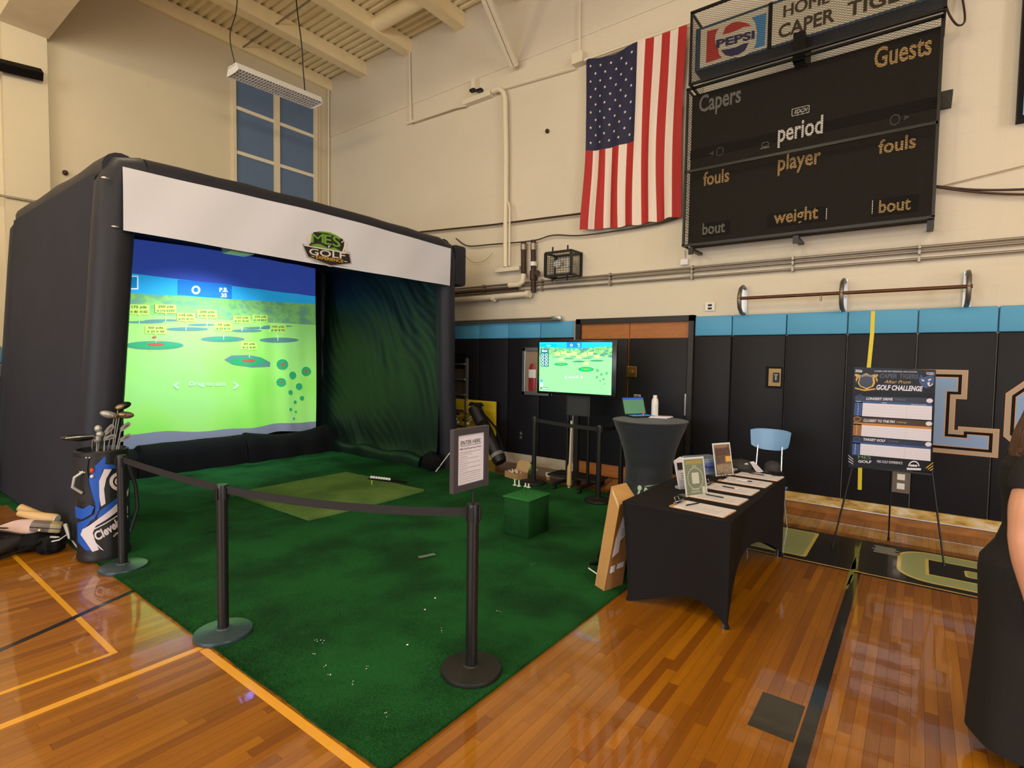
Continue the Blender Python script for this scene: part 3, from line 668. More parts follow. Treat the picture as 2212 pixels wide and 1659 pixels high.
for (s1, s2, x, y, ww, hh) in (('175 yds', '80    160', 200, 625, 150, 74), ('250 yds', '115   230', 390, 620, 152, 64), ('125 yds', '55    110', 535, 680, 130, 62), ('200 yds', '90    180', 683, 657, 140, 62), ('75 yds', '35    70', 800, 750, 124, 60), ('150 yds', '70    140', 935, 697, 124, 54), ('225 yds', '105   210', 1065, 690, 112, 54), ('50 yds', '25    50', 320, 770, 150, 60), ('100 yds', '45    90', 1198, 762, 112, 56), ('30 yds', '15    30', 985, 885, 110, 56)):
    BT().flat([(x-ww/2, y-hh/2), (x+ww/2, y-hh/2+4), (x+ww/2, y+hh/2+2), (x+10, y+hh/2), (x, y+hh/2+12), (x-10, y+hh/2), (x-ww/2, y+hh/2-4)], .009, S).build('image_label', E_lab, scn)
    text(tx, s1, x-ww*.36, x+ww*.36, y-2, y-hh*.36, .012, S, .02); text(tx, s2, x-ww*.24, x+ww*.40, y+hh*.36, y+hh*.10, .012, S, .02)
    gd.flat(ell(x-ww*.36, y+hh*.23, 8, 7), .012, S).flat(ell(x+ww*.08, y+hh*.23, 8, 7), .012, S)
    wp.flat(rect(x-2, x+3, y+hh*.9, y+hh*1.55), .008, S)
tx.build('image_label_text', E_dk, scn, kind='stuff'); gd.build('image_label_dots', E_dg, scn, kind='stuff')
text(wp, 'Drag to aim', 560, 815, 1182, 1142, .008, S, .03)
for sg, x in ((-1, 470), (1, 892)): wp.flat([(x+sg*26, 1170), (x-sg*8, 1144), (x-sg*22, 1150), (x+sg*4, 1170), (x-sg*22, 1190), (x-sg*6, 1198)], .008, S)
wp.build('image_white_marks', em('faint_white', (190, 240, 200), EM+.05), scn, kind='stuff')
BT().flat([(478, 412), (862, 448), (862, 552), (478, 518)], .004, S).build('image_score_panel', E_hud, scn)
b = BT(); ring(b, 605, 486, 31, 31, 14, .008, S); text(b, 'P.B.', 770, 832, 502, 470, .008, S, .04); text(b, '35', 782, 824, 540, 510, .008, S, .04); b.build('image_score_text', E_wh, scn, kind='stuff')
BT().flat(rect(100, 196, 384, 482), .004, S).build('image_corner_frame', E_wh, scn); BT().flat(rect(100, 186, 392, 472), .006, S).build('image_corner_box', E_cy, scn)
BT().flat(ell(1308, 1408, 7, 9), .008, S).build('image_ball', E_blue, scn)
# projector hanging under the roof
pj = thing('projector', (-7.95, 3.87, 3.25), 'white projector slung under the enclosure roof behind the banner', 'projector')
B().box((0, 0, .06), (.30, .34, .11), bev=.02).build('body', M_white, pj, local=True, smooth=True)
B().tube([(.0, -.0, .11), (.0, 0, .24)], .02).build('mount', M_blackm, pj, local=True)
B().box((.152, .05, .05), (.004, .10, .022)).box((.152, -.09, .05), (.004, .03, .022)).build('added_glow_strip', mat('projector_glow', (120, 130, 255), .3, emit=26.), pj, local=True)  # glowing strips added so that a bluish sparkle reflects in the floor
B().tube([(-.15, 0, .06), (-.19, 0, .06)], .045, 16).build('lens', M_chrome, pj, local=True, smooth=True)
l = bpy.data.lights.new('projector_beam', 'SPOT'); l.energy = 300; l.spot_size = 1.95; l.spot_blend = 1.0; l.color = (.86, .95, 1); l.shadow_soft_size = .02
lo = bpy.data.objects.new('projector_beam', l); sc.collection.objects.link(lo); lo.location = (-7.75, 3.87, 3.20)
lo.rotation_euler = (Vector((-9.1, 3.85, 1.2))-lo.location).to_track_quat('-Z', 'Y').to_euler()
# ================= WALL EQUIPMENT =================
def P2(x, y, Y=7.42): p = Yp(x, y, Y); return (p.x, Y, p.z)
# ---- flag ----
fg = thing('flag', (-3.5, 7.42, 6.4), 'tall american flag hung vertically on the wall left of the scoreboard', 'flag')
M_fr, M_fw, M_fb = mat('flag_red', (172, 34, 30), .7), mat('flag_white', (232, 214, 202), .7), mat('flag_navy', (30, 30, 62), .7)
fTL, fTR, fBL, fBR = Yp(1270, 131, 7.42), Yp(1488, 58, 7.42), Yp(1266, 497, 7.42), Yp(1470, 469, 7.42)
def FP(u, v, h=0.):                               # u across, v down
    a = fTL.lerp(fTR, u); c = fBL.lerp(fBR, u); p = a.lerp(c, v)
    wv = v**1.2
    x = p.x+.020*math.sin(v*5+u*3)*wv+(.05*math.sin(v*PI*1.3+.4)*(1-u)**4)*(1 if v > .4 else 0)*(v-.4)*2-.02*u*math.sin(PI*v)
    z = p.z+.035*math.sin(PI*u)*v*-1+.02*math.sin(u*30)*max(0, v-.9)*5-(1-v)*.06*math.sin(PI*min(1, u/.5))*(u < .5)
    y = 7.40-.03-.022*math.sin(u*34+v*2.5)*(.25+.75*wv)-.012*math.sin(u*15-v*6)-h
    return (x, y, z)
SW = 1/13
for i in range(13):
    red = i % 2 == 0
    v0 = .535 if i < 7 else 0
    B().grid(lambda u, v: FP(SW*(i+u), v0+(1-v0)*v), 6, 60).build('stripe', M_fr if red else M_fw, fg, smooth=True)
B().grid(lambda u, v: FP(7*SW*u, .535*v), 42, 40).build('canton', M_fb, fg, smooth=True)
b = B()
for c in range(9):
    for r in range(6 if c % 2 == 0 else 5):
        cu = 7*SW*(c+1)/10; cv = .535*((2*r+1 if c % 2 == 0 else 2*r+2))/12
        pts = [(FP(cu+(.030 if k % 2 == 0 else .012)*.5*math.sin(k*PI/5), cv-(.018 if k % 2 == 0 else .007)*.56*math.cos(k*PI/5)*.98, .006)) for k in range(10)]
        bb = B(); bb.add(pts, [tuple(range(10))]); bb.build('star', M_fw, fg)
B().tube([Yp(1262, 130, 7.38), Yp(1492, 48, 7.38)], .022, 10).build('flag_pole', M_cream2, smooth=True, label='slim cream pole carrying the top edge of the american flag', cat='pole')
# ---- scoreboard ----
M_sb, M_sbe = mat('scoreboard_black', (32, 27, 24), .6, spec=.2), mat('scoreboard_edge', (16, 14, 14), .6, spec=.15)
sb = thing('scoreboard', (-1.25, 7.3, 4.4), 'big black gym scoreboard behind a wire cage on the wall', 'scoreboard')
B().b2((-2.56, 7.27, 4.57), (.04, 7.5, 5.34), bev=.01).b2((-2.56, 7.27, 3.36), (.04, 7.5, 4.55), bev=.01).build('cabinet', M_sb, sb)
B().b2((-2.56, 7.262, 4.50), (.04, 7.275, 4.62)).build('joint_strip', M_sbe, sb)
wf = wallF(7.262)
M_lw1, M_lw2, M_lw3, M_lw4 = mat('letter_grey', (130, 126, 120), .6), mat('letter_amber', (190, 154, 96), .6), mat('letter_white', (236, 230, 222), .5), mat('letter_dim', (74, 70, 68), .6)
def word(b, t, pl, pr, top, Y=7.262, h=.004, bold=.02, desc=0.):
    a, c, d = Yp(*pl, Y), Yp(*pr, Y), Yp(pl[0], top, Y)
    z0 = (a.z+c.z)/2; text(b, t, a.x, c.x, z0-desc, z0+(d.z-a.z), h, wallF(Y), bold); return b
for t, pl, pr, top, m, ds in (('Capers', (1510, 246), (1600, 226), 206, M_lw1, .05), ('Guests', (1888, 148), (2012, 120), 103, M_lw2, 0), ('period', (1680, 308), (1777, 291), 268, M_lw3, .06), ('player', (1680, 370), (1773, 353), 336, M_lw2, .06), ('fouls', (1519, 401), (1575, 394), 371, M_lw2, 0), ('fouls', (1897, 332), (1978, 322), 301, M_lw2, 0), ('bout', (1517, 508), (1566, 502), 483, M_lw1, 0), ('weight', (1671, 484), (1767, 473), 456, M_lw2, .05), ('bout', (1898, 462), (1967, 452), 434, M_lw2, 0)):
    word(B(), t, pl, pr, top, desc=ds).build('lettering', m, sb)
for (x0, x1, y0, y1) in ((1515, 1577, 512, 475), (1657, 1785, 492, 445), (1882, 1985, 468, 418)):
    a, c = Yp(x0, y0, 7.262), Yp(x1, y1, 7.262); B().flat(rect(a.x, c.x, a.z, c.z), .002, wf).build('name_plate', M_sbe, sb)
a = Yp(1710, 250, 7.262); c = Yp(1749, 229, 7.262); b = B()
zc = (a.z+c.z)/2; xc = (a.x+c.x)/2; fw, fh = abs(c.x-a.x)/2, .045
for q in (rect(xc-fw, xc+fw, zc+fh-.008, zc+fh), rect(xc-fw, xc+fw, zc-fh, zc-fh+.008), rect(xc-fw, xc-fw+.008, zc-fh, zc+fh), rect(xc+fw-.008, xc+fw, zc-fh, zc+fh)): b.flat(q, .005, wf)
text(b, 'ASCII', xc-fw*.75, xc+fw*.75, zc-.025, zc+.025, .005, wf, .02, .3) if False else text(b, 'EDCN', xc-fw*.7, xc+fw*.7, zc-.024, zc+.024, .005, wf, .02, .25)
b.build('maker_plate', M_lw3, sb, kind='stuff')
b = B(); a = Yp(1653, 314, 7.262); ring(b, a.x, a.z+.01, .045, .03, .008, .005, wf, 16); b.flat(rect(a.x-.05, a.x+.05, a.z-.04, a.z-.02), .005, wf); b.build('bell_mark', M_lw1, sb, kind='stuff')
for (x, y, fl_) in ((1552, 328, -1), (1938, 258, 1)):
    a = Yp(x, y, 7.262); b = B(); b.flat([(a.x+fl_*.12, a.z), (a.x+fl_*.06, a.z+.03), (a.x+fl_*.06, a.z-.03)], .004, wf); ring(b, a.x-fl_*.02, a.z, .05, .06, .014, .004, wf, 12); b.build('bonus_mark', M_lw4, sb, kind='stuff')
for x, y0, y1 in ((1883, 462, 433), (1784, 475, 450)):
    a, c = Yp(x, y0, 7.262), Yp(x, y1, 7.262); B().flat(rect(a.x, a.x+.008, a.z, c.z), .005, wf).build('bright_tick', M_lw3, sb)
# cages: frame bars and expanded mesh
def cage(root, x0, x1, z0, z1, Y, mids):
    b = B(); r = .014
    for z in (z0, z1): b.box(((x0+x1)/2, Y, z), (x1-x0+.03, .028, .028))
    for x in (x0, x1): b.box((x, Y, (z0+z1)/2), (.028, .028, z1-z0))
    b.build('cage_frame', M_blackm, root)
    for x in (x0, x1):
        for z in (z0, z1): B().b2((x-.012, Y, z-.012), (x+.012, 7.5, z+.012)).build('cage_arm', M_blackm, root)
    for z in mids: B().b2((x0, Y-.014, z-.016), (x1, Y+.014, z+.016)).build('cage_bar', M_blackm, root)
    m = B(); pw, ph = .052, .026; W, H_ = x1-x0, z1-z0; wd = .0019
    def seg(p, q): 
        d = (q-p).normalized(); s_ = Vector((-d.z, 0, d.x))*wd; n_ = Vector((0, wd, 0))
        m.add([p+s_, p-n_, p-s_, p+n_, q+s_, q-n_, q-s_, q+n_], [(0, 1, 5, 4), (1, 2, 6, 5), (2, 3, 7, 6), (3, 0, 4, 7)])
    sl = ph/pw
    c = -H_/sl
    while c < W+H_/sl:
        for sgn in (1, -1):
            # line z = sgn*sl*(x-c) (+H for the falling one), clipped to the rectangle
            xa, xb = max(0, c), min(W, c+H_/sl)
            if xb-xa > .01:
                if sgn > 0: seg(Vector((x0+xa, Y, z0+sl*(xa-c))), Vector((x0+xb, Y, z0+sl*(xb-c))))
                else: seg(Vector((x0+xa, Y, z1-sl*(xa-c))), Vector((x0+xb, Y, z1-sl*(xb-c))))
        c += pw
    D_ = 7.5-Y                                     # end wires on the left side
    k = z0
    while k < z1-ph:
        m.box((x0, (Y+7.5)/2, k), (.004, D_, .004)); k += ph*1.4
    m.build('cage_mesh', mat('cage_wire', (44, 40, 34), .6, spec=.2), root, kind='stuff')
e0, e1, e2 = Yp(1486, 194, 7.10), Yp(1477, 531, 7.10), Yp(2038, 28, 7.10)
cage(sb, e0.x, .05, e1.z, e0.z, 7.10, [Yp(1484, 372, 7.10).z])
for p_, q_ in ((Yp(1497, 548, 7.2), 0), (Yp(1722, 515, 7.2), 0), (Yp(2010, 482, 7.2), 0)):
    B().b2((p_.x-.03, 7.12, e1.z-.07), (p_.x+.03, 7.5, e1.z-.04)).b2((p_.x-.03, 7.10, e1.z-.12), (p_.x+.03, 7.13, e1.z-.03)).build('bracket', M_blackm, sb)
B().b2((.05, 7.12, 4.55), (.16, 7.5, 4.60)).build('bracket', M_blackm, sb)
# ---- sign box above ----
sg_ = thing('sign_box', (-1.2, 7.2, 5.6), 'blue light box sign with cola emblem and team name above the scoreboard', 'sign')
B().b2((-2.50, 7.16, 5.585), (.08, 7.5, 6.13), bev=.01).build('housing', mat('sign_blue', (42, 66, 92), .5), sg_)
sf = wallF(7.155)
M_face = mat('sign_face', (206, 196, 172), .5)
g0, g1, g2_, g3 = Yp(1517, 63, 7.155), Yp(1664, 16, 7.155), Yp(1512, 152, 7.155), Yp(1664, 101, 7.155)
X0, X1, Z0, Z1 = -2.43, -1.615, 5.605, 6.09
B().flat(rect(X0, X1, Z0, Z1), .004, sf).build('emblem_panel', M_face, sg_)
B().flat(rect(X1+.04, .05, Z0, Z1), .004, sf).build('name_panel', M_face, sg_)
B().b2((X1-.005, 7.14, Z0-.02), (X1+.035, 7.16, 6.12)).build('divider', M_sbe, sg_)
def EMB(x, y, h=0.):                               # emblem crop pixels (scale .2667 from 1480,0)
    p_ = Yp(1480+x*.26673, y*.26673, 7.155); return Vector((p_.x, 7.155-h, p_.z))
M_er, M_eb, M_en = mat('emblem_red', (176, 50, 40), .5), mat('emblem_blue', (66, 128, 176), .5), mat('emblem_navy', (38, 38, 84), .5)
B().flat([(180, 255), (300, 225), (280, 290), (262, 360), (275, 440), (300, 470), (170, 512)], .008, EMB).build('emblem_red_field', M_er, sg_)
B().flat([(540, 145), (660, 105), (645, 370), (520, 408), (570, 350), (585, 270), (570, 190)], .008, EMB).build('emblem_blue_field', M_eb, sg_)
B().flat(ell(412, 320, 168, 150), .012, EMB).build('emblem_disc', M_face, sg_)
B().flat([(306, 285), (330, 225), (380, 190), (440, 178), (500, 192), (540, 215), (480, 222), (420, 250), (360, 272)], .016, EMB).build('emblem_red_wave', M_er, sg_)
B().flat([(290, 410), (350, 402), (420, 385), (470, 360), (518, 350), (490, 410), (440, 445), (380, 460), (330, 450)], .016, EMB).build('emblem_navy_wave', M_en, sg_)
p0, p1 = Vector((256, 398, 0)), Vector((566, 318, 0))
text(B(), 'PEPSI', 0, 1, 0, 1, .020, lambda x, y, h=0.: EMB(p0.x+(p1.x-p0.x)*x, p0.y+(p1.y-p0.y)*x-68*y, h), .04).build('emblem_text', M_en, sg_)
M_sl = mat('sign_lettering', (64, 46, 24), .6)
for t, xa, xb, ya, yb in (('CAPER', -1.50, -.92, 5.66, 5.82), ('TIGERS', -.80, -.08, 5.66, 5.82), ('HOME', -1.45, -.98, 5.89, 6.03), ('OF  THE', -.80, -.2, 5.89, 6.03)):
    text(B(), t, xa, xb, ya, yb, .010, sf, .05 if 'M' in t else .026).build('lettering', M_sl, sg_)
u0, u1 = Yp(1495, 28, 6.95), Yp(1489, 183, 6.95)
cage(sg_, u0.x, .06, u1.z, u0.z, 6.95, [])
B().b2((-1.32, 7.05, 5.30), (-1.20, 7.5, 5.62)).build('junction_box', M_sbe, sg_)
# ---- right-hand framed banner ----
rb_ = thing('framed_banner', (1.4, 7.4, 4.2), 'black framed pale blue banner at the far right edge of the wall', 'banner')
q = Yp(2196, 262, 7.40)
B().b2((q.x, 7.38, q.z), (2.2, 7.5, 6.6)).build('frame', M_sbe, rb_)
B().b2((q.x+.04, 7.37, q.z+.04), (2.16, 7.39, 6.56)).build('field', mat('banner_lightblue', (120, 164, 204), .6), rb_)
B().b2((q.x+.12, 7.362, q.z+.16), (2.08, 7.372, 6.46)).build('inner_field', mat('banner_white', (206, 204, 204), .6), rb_)

# ---- conduits and pipes on the wall ----
def soft(pts, k=5):
    P_ = [Vector(p) for p in pts]; out = []
    for i in range(len(P_)-1):
        p0, p1, p2, p3 = P_[max(i-1, 0)], P_[i], P_[i+1], P_[min(i+2, len(P_)-1)]
        out += [.5*((2*p1)+(p2-p0)*(j/k)+(2*p0-5*p1+4*p2-p3)*(j/k)**2+(3*p1-p0-3*p2+p3)*(j/k)**3) for j in range(k)]
    return out+[P_[-1]]
def pipe(pts, r, m, label, n=10, name='conduit', cat='pipe'):
    if cat in ('cable', 'wire') and len(pts) > 2: pts = soft(pts)
    return B().tube(pts, r, n).build(name, m, smooth=True, label=label, cat=cat)
M_galv = mat('galvanised', (150, 138, 124), .4, .6)
def wp_(x, z, Y=7.45): return (x, Y, z)
for z, l in ((3.095, 'uppermost of three long thin conduits running under the scoreboard'), (3.045, 'middle of three long thin conduits running under the scoreboard'), (2.965, 'lowest of three long thin conduits running under the scoreboard')):
    o = pipe([wp_(-9, z), wp_(XR-.05, z)], .015, M_galv, l)
    for i in range(9):
        B().b2((-6.3+i*1.25-.012, 7.425, z-.03), (-6.3+i*1.25+.012, 7.5, z+.03)).build('strap', M_galv, o)
pipe([wp_(-9.3, 3.0, 7.40), wp_(-5.5, 3.0, 7.40)], .022, M_rust, 'thick dark pipe running left from the brown valve pipes')
o = pipe([wp_(-9.3, 2.85, 7.36), wp_(-5.25, 2.885, 7.36)], .05, M_cream2, 'fat cream painted pipe just below the dark pipe behind the enclosure')
B().tube([wp_(-6.03, 2.86, 7.36), wp_(-5.97, 2.86, 7.36)], .062, 12).build('coupling', M_cream2, o, smooth=True); B().tube([wp_(-5.3, 2.885, 7.36), wp_(-5.22, 2.885, 7.36)], .062, 12).build('coupling', M_cream2, o, smooth=True)
o = pipe([P2(1131, 524), P2(1131, 590), P2(1131, 592, 7.36)], .045, M_rust, 'brown vertical pipe stub nearer the tall cream conduit')
B().tube([P2(1131, 528), P2(1131, 540)], .052, 12).build('silver_band', M_galv, o, smooth=True)
B().tube([P2(1131, 592, 7.34), P2(1129, 608, 7.33), P2(1122, 614, 7.33), P2(1100, 616, 7.33)], .045, 12).build('elbow', M_cream2, o, smooth=True)
o = pipe([P2(1152, 519), P2(1152, 632)], .042, M_rust, 'taller brown vertical valve pipe beside the caged floodlight')
B().tube([P2(1152, 526), P2(1152, 540)], .05, 12).build('silver_band', M_galv, o, smooth=True); B().tube([P2(1152, 566), P2(1152, 575)], .062, 12).build('white_collar', M_white, o, smooth=True)
B().tube([P2(1152, 585), P2(1152, 605)], .06, 12).build('valve_body', M_rust, o, smooth=True)
B().add([], []).tube([P2(1161, 590, 7.40), P2(1161, 590, 7.36)], .05, 16).build('hand_wheel', M_rust, o, smooth=True)
o = pipe([P2(1064, 197, 7.4), P2(1080, 193, 7.4), P2(1088, 200, 7.4), P2(1091, 214, 7.4), P2(1093, 330, 7.4), P2(1092, 577, 7.4)], .045, M_cream2, 'tall cream conduit curving down from the upper wall box', 14)
B().tube([P2(1098, 437, 7.37), P2(1101, 450, 7.35), P2(1100, 574, 7.37)], .018, 8).build('thin_conduit', M_cream2, o, smooth=True)
def wbox(name, a, c, dep, m, label, cat='box', parent=None):
    p_, q_ = Yp(*a, 7.45), Yp(*c, 7.45); return B().b2((p_.x, 7.5-dep, p_.z), (q_.x, 7.5, q_.z), bev=.008).build(name, m, label=label, cat=cat)
wbox('trunking_box', (1074, 590), (1126, 575), .12, M_cream2, 'cream horizontal trunking box at the foot of the tall conduit')
wbox('trunking_box', (1004, 230), (1064, 196), .12, M_cream2, 'long cream trunking box where the tall conduit starts')
wbox('junction_box', (1240, 145), (1264, 112), .14, M_cream2, 'square cream junction box at the left end of the flag pole')
wbox('junction_box', (1469, 573), (1486, 558), .05, M_white, 'small white box below the lower left corner of the scoreboard')
pipe([P2(1478, 559, 7.47), P2(1478, 540, 7.47)], .012, M_cream2, 'short thin drop from scoreboard to the small white box', 6)
pipe([P2(1253, 0), P2(1252, 115)], .013, M_cream2, 'thin conduit rising from the junction box beside the flag', 6)
pipe([P2(1064, 197), P2(1242, 146)], .011, M_cream2, 'thin conduit from the trunking box to the flag junction box', 6)
pipe([(-8.55, 2.0, 7.88), (-8.45, 7.30, 7.88), (-8.31, 7.45, 7.82), P2(887, 265), P2(985, 232), P2(1006, 228)], .02, M_cream2, 'painted sprinkler conduit coming down off the ceiling to the trunking box', 8)
for x, y in ((882, 262),): wbox('conduit_elbow', (878, 269), (892, 258), .06, M_cream2, 'small elbow box at the bend of the sprinkler conduit', 'box')
pipe([P2(860, 506), P2(1060, 486), P2(1266, 460)], .016, M_rust, 'straight dark conduit passing behind the tall cream conduit', 8)
pipe([P2(985, 515, 7.40), P2(1010, 531, 7.42), P2(1060, 528), P2(1150, 520), P2(1195, 508), P2(1262, 508), P2(1400, 487), P2(1470, 468)], .011, M_black, 'black cable sagging across the wall under the flag', 6, 'cable', 'cable')
pipe([P2(2022, 402), P2(2110, 410), P2(2230, 408), P2(2400, 395)], .012, M_rust, 'upper of two dark cables leaving the right side of the scoreboard', 6, 'cable', 'cable')
pipe([P2(2022, 404), P2(2110, 415), P2(2230, 420), P2(2400, 412)], .012, M_rust, 'lower of two dark cables leaving the right side of the scoreboard', 6, 'cable', 'cable')
pipe([P2(2042, 8, 7.1), P2(2052, 34, 7.1), P2(2068, 54, 7.2), P2(2082, 50, 7.3), P2(2084, 30, 7.4), P2(2078, -10, 7.45)], .010, M_rust, 'looped brown cable at the top right corner of the sign', 6, 'cable', 'cable')
pipe([P2(1001, 548), P2(1020, 566), P2(1045, 564), P2(1065, 545)], .004, mat('dull_wire', (150, 138, 120), .6), 'thin wire loop hanging right of the enclosure top corner', 5, 'wire', 'wire')
pipe([P2(2030, 403, 7.47), P2(2212, 358, 7.47)], .006, mat('wire_pale', (170, 150, 120), .6), 'pale thin wire rising right from the scoreboard', 5, 'wire', 'wire')
# camera / sensor
sn = thing('wall_sensor', P2(1025, 190, 7.4), 'small cream security sensor with two black lenses high on the wall', 'sensor')
B().b2(P2(1017, 194, 7.36), P2(1036, 174, 7.5), bev=.01).build('body', M_cream2, sn); 
for x in (1022, 1037): p_ = P2(x, 194, 7.34); B().b2((p_[0]-.06, 7.30, p_[2]-.035), (p_[0]+.05, 7.38, p_[2]+.015), bev=.01).build('lens_hood', M_blackm, sn)
for x, y, l in ((1182, 283, 'dark bolt stub on the wall left of the flag'),): B().ball(P2(x, y, 7.47), .035, 6).build('bolt', M_rust, smooth=True, label=l, cat='bolt')
p_ = Xp(141, 373, LX+.03); B().ball(p_, .04, 6).build('bolt', M_rust, smooth=True, label='dark bolt stub on the left wall above the enclosure', cat='bolt')
# caged floodlight
fd = thing('caged_floodlight', P2(1203, 570, 7.3), 'twin emergency floodlight inside a black wire cage', 'light')
c0, c1 = Yp(1177, 598, 7.2), Yp(1236, 541, 7.2); x0, x1, z0, z1 = c0.x+.02, c1.x, c0.z, c1.z
b = B()
for x in (x0, x1):
    for z in (z0, z1): b.b2((x-.015, 7.18, z-.015), (x+.015, 7.5, z+.015))
for z in (z0, z1): b.b2((x0, 7.16, z-.018), (x1, 7.20, z+.018)); b.b2((x0, 7.46, z-.018), (x1, 7.5, z+.018))
for x in (x0, x1): b.b2((x-.018, 7.16, z0), (x+.018, 7.20, z1)); b.b2((x-.018, 7.46, z0), (x+.018, 7.5, z1))
b.build('cage_frame', M_blackm, fd)
b = B()
for i in range(11):
    t = i/10
    b.tube([(x0, 7.18, z0+(z1-z0)*t), (x1, 7.18, z0+(z1-z0)*max(0, t-.0))], .0035, 4); b.tube([(x0+(x1-x0)*t, 7.18, z0), (x0+(x1-x0)*t, 7.18, z1)], .0035, 4)
    b.tube([(x0, 7.18+.32*t, z0), (x0, 7.18+.32*t, z1)], .0035, 4); b.tube([(x1, 7.18+.32*t, z0), (x1, 7.18+.32*t, z1)], .0035, 4)
b.build('cage_mesh', M_blackm, fd, kind='stuff')
B().b2((x0+.08, 7.36, z0+.06), (x1-.08, 7.5, z1-.18), bev=.01).build('lamp_body', M_cream2, fd)
for x in (x0+.14, x1-.14): B().tube([(x, 7.40, z1-.14), (x, 7.30, z1-.16)], [.05, .06], 14).build('lamp_head', M_white, fd, smooth=True)
for x in (x0+.12, x1-.08): [B().tube([(x, 7.20, zz), (x, 7.20, zz+dd)], .014, 6).build('mount_stud', M_blackm, fd) for zz, dd in ((z0, -.09), (z1, .09))]
# bar with three curved brackets
cbk = thing('curved_bracket_rail', (-.8, 7.3, 2.6), 'rusty horizontal bar held by three curved steel brackets above the blue band', 'rail')
M_steel = mat('grey_steel', (128, 122, 112), .4, .7)
for x in (-1.86, -.745, .37):
    B().b2((x-.035, 7.48, 2.42), (x+.035, 7.5, 2.80), bev=.003).build('bracket_plate', M_alu, cbk)
    B().tube([(x, 7.48, 2.77), (x, 7.38, 2.78), (x, 7.28, 2.74), (x, 7.22, 2.66), (x, 7.21, 2.58), (x, 7.24, 2.50), (x, 7.34, 2.44), (x, 7.48, 2.43)], .024, 10).build('bracket_arm', M_steel, cbk, smooth=True)
B().tube([(-1.88, 7.21, 2.61), (.40, 7.21, 2.61)], .020, 10).build('bar', mat('rusty_bar', (96, 58, 34), .5, .4, var=(12, .3)), cbk, smooth=True)
B().tube([(-.95, 7.21, 2.60), (-.95, 7.21, 2.53)], .012, 6).build('pin', M_steel, cbk)
# thin bars with hinge above the left pads
rl = thing('folded_bars', (-6, 7.4, 2.45), 'pair of dark steel bars lying along the top of the left blue band', 'rail')
for dy, z, x1 in ((7.40, 2.475, -4.75), (7.36, 2.435, -4.62)): B().tube([(-8.8, dy, z), (x1, dy, z)], .018, 8).build('bar', M_steel, rl, smooth=True)
B().b2((-4.80, 7.34, 2.43), (-4.60, 7.42, 2.50), bev=.02).build('hinge', M_alu, rl, smooth=True)
# outlets and plates
def plate(x, y, w_, h_, label, m=M_alu, dark=M_white, cat='outlet', Y=7.42, name='outlet'):
    c = Yp(x, y, Y); t = thing(name, (c.x, Y, c.z), label, cat)
    B().box((c.x, Y-.006, c.z), (w_, .014, h_), bev=.004).build('cover_plate', m, t)
    for dz in (-.2, .2): B().box((c.x, Y-.015, c.z+dz*h_), (w_*.42, .006, h_*.26), bev=.003).build('socket', dark, t)
    return t
o = plate(1534, 663, .13, .11, 'white outlet with three dark holes above the blue band', M_white, M_ink, Y=7.49)
o = plate(1946, 1040, .17, .26, 'metal outlet box on the black pad under the poster', mat('plate_bronze', (112, 102, 90), .5, .5), M_white)
o = plate(1126, 940, .09, .17, 'small grey outlet on the black pad near the stanchions', M_black, M_alu)
t = thing('wall_phone_box', tuple(P2(1672, 815)), 'recessed wall box with handset switch on the black pad', 'switch')
c = Yp(1672, 815, 7.42); B().box((c.x, 7.418, c.z), (.19, .012, .27)).build('surround', M_sbe, t); B().box((c.x+.01, 7.41, c.z), (.14, .012, .22)).build('cover_plate', mat('plate_ochre', (166, 138, 84), .5), t)
B().box((c.x+.03, 7.395, c.z), (.07, .03, .12), bev=.008).build('switch', M_blackm, t)
b = B(); wf2 = wallF(7.379); b.flat(rect(c.x+.026, c.x+.034, c.z-.03, c.z+.02), .002, wf2); b.flat(rect(c.x+.010, c.x+.050, c.z+.03, c.z+.036), .002, wf2); b.build('marking', M_white, t, kind='stuff')
# yellow tape on the pads
b = B(); Pt = [(1886, 672), (1884, 720), (1880, 760), (1876, 800), (1868, 900), (1862, 960), (1858, 1012), (1857, 1058)]
V = []
for x, y in Pt: p_ = Yp(x, y, 7.414); V += [(p_.x-.02, 7.414, p_.z), (p_.x+.02, 7.414, p_.z)]
b.add(V, [(2*i, 2*i+1, 2*i+3, 2*i+2) for i in range(len(Pt)-1)]).build('yellow_tape', mat('tape_yellow', (226, 204, 40), .5), label='long vertical strip of yellow tape down the pads behind the poster', cat='tape')
# wall letters
wt = wallF(7.423)
M_lb_, M_lo, M_lg_ = mat('letter_blue', (132, 160, 206), .5), mat('letter_orange', (206, 150, 104), .5), mat('letter_taupe', (168, 150, 132), .5)
def poly_off(poly, d):                             # grow a rectilinear / convex-ish outline
    n = len(poly); out = []; A = sum(poly[i][0]*poly[(i+1) % n][1]-poly[(i+1) % n][0]*poly[i][1] for i in range(n)); sg = 1 if A > 0 else -1
    for i in range(n):
        p, q, r = Vector(poly[i-1]), Vector(poly[i]), Vector(poly[(i+1) % n])
        a, c = (q-p).normalized(), (r-q).normalized(); na, nc = Vector((a.y, -a.x))*sg, Vector((c.y, -c.x))*sg
        m_ = (na+nc); m_ = m_/max(.3, m_.dot(na)) ; out.append((q.x+m_.x*d, q.y+m_.y*d))
    return out
def wall_letter(name, poly, label, holes=None):
    t = thing(name, (poly[0][0], 7.42, poly[0][1]), label, 'letter')
    for i, (d, m, nm) in enumerate(((.085, M_lo, 'outer_outline'), (.075, M_lg_, 'taupe_border'), (.042, M_lo, 'thin_outline'), (.036, M_sbe, 'dark_border'), (.008, M_lo, 'inner_outline'), (0, M_lb_, 'fill'))):
        b = B(); b.flat(poly_off(poly, d), .0008*(i+1), wt); b.build(nm, m, t)
    if holes: B().flat(holes, .008, wt).build('counter', M_pad, t)
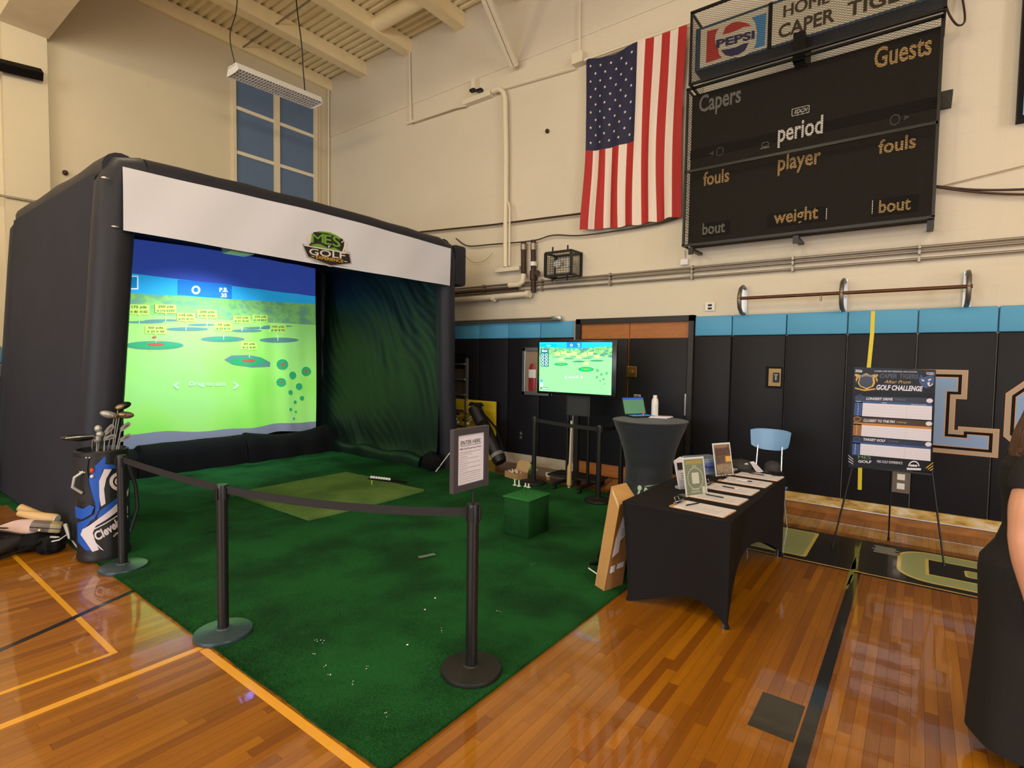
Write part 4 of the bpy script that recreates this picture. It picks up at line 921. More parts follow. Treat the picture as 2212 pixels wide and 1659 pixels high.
L_ = [(-.30, .94), (.60, .94), (.60, 1.07), (.44, 1.07), (.44, 1.03), (.24, 1.03), (.24, 1.53), (.33, 1.53), (.33, 1.67), (-.30, 1.67), (-.30, 1.53), (-.14, 1.53), (-.14, 1.07), (-.30, 1.07)]
wall_letter('wall_letter', L_, 'large light blue letter L with taupe border on the black pads')
O_ = [(.80, 1.12), (.98, .94), (1.5, .94), (1.68, 1.12), (1.68, 1.49), (1.5, 1.67), (.98, 1.67), (.80, 1.49)]
wall_letter('wall_letter', O_, 'light blue octagonal letter right of the L, partly behind the woman', poly_off(O_, -.22))
# fire extinguisher cabinet
fc = thing('extinguisher_cabinet', P2(1147, 800, 7.40), 'silver framed recessed cabinet beside the television', 'cabinet')
a, c = Yp(1129, 852, 7.41), Yp(1168, 751, 7.41); x0, x1, z0, z1 = a.x, c.x+.25, a.z, c.z
b = B()
for q in ((x0, z0, x1, z0+.06), (x0, z1-.06, x1, z1), (x0, z0, x0+.06, z1), (x1-.06, z0, x1, z1)): b.b2((q[0], 7.38, q[1]), (q[2], 7.43, q[3]), bev=.006)
b.build('frame', M_alu, fc)
B().b2((x0+.05, 7.405, z0+.05), (x1-.05, 7.415, z1-.05)).build('back', mat('cabinet_inside', (150, 128, 110), .6), fc)
ex = B().lathe([(.07, 0), (.075, .05), (.075, .36), (.045, .44), (.02, .46)], 16, (x0+.20, 7.40, z0+.07), sy=.3).build('cylinder', mat('cabinet_red', (150, 46, 52), .35), fc, smooth=True)
B().lathe([(.077, .22), (.077, .36)], 16, (x0+.20, 7.399, z0+.07), sy=.3).build('label_band', M_white, ex, smooth=True)
# hanging unlit fixture, cables, brace
hx = thing('hanging_fixture', (-9.0, 5.08, 6.4), 'unlit white louvered ceiling fixture hanging in front of the window', 'light')
fa, fb = Xp(502, 150, -9.0), Xp(684, 222, -9.0)
Mh = T(-9.0, (fa.y+fb.y)/2, (fa.z+fb.z)/2) @ Rx(math.atan2(fb.z-fa.z, fb.y-fa.y)); LN = (fb-fa).length
b = B(); W2 = .20
b.box((0, 0, .05), (.26, LN, .05), Mh, .01); 
b.add([Mh @ Vector(p) for p in ((-.13, -LN/2, .07), (-W2, -LN/2, -.05), (-W2, LN/2, -.05), (-.13, LN/2, .07), (.13, -LN/2, .07), (W2, -LN/2, -.05), (W2, LN/2, -.05), (.13, LN/2, .07))], [(0, 1, 2, 3), (4, 7, 6, 5)])
b.build('housing', M_white, hx)
b = B()
for sy_ in (-1, 1): b.add([Mh @ Vector(p) for p in ((-.13, sy_*LN/2, .075), (.13, sy_*LN/2, .075), (W2, sy_*LN/2, -.055), (.10, sy_*LN/2, -.07), (-.10, sy_*LN/2, -.07), (-W2, sy_*LN/2, -.055))], [(0, 1, 2, 3, 4, 5)])
b.build('end_cap', M_white, hx, kind='stuff')
for i in range(30): B().box((0, -LN/2+LN*(i+.5)/30, -.03), (.36, .006, .045), Mh).build('louver_blade', M_white, hx)
for x in (-.10, 0, .10): B().box((x, 0, -.03), (.006, LN, .045), Mh).build('louver_rail', M_white, hx)
for x in (-.15, -.05, .05, .15): B().tube([Mh @ Vector((x, -LN/2+.03, .005)), Mh @ Vector((x, LN/2-.03, .005))], .0127, 8).build('tube', mat('lamp_tube_off', (215, 212, 205), .4), hx, smooth=True)
pipe([(-9.0, fa.y+.05, fa.z+.07), (-9.03, fa.y-.02, 6.9), (-9.05, fa.y+.1, 7.4), (-9.1, fa.y+.15, 8.1)], .008, M_rust, 'left suspension wire of the hanging fixture', 6, 'wire', 'wire')
pc = Xp(659, 198, -9.0); pt_ = Xp(652, 100, -8.9)
pipe([pc, Xp(655, 150, -9.0), pt_, Xp(643, 30, -8.9), Xp(640, 0, -8.9), (-8.9, Xp(640, 0, -8.9).y, 8.1)], .010, M_black, 'black power cable dropping from the ceiling to the hanging fixture', 6, 'cable', 'cable')
pipe([(-11.0, 5.47, 7.90), (-8.9, 5.45, 7.90), (-4, 5.4, 7.9), (3, 5.3, 7.9)], .016, M_galv, 'bare conduit running across under the ceiling joists', 6)
q0, q1 = Yp(1111, 143, 7.38), Yp(1052, 0, 6.5); dq = q1+(q1-q0)*(8.2-q1.z)/(q1.z-q0.z)
br_ = thing('roof_brace', tuple(q0), 'cream twin channel brace slanting up from the wall to the ceiling', 'brace')
for s_ in (-1, 1):
    o_ = Vector((.045*s_, 0, 0)); d_ = (dq-q0).normalized(); M_ = (T(*(q0.lerp(dq, .5)+o_)) @ d_.to_track_quat('Z', 'Y').to_matrix().to_4x4())
    B().box((0, 0, 0), (.07, .07, (dq-q0).length), M_, .004).build('channel', M_cream2, br_)
# black rail at far left, conduit below it
B().b2(Xp(-60, 120, LX+.25), Xp(92, 168, LX+.30)) 
a, c = Xp(0, 140, LX+.25), Xp(91, 162, LX+.25)
B().tube([a+(a-c)*3, c], .09, 4).build('black_rail', M_sbe, label='thick black bar ending on the pilaster at the upper left', cat='bar')
a, c = Xp(0, 422, LX+.17), Xp(56, 432, LX+.17)
pipe([a+(a-c)*3, c+(c-a)*1.5], .018, M_galv, 'thin grey conduit on the far left wall above the enclosure', 6)
# folded bleachers on the left wall
bl = thing('bleachers', (-9.9, -.5, 0), 'folded grey bleacher rows stacked against the left wall', 'bleachers')
for i in range(7):
    z = 1.55-.235*i
    B().b2((-10.9, -5.5, z-.10), (-9.86, 2.2, z+.06), bev=.01).build('bleacher_board', mat('bleacher_grey', (104, 112, 118), .5, var=(4, .08)), bl)
    B().b2((-10.95, -5.5, z-.20), (-10.0, 2.2, z-.10)).build('bleacher_gap', M_sbe, bl)
for y in (-4, -2, 0, 1.62): B().b2((-9.86, y, 1.42), (-9.78, y+.07, 1.58), bev=.02).build('handle', M_sbe, bl)
# yellow panel, ladder leaning at the wall
yp = thing('yellow_pad', (-6.2, 7.35, 0), 'yellow ribbed foam panel leaning on the black pads behind the golf bag', 'panel')
a, c = Yp(1008, 866, 7.33), Yp(1075, 868, 7.33)
B().box(((a.x+c.x)/2-.12, 7.28, .53), (c.x-a.x+.25, .05, 1.04), T(0, 0, 0), .012).build('panel', mat('foam_yellow', (206, 180, 24), .6, var=(3, .06)), yp)
for i in range(25): B().b2((a.x-.24, 7.252, .05+i*.04), (c.x, 7.256, .054+i*.04)).build('rib', mat('foam_rib', (176, 152, 16), .6), yp)
ld = thing('ladder', (-6.55, 7.2, 0), 'shiny aluminium ladder leaning behind the right enclosure post', 'ladder')
for x in (-6.98, -6.52): B().box((x, 7.26, .92), (.07, .03, 1.84), bev=.004).box((x-.03*(1 if x < -6.8 else -1), 7.235, .92), (.012, .06, 1.84)).build('rail', M_alu, ld)
for i in range(6): B().b2((-6.95, 7.20, .28+i*.28), (-6.55, 7.27, .305+i*.28)).build('rung', M_alu, ld)
B().b2((-7.03, 7.2, 1.80), (-6.46, 7.30, 1.90), bev=.02).build('top_cap', M_sbe, ld); B().b2((-6.93, 7.28, .5), (-6.57, 7.30, 1.6)).build('board_behind', mat('ladder_board', (70, 60, 50), .6), ld)
# ================= STANCHIONS =================
M_post = mat('stanchion_black', (30, 29, 30), .38, .2); M_base = mat('stanchion_rubber', (24, 24, 25), .55, bump=(90, .1)); M_belt = mat('belt_webbing', (28, 27, 30), .7, bump=(300, .4))
def stanchion(x, y, h, label, metal=False, hd=0.):
    t = thing('stanchion', (x, y, .012 if not metal else .0), label, 'stanchion', rz=hd)
    B().lathe([(.17, 0), (.175, .012), (.17, .028), (.12, .036), (.05, .046), (.045, .052)], 40).build('base', mat('base_blue_highlight', (60, 76, 84), .3, .2) if metal else M_base, t, local=True, smooth=True)  # bluish variant has a highlight put into the base colour
    B().lathe([(.033, .03), (.033, h-.10)], 24).build('pole', M_post, t, local=True, smooth=True)
    c = B().lathe([(.037, h-.105), (.037, h-.012), (.034, h)], 24).build('belt_head', M_post, t, local=True, smooth=True)
    for a in range(4): B().box((.040, 0, h-.055), (.012, .026, .075), Rz(a*PI/2), .003).build('clip_slot', M_blackm, c, local=True)
    return t
def belt(t, a, c, za, zc, sag=.01):
    fn = lambda u, v: (a[0]+(c[0]-a[0])*u, a[1]+(c[1]-a[1])*u, za+(zc-za)*u-.025+.05*v-sag*4*u*(1-u)+.0)
    b = B().grid(fn, 24, 1); k = len(b.v); d = Vector((c[1]-a[1], a[0]-c[0], 0)).normalized()*.0015
    b.v = [tuple(Vector(p)+d) for p in b.v]+[tuple(Vector(p)-d) for p in b.v]; f = b.f[:]; b.f = f+[tuple(i+k for i in q)[::-1] for q in f]
    return b.build('belt', M_belt, t)
s1 = stanchion(-1.97, 2.26, .97, 'front black stanchion carrying the framed ENTER HERE sign', hd=.5)
s2 = stanchion(-3.50, 1.59, .975, 'black stanchion standing alone at the carpet edge with a bluish highlight coloured into its base', True, hd=.2)
s3 = stanchion(-5.235, 1.575, .955, 'black stanchion directly in front of the blue golf bag', True)
s4 = stanchion(-4.37, 6.33, .965, 'back stanchion nearest the small open cardboard box')
s5 = stanchion(-3.18, 6.05, .97, 'back stanchion in front of the television, nearer the table')
s6 = stanchion(-3.10, 6.52, .97, 'back stanchion standing beside the round high table')
belt(s3, (-5.20, 1.575), (-3.54, 1.59), .92, .945); belt(s2, (-3.46, 1.60), (-2.01, 2.25), .945, .93, .035)
belt(s4, (-4.33, 6.32), (-3.22, 6.06), .93, .93); belt(s5, (-3.17, 6.09), (-3.11, 6.48), .93, .93)
# sign on the front stanchion
sgn = thing('rules_sign', (-1.97, 2.26, .982), 'black framed ENTER HERE rules sign on top of the front stanchion', 'sign')
B().tube([(-1.97, 2.26, .975), (-1.97, 2.26, 1.05)], .008, 8).build('stem', M_blackm, sgn)
YC, ZC = 2.228, 1.245
b = B(); W_, H_ = .146, .172
for q in ((-W_, -H_, W_, -H_+.035), (-W_, H_-.035, W_, H_), (-W_, -H_+.035, -W_+.035, H_-.035), (W_-.035, -H_+.035, W_, H_-.035)): b.b2((-1.985, YC+q[0], ZC+q[1]), (-1.955, YC+q[2], ZC+q[3]))
b.build('frame', mat('sign_frame_grey', (66, 62, 68), .45), sgn)
sF = Fr((-1.965, YC, ZC), (0, 1, 0), (0, 0, 1))
B().b2((-1.975, YC-W_+.03, ZC-H_+.03), (-1.966, YC+W_-.03, ZC+H_-.03)).build('sheet', M_paper, sgn)
b = B(); text(b, 'ENTER HERE', -.082, .082, .082, .104, .001, sF, .0); b.flat(rect(-.084, .084, .074, .076), .001, sF)
text(b, 'MES Golf Experience Rules', -.088, .088, .052, .064, .001, sF, .0)
b.build('heading', M_ink, sgn, kind='stuff')
b = B(); rl_ = random.Random(2)
ws = 'the rules are posted here for all golf guests to read before play and swing with care at the net please wait your turn in line behind the rope'.split()
for i in range(14):
    z = .040-.0125*i; n = rl_.choice((9, 10, 5, 9, 3, 8)); s_ = ' '.join(rl_.choice(ws) for _ in range(n)); text(b, s_, -.088, -.088+min(.176, .019*n), z-.0035, z+.0035, .001, sF, 0)
b.build('small_print', M_ink2, sgn, kind='stuff')

# ================= REGISTRATION TABLE =================
tb = thing('registration_table', (-1.335, 4.6, 0), 'rectangular folding table under a tight black stretch cover', 'table')
TX0, TX1, TY0, TY1, TZ = -1.735, -.945, 3.665, 5.52, .757
M_cov = mat('black_stretch_cover', (30, 28, 31), .85, bump=(420, .2), spec=.15)
ft = [(TX0+.05, TY0+.02), (TX1-.01, TY0+.03), (TX1+.0, TY1-.03), (TX0+.03, TY1-.03)]
tops = [(TX0, TY0), (TX1, TY0), (TX1, TY1), (TX0, TY1)]
arch = [.13, .30, .13, .30]
def cover(u, v):                                    # u around perimeter, v from top (1) to hem (0)
    s_ = (u % 1)*4; k = int(s_) % 4; t = s_-int(s_)
    a, c = Vector(tops[k]), Vector(tops[(k+1) % 4]); fa_, fc_ = Vector(ft[k]), Vector(ft[(k+1) % 4])
    top = a.lerp(c, t); bot = fa_.lerp(fc_, t)
    d = c-a; n_ = Vector((d.y, -d.x)).normalized()
    if k == 0: tt = t**1.7
    else: tt = t
    hem = arch[k]*(math.sin(PI*tt)**.8 if 0 < tt < 1 else 0)
    pull = (.07 if k % 2 == 0 else .10)*math.sin(PI*t)*(1-v)**1.0
    w_ = (v)**1.5
    p = bot.lerp(top, w_) - n_*pull
    z = hem+(TZ-.012-hem)*v
    e = min(t, 1-t)*d.length
    rd_ = .035*max(0, 1-e/.035)                      # soften vertical corners
    if rd_ > 0: p -= ((a if t < .5 else c)-Vector(((TX0+TX1)/2, (TY0+TY1)/2))).normalized()*rd_*.45
    return (p.x, p.y, z)
bb = B().grid(cover, 200, 26)
bb.build('cover_skirt', M_cov, tb, smooth=True)
def ctop(u, v):
    x = TX0+.004+(TX1-TX0-.008)*u; y = TY0+.004+(TY1-TY0-.008)*v; e = min(u*(TX1-TX0), (1-u)*(TX1-TX0), v*(TY1-TY0), (1-v)*(TY1-TY0))
    return (x, y, TZ-.012*max(0, 1-e/.03)**2)
B().grid(ctop, 40, 70).build('cover_top', M_cov, tb, smooth=True)
B().b2((TX0+.02, TY0+.02, TZ-.05), (TX1-.02, TY1-.02, TZ-.014)).build('table_board', mat('table_plastic', (190, 188, 182), .5), tb)
for x in (TX0+.085, TX1-.04):
    for y in (TY0+.055, TY1-.06): B().tube([(x, y, TZ-.05), (x, y, .0)], .014, 8).build('leg', mat('table_steel', (110, 110, 112), .4, .8), tb, smooth=True)
for p_ in ft: 
    pp = Vector(p_).lerp(Vector(((TX0+TX1)/2, (TY0+TY1)/2)), .03); B().lathe([(.018, 0), (.019, .015), (.012, .03)], 12, (pp.x, pp.y, 0)).build('foot_cup', M_cov, tb, smooth=True)
# clipboards
M_cb = mat('clipboard_brown', (196, 148, 96), .5, var=(14, .06)); M_steelc = mat('clip_steel', (168, 168, 174), .25, 1.)
def clipboard(px, py, rot, label, pen=None, clip=M_steelc, dz=0.):
    c = Zp(px, py, TZ+.01); t = thing('clipboard', (c.x, c.y, TZ+dz), label, 'clipboard', rz=rot)
    L_h, W_h = .20, .122
    B().prism(rrect(-L_h, L_h, -W_h, W_h, .02), 0, .004, floorF()).build('board', M_cb, t, local=True)
    B().prism(rect(-L_h+.035, L_h-.006, -W_h+.006, W_h-.008), .004, .0075, floorF()).build('paper_stack', M_paper, t, local=True)
    b = B(); r = random.Random(int(px))
    for i in range(13):
        x = -L_h+.09+.02*i; b.flat(rect(x, x+.0018, -W_h+.02, -W_h+.02+.18*(.5+.5*r.random())), .0082, floorF())
    b.build('print', M_ink2, t, local=True, kind='stuff')
    k = B().box((-L_h+.02, 0, .010), (.03, .10, .010), bev=.003).build('clip_base', clip, t, local=True)
    B().add([(-L_h+.005, -.05, .014), (-L_h+.005, .05, .014), (-L_h+.045, .045, .030), (-L_h+.045, -.045, .030), (-L_h+.005, -.05, .018), (-L_h+.005, .05, .018), (-L_h+.040, .045, .036), (-L_h+.040, -.045, .036)], [(0, 1, 2, 3), (7, 6, 5, 4), (0, 4, 5, 1), (3, 2, 6, 7), (0, 3, 7, 4), (1, 5, 6, 2)]).build('clip_lever', clip, k, local=True)
    b = B(); b.tube([(-L_h+.02, -.03, .014), (-L_h+.0, -.03, .05), (-L_h-.0, .03, .05), (-L_h+.02, .03, .014)], .003, 6); b.build('clip_wire', clip, k, local=True, smooth=True)
    if pen: 
        pr_ = thing('pen', (c.x+pen[0], c.y+pen[1], TZ+dz+.0135), pen[3], 'pen', rz=pen[2])
        B().tube([(-.07, 0, 0), (-.062, 0, 0), (.035, 0, 0), (.036, 0, 0)], [.002, .0048, .0048, .004], 8).build('barrel', pen[4], pr_, local=True, smooth=True)
        B().tube([(.035, 0, 0), (.07, 0, 0)], [.005, .0045], 8).build('cap', pen[5], pr_, local=True, smooth=True)
    return t
M_penb = mat('pen_black', (24, 24, 26), .3); M_pens = mat('pen_silver', (214, 212, 214), .3, .5)
clipboard(1517, 1096, -.09, 'clipboard nearest the front table edge with its pen standing at the clip', (-.08, .03, 1.2, 'black pen lying crosswise on the nearest clipboard', M_penb, M_penb), M_steelc)
clipboard(1549, 1073, -.06, 'second clipboard from the front edge of the black table', (-.02, .0, -.12, 'black pen on the second clipboard from the front', M_penb, M_penb))
clipboard(1578, 1054, -.05, 'middle clipboard of the five, lying below the plastic bin', (.0, .0, -.15, 'black pen on the middle clipboard of five', M_penb, M_pens))
clipboard(1609, 1039, -.04, 'fourth clipboard from the front, with a silver and black pen', (-.01, .0, -.05, 'silver and black pen on the fourth clipboard', M_pens, M_penb), M_blackm)
clipboard(1637, 1026, -.06, 'farthest clipboard on the table, beside the white card', (-.02, .02, -.12, 'black pen on the farthest clipboard', M_penb, M_penb), M_blackm)
# slanted acrylic sign holders
M_acr = mat('acrylic_edge', (222, 226, 230), .2); M_g1 = mat('flyer_green', (128, 138, 122), .4); M_g2 = mat('flyer_gold', (170, 150, 92), .5); M_gl = mat('flyer_light', (206, 210, 202), .5)
def holder(pb, rz, w_, h_, lean, label, name='sign_holder'):
    t = thing(name, (pb[0], pb[1], TZ), label, 'sign', rz=rz)
    B().box((-.045, 0, .002), (.09, w_, .004)).build('foot', mat('acrylic_foot', (84, 84, 84), .15), t, local=True)
    F_ = Fr((0, 0, .002), (0, 1, 0), (-math.sin(lean), 0, math.cos(lean)))
    B().prism(rect(-w_/2, w_/2, 0, h_), -.004, 0, F_).build('frame', M_acr, t, local=True)
    return t, F_
ha = Zp(1506, 1072, TZ); t, F_ = holder((ha.x, ha.y), -.50, .216, .30, .20, 'slanted sign holder with green flyer, nearest on the table')
w_, h_ = .216, .30
B().flat(rect(-.096, .096, .010, .285), .001, F_).build('flyer', M_g1, t, local=True); B().flat(rect(-.085, .085, .245, .275), .0016, F_).build('flyer_title_band', M_g2, t, local=True)
b = B(); ring(b, 0, .135, .078, .085, .005, .002, F_); text(b, 'SCAN', -.022, .022, .225, .237, .002, F_, .03); text(b, 'MES GOLF', -.05, .03, .048, .06, .002, F_, .02); text(b, 'EXPERIENCE', -.055, .035, .028, .04, .002, F_, .02); b.build('flyer_print', M_gl, t, local=True, kind='stuff')
B().flat(rrect(-.036, .036, .095, .180, .008), .003, F_).build('flyer_phone_card', M_gl, t, local=True); B().flat(rrect(.055, .088, .015, .07, .006), .003, F_).build('flyer_small_card', M_gl, t, local=True)
b = B()
for q in ((-.075, .11, .14), (.062, .13, .16)): b.flat(rect(q[0], q[0]+.015, q[1], q[2]), .0018, F_)
b.build('flyer_marks', M_ink2, t, local=True, kind='stuff')
hb_ = Zp(1566, 1028, TZ); t, F_ = holder((hb_.x, hb_.y), -.50, .216, .30, .20, 'slanted sign holder with brown photo flyer, behind the clipboards')
B().flat(rect(-.096, .096, .010, .285), .001, F_).build('flyer', mat('flyer_brown', (120, 98, 86), .4, var=(40, .45)), t, local=True)
B().flat(rect(-.09, .06, .262, .278), .002, F_).build('flyer_title_band', mat('flyer_tan', (200, 150, 100), .5), t, local=True); B().flat(rect(.03, .093, .125, .175), .002, F_).build('flyer_orange_box', mat('flyer_orange', (232, 176, 84), .5), t, local=True)
b = B()
for i in range(5): b.flat(rect(-.085, .015, .118+.012*i, .122+.012*i), .002, F_)
text(b, 'AFTER PROM', -.08, .05, .265, .275, .003, F_, .02); b.build('flyer_print', M_ink, t, local=True, kind='stuff')
B().flat(rect(-.085, .09, .185, .25), .002, F_).build('flyer_photo', mat('flyer_photo', (96, 70, 62), .4, var=(60, .6)), t, local=True)
B().flat(rect(-.085, .09, .02, .105), .002, F_).build('flyer_photo', mat('flyer_photo2', (150, 132, 108), .4, var=(60, .4)), t, local=True)
# flyer stack in pocket
hc = Zp(1479, 1056, TZ); t = thing('flyer_rack', (hc.x, hc.y, TZ), 'narrow stack of white flyers behind the green sign holder', 'flyers', rz=-.45)
F2 = Fr((0, 0, .0), (0, 1, 0), (-.24, 0, .97))
for i in range(4): B().prism([(-.055+.004*i, 0), (.055+.004*i, 0), (.055, .225+.01*i), (.01*i-.01, .245+.006*i), (-.055, .235)], -.004-.006*i, -.001-.006*i, F2).build('flyer', M_paper, t, local=True)
B().flat(rect(-.046, .050, .155, .215), .001, F2).build('flyer_photo', mat('flyer_dark', (44, 34, 34), .4, var=(50, .8)), t, local=True)
b = B()
for i, q in enumerate(((-.01, .03), (-.015, .035), (-.02, .045))): b.flat(rect(q[0], q[1], .085+.018*i, .093+.018*i), .001, F2)
for i in range(9): b.flat(rect(-.04, .045, .012+.007*i, .014+.007*i), .001, F2)
b.build('flyer_print', M_ink2, t, local=True, kind='stuff')
B().box((-.02, 0, .012), (.06, .12, .024), bev=.004).build('pocket', mat('acrylic_clear', (200, 205, 214), .1, alpha=.45), t, local=True)
# plastic bin
pc_ = Zp(1515, 1022, TZ); t = thing('plastic_bin', (pc_.x, pc_.y+.05, TZ), 'clear plastic storage bin with blue latch handles', 'bin', rz=-.55)
M_clr = mat('clear_plastic', (170, 186, 216), .15, alpha=.55); M_lat = mat('latch_blue', (40, 52, 132), .35)
b = B(); hw, hl, hh = .10, .15, .135
for s_ in (-1, 1): b.box((s_*hw, 0, hh/2), (.004, 2*hl, hh)); b.box((0, s_*hl, hh/2), (2*hw, .004, hh))
b.box((0, 0, .003), (2*hw, 2*hl, .005)); b.build('tub', M_clr, t, local=True, kind='stuff')
B().box((0, 0, hh+.006), (2*hw+.02, 2*hl+.02, .012), bev=.004).build('lid', M_clr, t, local=True)
for s_ in (-1, 1):
    B().box((s_*(hw+.006), -.02, hh*.55), (.008, .10, .08), bev=.003).build('latch', mat('latch_pale', (96, 112, 170), .3), t, local=True)
    B().tube([(s_*(hw+.012), -.09, hh*.66), (s_*(hw+.026), -.05, hh*.55), (s_*(hw+.026), .02, hh*.55), (s_*(hw+.012), .06, hh*.66)], .005, 6).build('handle', M_lat, t, local=True, smooth=True)
for i in range(3): B().box((-.03+.03*i, .0+.03*i, .05), (.05, .12, .07), Rz(.3*i), .004).build('contents', M_paper, t, local=True)
# tan box + white board behind, cap, card
q = Zp(1568, 1010, TZ); t = thing('card_box', (q.x, q.y, TZ), 'tan cardboard tray with white sheet behind the brown flyer holder', 'box', rz=-.3)
B().box((-.02, .04, .025), (.14, .10, .05), bev=.004).build('tray', mat('card_tan', (196, 166, 120), .7), t, local=True); B().box((.06, -.07, .012), (.20, .16, .022), bev=.003).build('sheet', M_paper, t, local=True)
def golf_cap(px, py, rz, label, s_=1.):
    q = Zp(px, py, TZ); t = thing('baseball_hat', (q.x, q.y, TZ), label, 'cap', rz=rz)
    M_cap = mat('cap_black', (46, 45, 46), .7, bump=(200, .2)); M_cl = mat('cap_logo', (170, 184, 158), .6)
    B().lathe([(.088*s_, 0), (.092*s_, .03), (.085*s_, .065), (.06*s_, .09), (.02*s_, .10), (.002, .101)], 28, sx=1.1).build('crown', M_cap, t, local=True, smooth=True)
    def br(u, v): a = -1.15+2.3*u; r = .085+.075*v*math.cos(a*.85); return (r*math.cos(a)*s_*1.05, r*math.sin(a)*s_, (.012-.012*v-.014*abs(math.sin(a))*v+.004)*s_+.006)
    bb_ = B().grid(br, 20, 6); bb_.grid(lambda u, v: Vector(br(u, v))-Vector((0, 0, .004)), 20, 6).build('brim', M_cap, t, local=True, smooth=True)
    lg = B().flat([(.03, .0)]+[], 0, floorF()) if False else B()
    for (y, z, r) in ((.0, .055, .022), (-.018, .048, .012), (.016, .047, .013)): lg.ball((.083*s_, y, z*s_), r*s_, 7, (.35, 1, .8))
    lg.build('emblem', M_cl, t, local=True, smooth=True, kind='stuff'); B().ball((0, 0, .101*s_), .008, 6, (1, 1, .5)).build('button', M_cap, t, local=True, smooth=True)
    return t
golf_cap(1600, 1014, -.8, 'large black cap with pale green emblem behind the clipboards', 1.15)
golf_cap(1668, 1018, -1.2, 'black cap with pale emblem at the far right corner of table', .8)
q = Zp(1643, 1020, TZ); t = thing('tent_card', (q.x, q.y, TZ), 'small folded white card between the two black caps', 'card', rz=-.35)
F3 = Fr((0, 0, 0), (0, 1, 0), (-.75, 0, .66)); B().prism([(-.055, 0), (.05, 0), (.035, .13), (-.03, .13)], -.002, 0, F3).build('card', M_paper, t, local=True)
b = B()
for i in range(6): b.flat(rect(-.035, .03, .02+.014*i, .022+.014*i), .001, F3)
b.build('print', M_ink2, t, local=True, kind='stuff')
q = Zp(1683, 1026, TZ); t = thing('sunglasses', (q.x-.02, q.y-.05, TZ), 'dark folded sunglasses on the right side of the table', 'glasses', rz=.4)
for s_ in (-1, 1): B().box((s_*.035, 0, .018), (.055, .006, .035), bev=.003).build('lens', M_sbe, t, local=True); B().tube([(s_*.064, 0, .03), (s_*.04, -.06, .012), (-s_*.03, -.065, .006)], .003, 6).build('temple', M_blackm, t, local=True)
B().box((0, 0, .028), (.02, .005, .006)).build('bridge', M_blackm, t, local=True)

# ---- blue school chair ----
ch = thing('school_chair', (-1.30, 6.30, 0), 'pale blue plastic school chair behind the black table', 'chair', rz=0)
M_chb = mat('chair_blue', (116, 160, 208), .35)
def bk(u, v): 
    x = (-.21+.42*u); e = abs(2*u-1); z = .82+.235*v; z = z if v > .5 else .82+.235*v+.05*(e**3)*(1-2*v)
    z -= .02*e**4*(v)
    sx_c = 1-.10*(1-v)*1.0
    return (-1.30+x*sx_c, 6.50+.045*(1-(2*u-1)**2)+.03*v, z)
b = B().grid(bk, 20, 8); b.grid(lambda u, v: Vector(bk(1-u, v))+Vector((0, .012, 0)), 20, 8); b.build('backrest', M_chb, ch, smooth=True)
def st_(u, v): 
    x = -.21+.42*u; y = -.20+.40*v; return (-1.30+x, 6.28+y, .445-.02*math.sin(PI*u)*math.sin(PI*v)-.03*max(0, .15-v)/.15)
b = B().grid(st_, 16, 16); b.grid(lambda u, v: Vector(st_(1-u, v))-Vector((0, 0, .012)), 16, 16); b.build('seat', M_chb, ch, smooth=True)
for s_ in (-1, 1):
    x = -1.30+s_*.125
    B().tube([(x, 6.53, .87), (x+s_*.005, 6.50, .62), (x+s_*.015, 6.45, .47), (x+s_*.02, 6.38, .435)], .011, 10).build('back_post', M_chrome, ch, smooth=True)
    for y0, y1 in ((6.42, 6.50), (6.12, 6.06)): B().tube([(-1.30+s_*.17, y0, .43), (-1.30+s_*.21, y1, .0)], .011, 10).build('leg', M_chrome, ch, smooth=True)
    B().tube([(-1.30+s_*.17, 6.42, .43), (-1.30+s_*.17, 6.12, .43)], .011, 8).build('seat_rail', M_chrome, ch, smooth=True)

# ---- long cardboard box leaning on the table ----
M_card = mat('cardboard', (192, 146, 90), .7, var=(5, .05)); M_cards = mat('cardboard_side', (150, 104, 58), .7, var=(5, .06))
lb0, lb1, lb2 = Vector((-1.985, 3.755, .012)), Vector((-1.875, 3.70, .012)), Vector((-1.815, 3.90, .012))
lx = thing('long_box', tuple(lb1), 'tall narrow cardboard box leaning against the left side of the table', 'box')
def ZX(px, py, X): return Xp(px, py, X)
e1 = lb1-lb0; e2 = lb2-lb1; up = Vector((.03, .10, .80)); top0 = Vector((-1.96, 3.90, .80))
tops_ = [lb0+Vector((.095, .055, .80)), lb1+Vector((.085, .06, .68)), lb2+Vector((.06, .05, .72)), lb0+e2+Vector((.07, .05, .80))]
bots = [lb0, lb1, lb2, lb0+e2]
b = B(); b.add(bots+tops_, [(0, 3, 2, 1), (4, 5, 6, 7), (0, 1, 5, 4), (1, 2, 6, 5), (2, 3, 7, 6), (3, 0, 4, 7)]); b.build('carton', M_card, lx)
nv = (bots[1]-bots[2]).cross(tops_[1]-bots[1]).normalized(); nv = nv if nv.x > 0 else -nv
def LS(x, y, h=0.): p = (bots[1].lerp(bots[2], x)).lerp(tops_[1].lerp(tops_[2], x), y); return p+nv*(.002+h)
B().flat([(0, 0), (1, 0), (1, 1), (0, 1)], -.001, LS).build('side_face', M_cards, lx)
B().flat([(.10, .38), (.45, .42), (.45, .55), (.95, .62), (.95, .86), (.35, .82), (.12, .60)], .001, LS).build('shipping_label', M_paper, lx)
b = B(); text(b, 'SHIP', .5, .8, .72, .75, .002, LS, .03)
for i in range(4): b.flat(rect(.45, .85, .60+.025*i, .607+.025*i), .002, LS)
b.build('label_print', M_ink, lx, kind='stuff')
B().flat(rect(.12, .38, .20, .28), .001, LS).build('sticker', M_paper, lx); B().flat(rect(.48, .88, .22, .28), .001, LS).build('sticker', M_paper, lx)
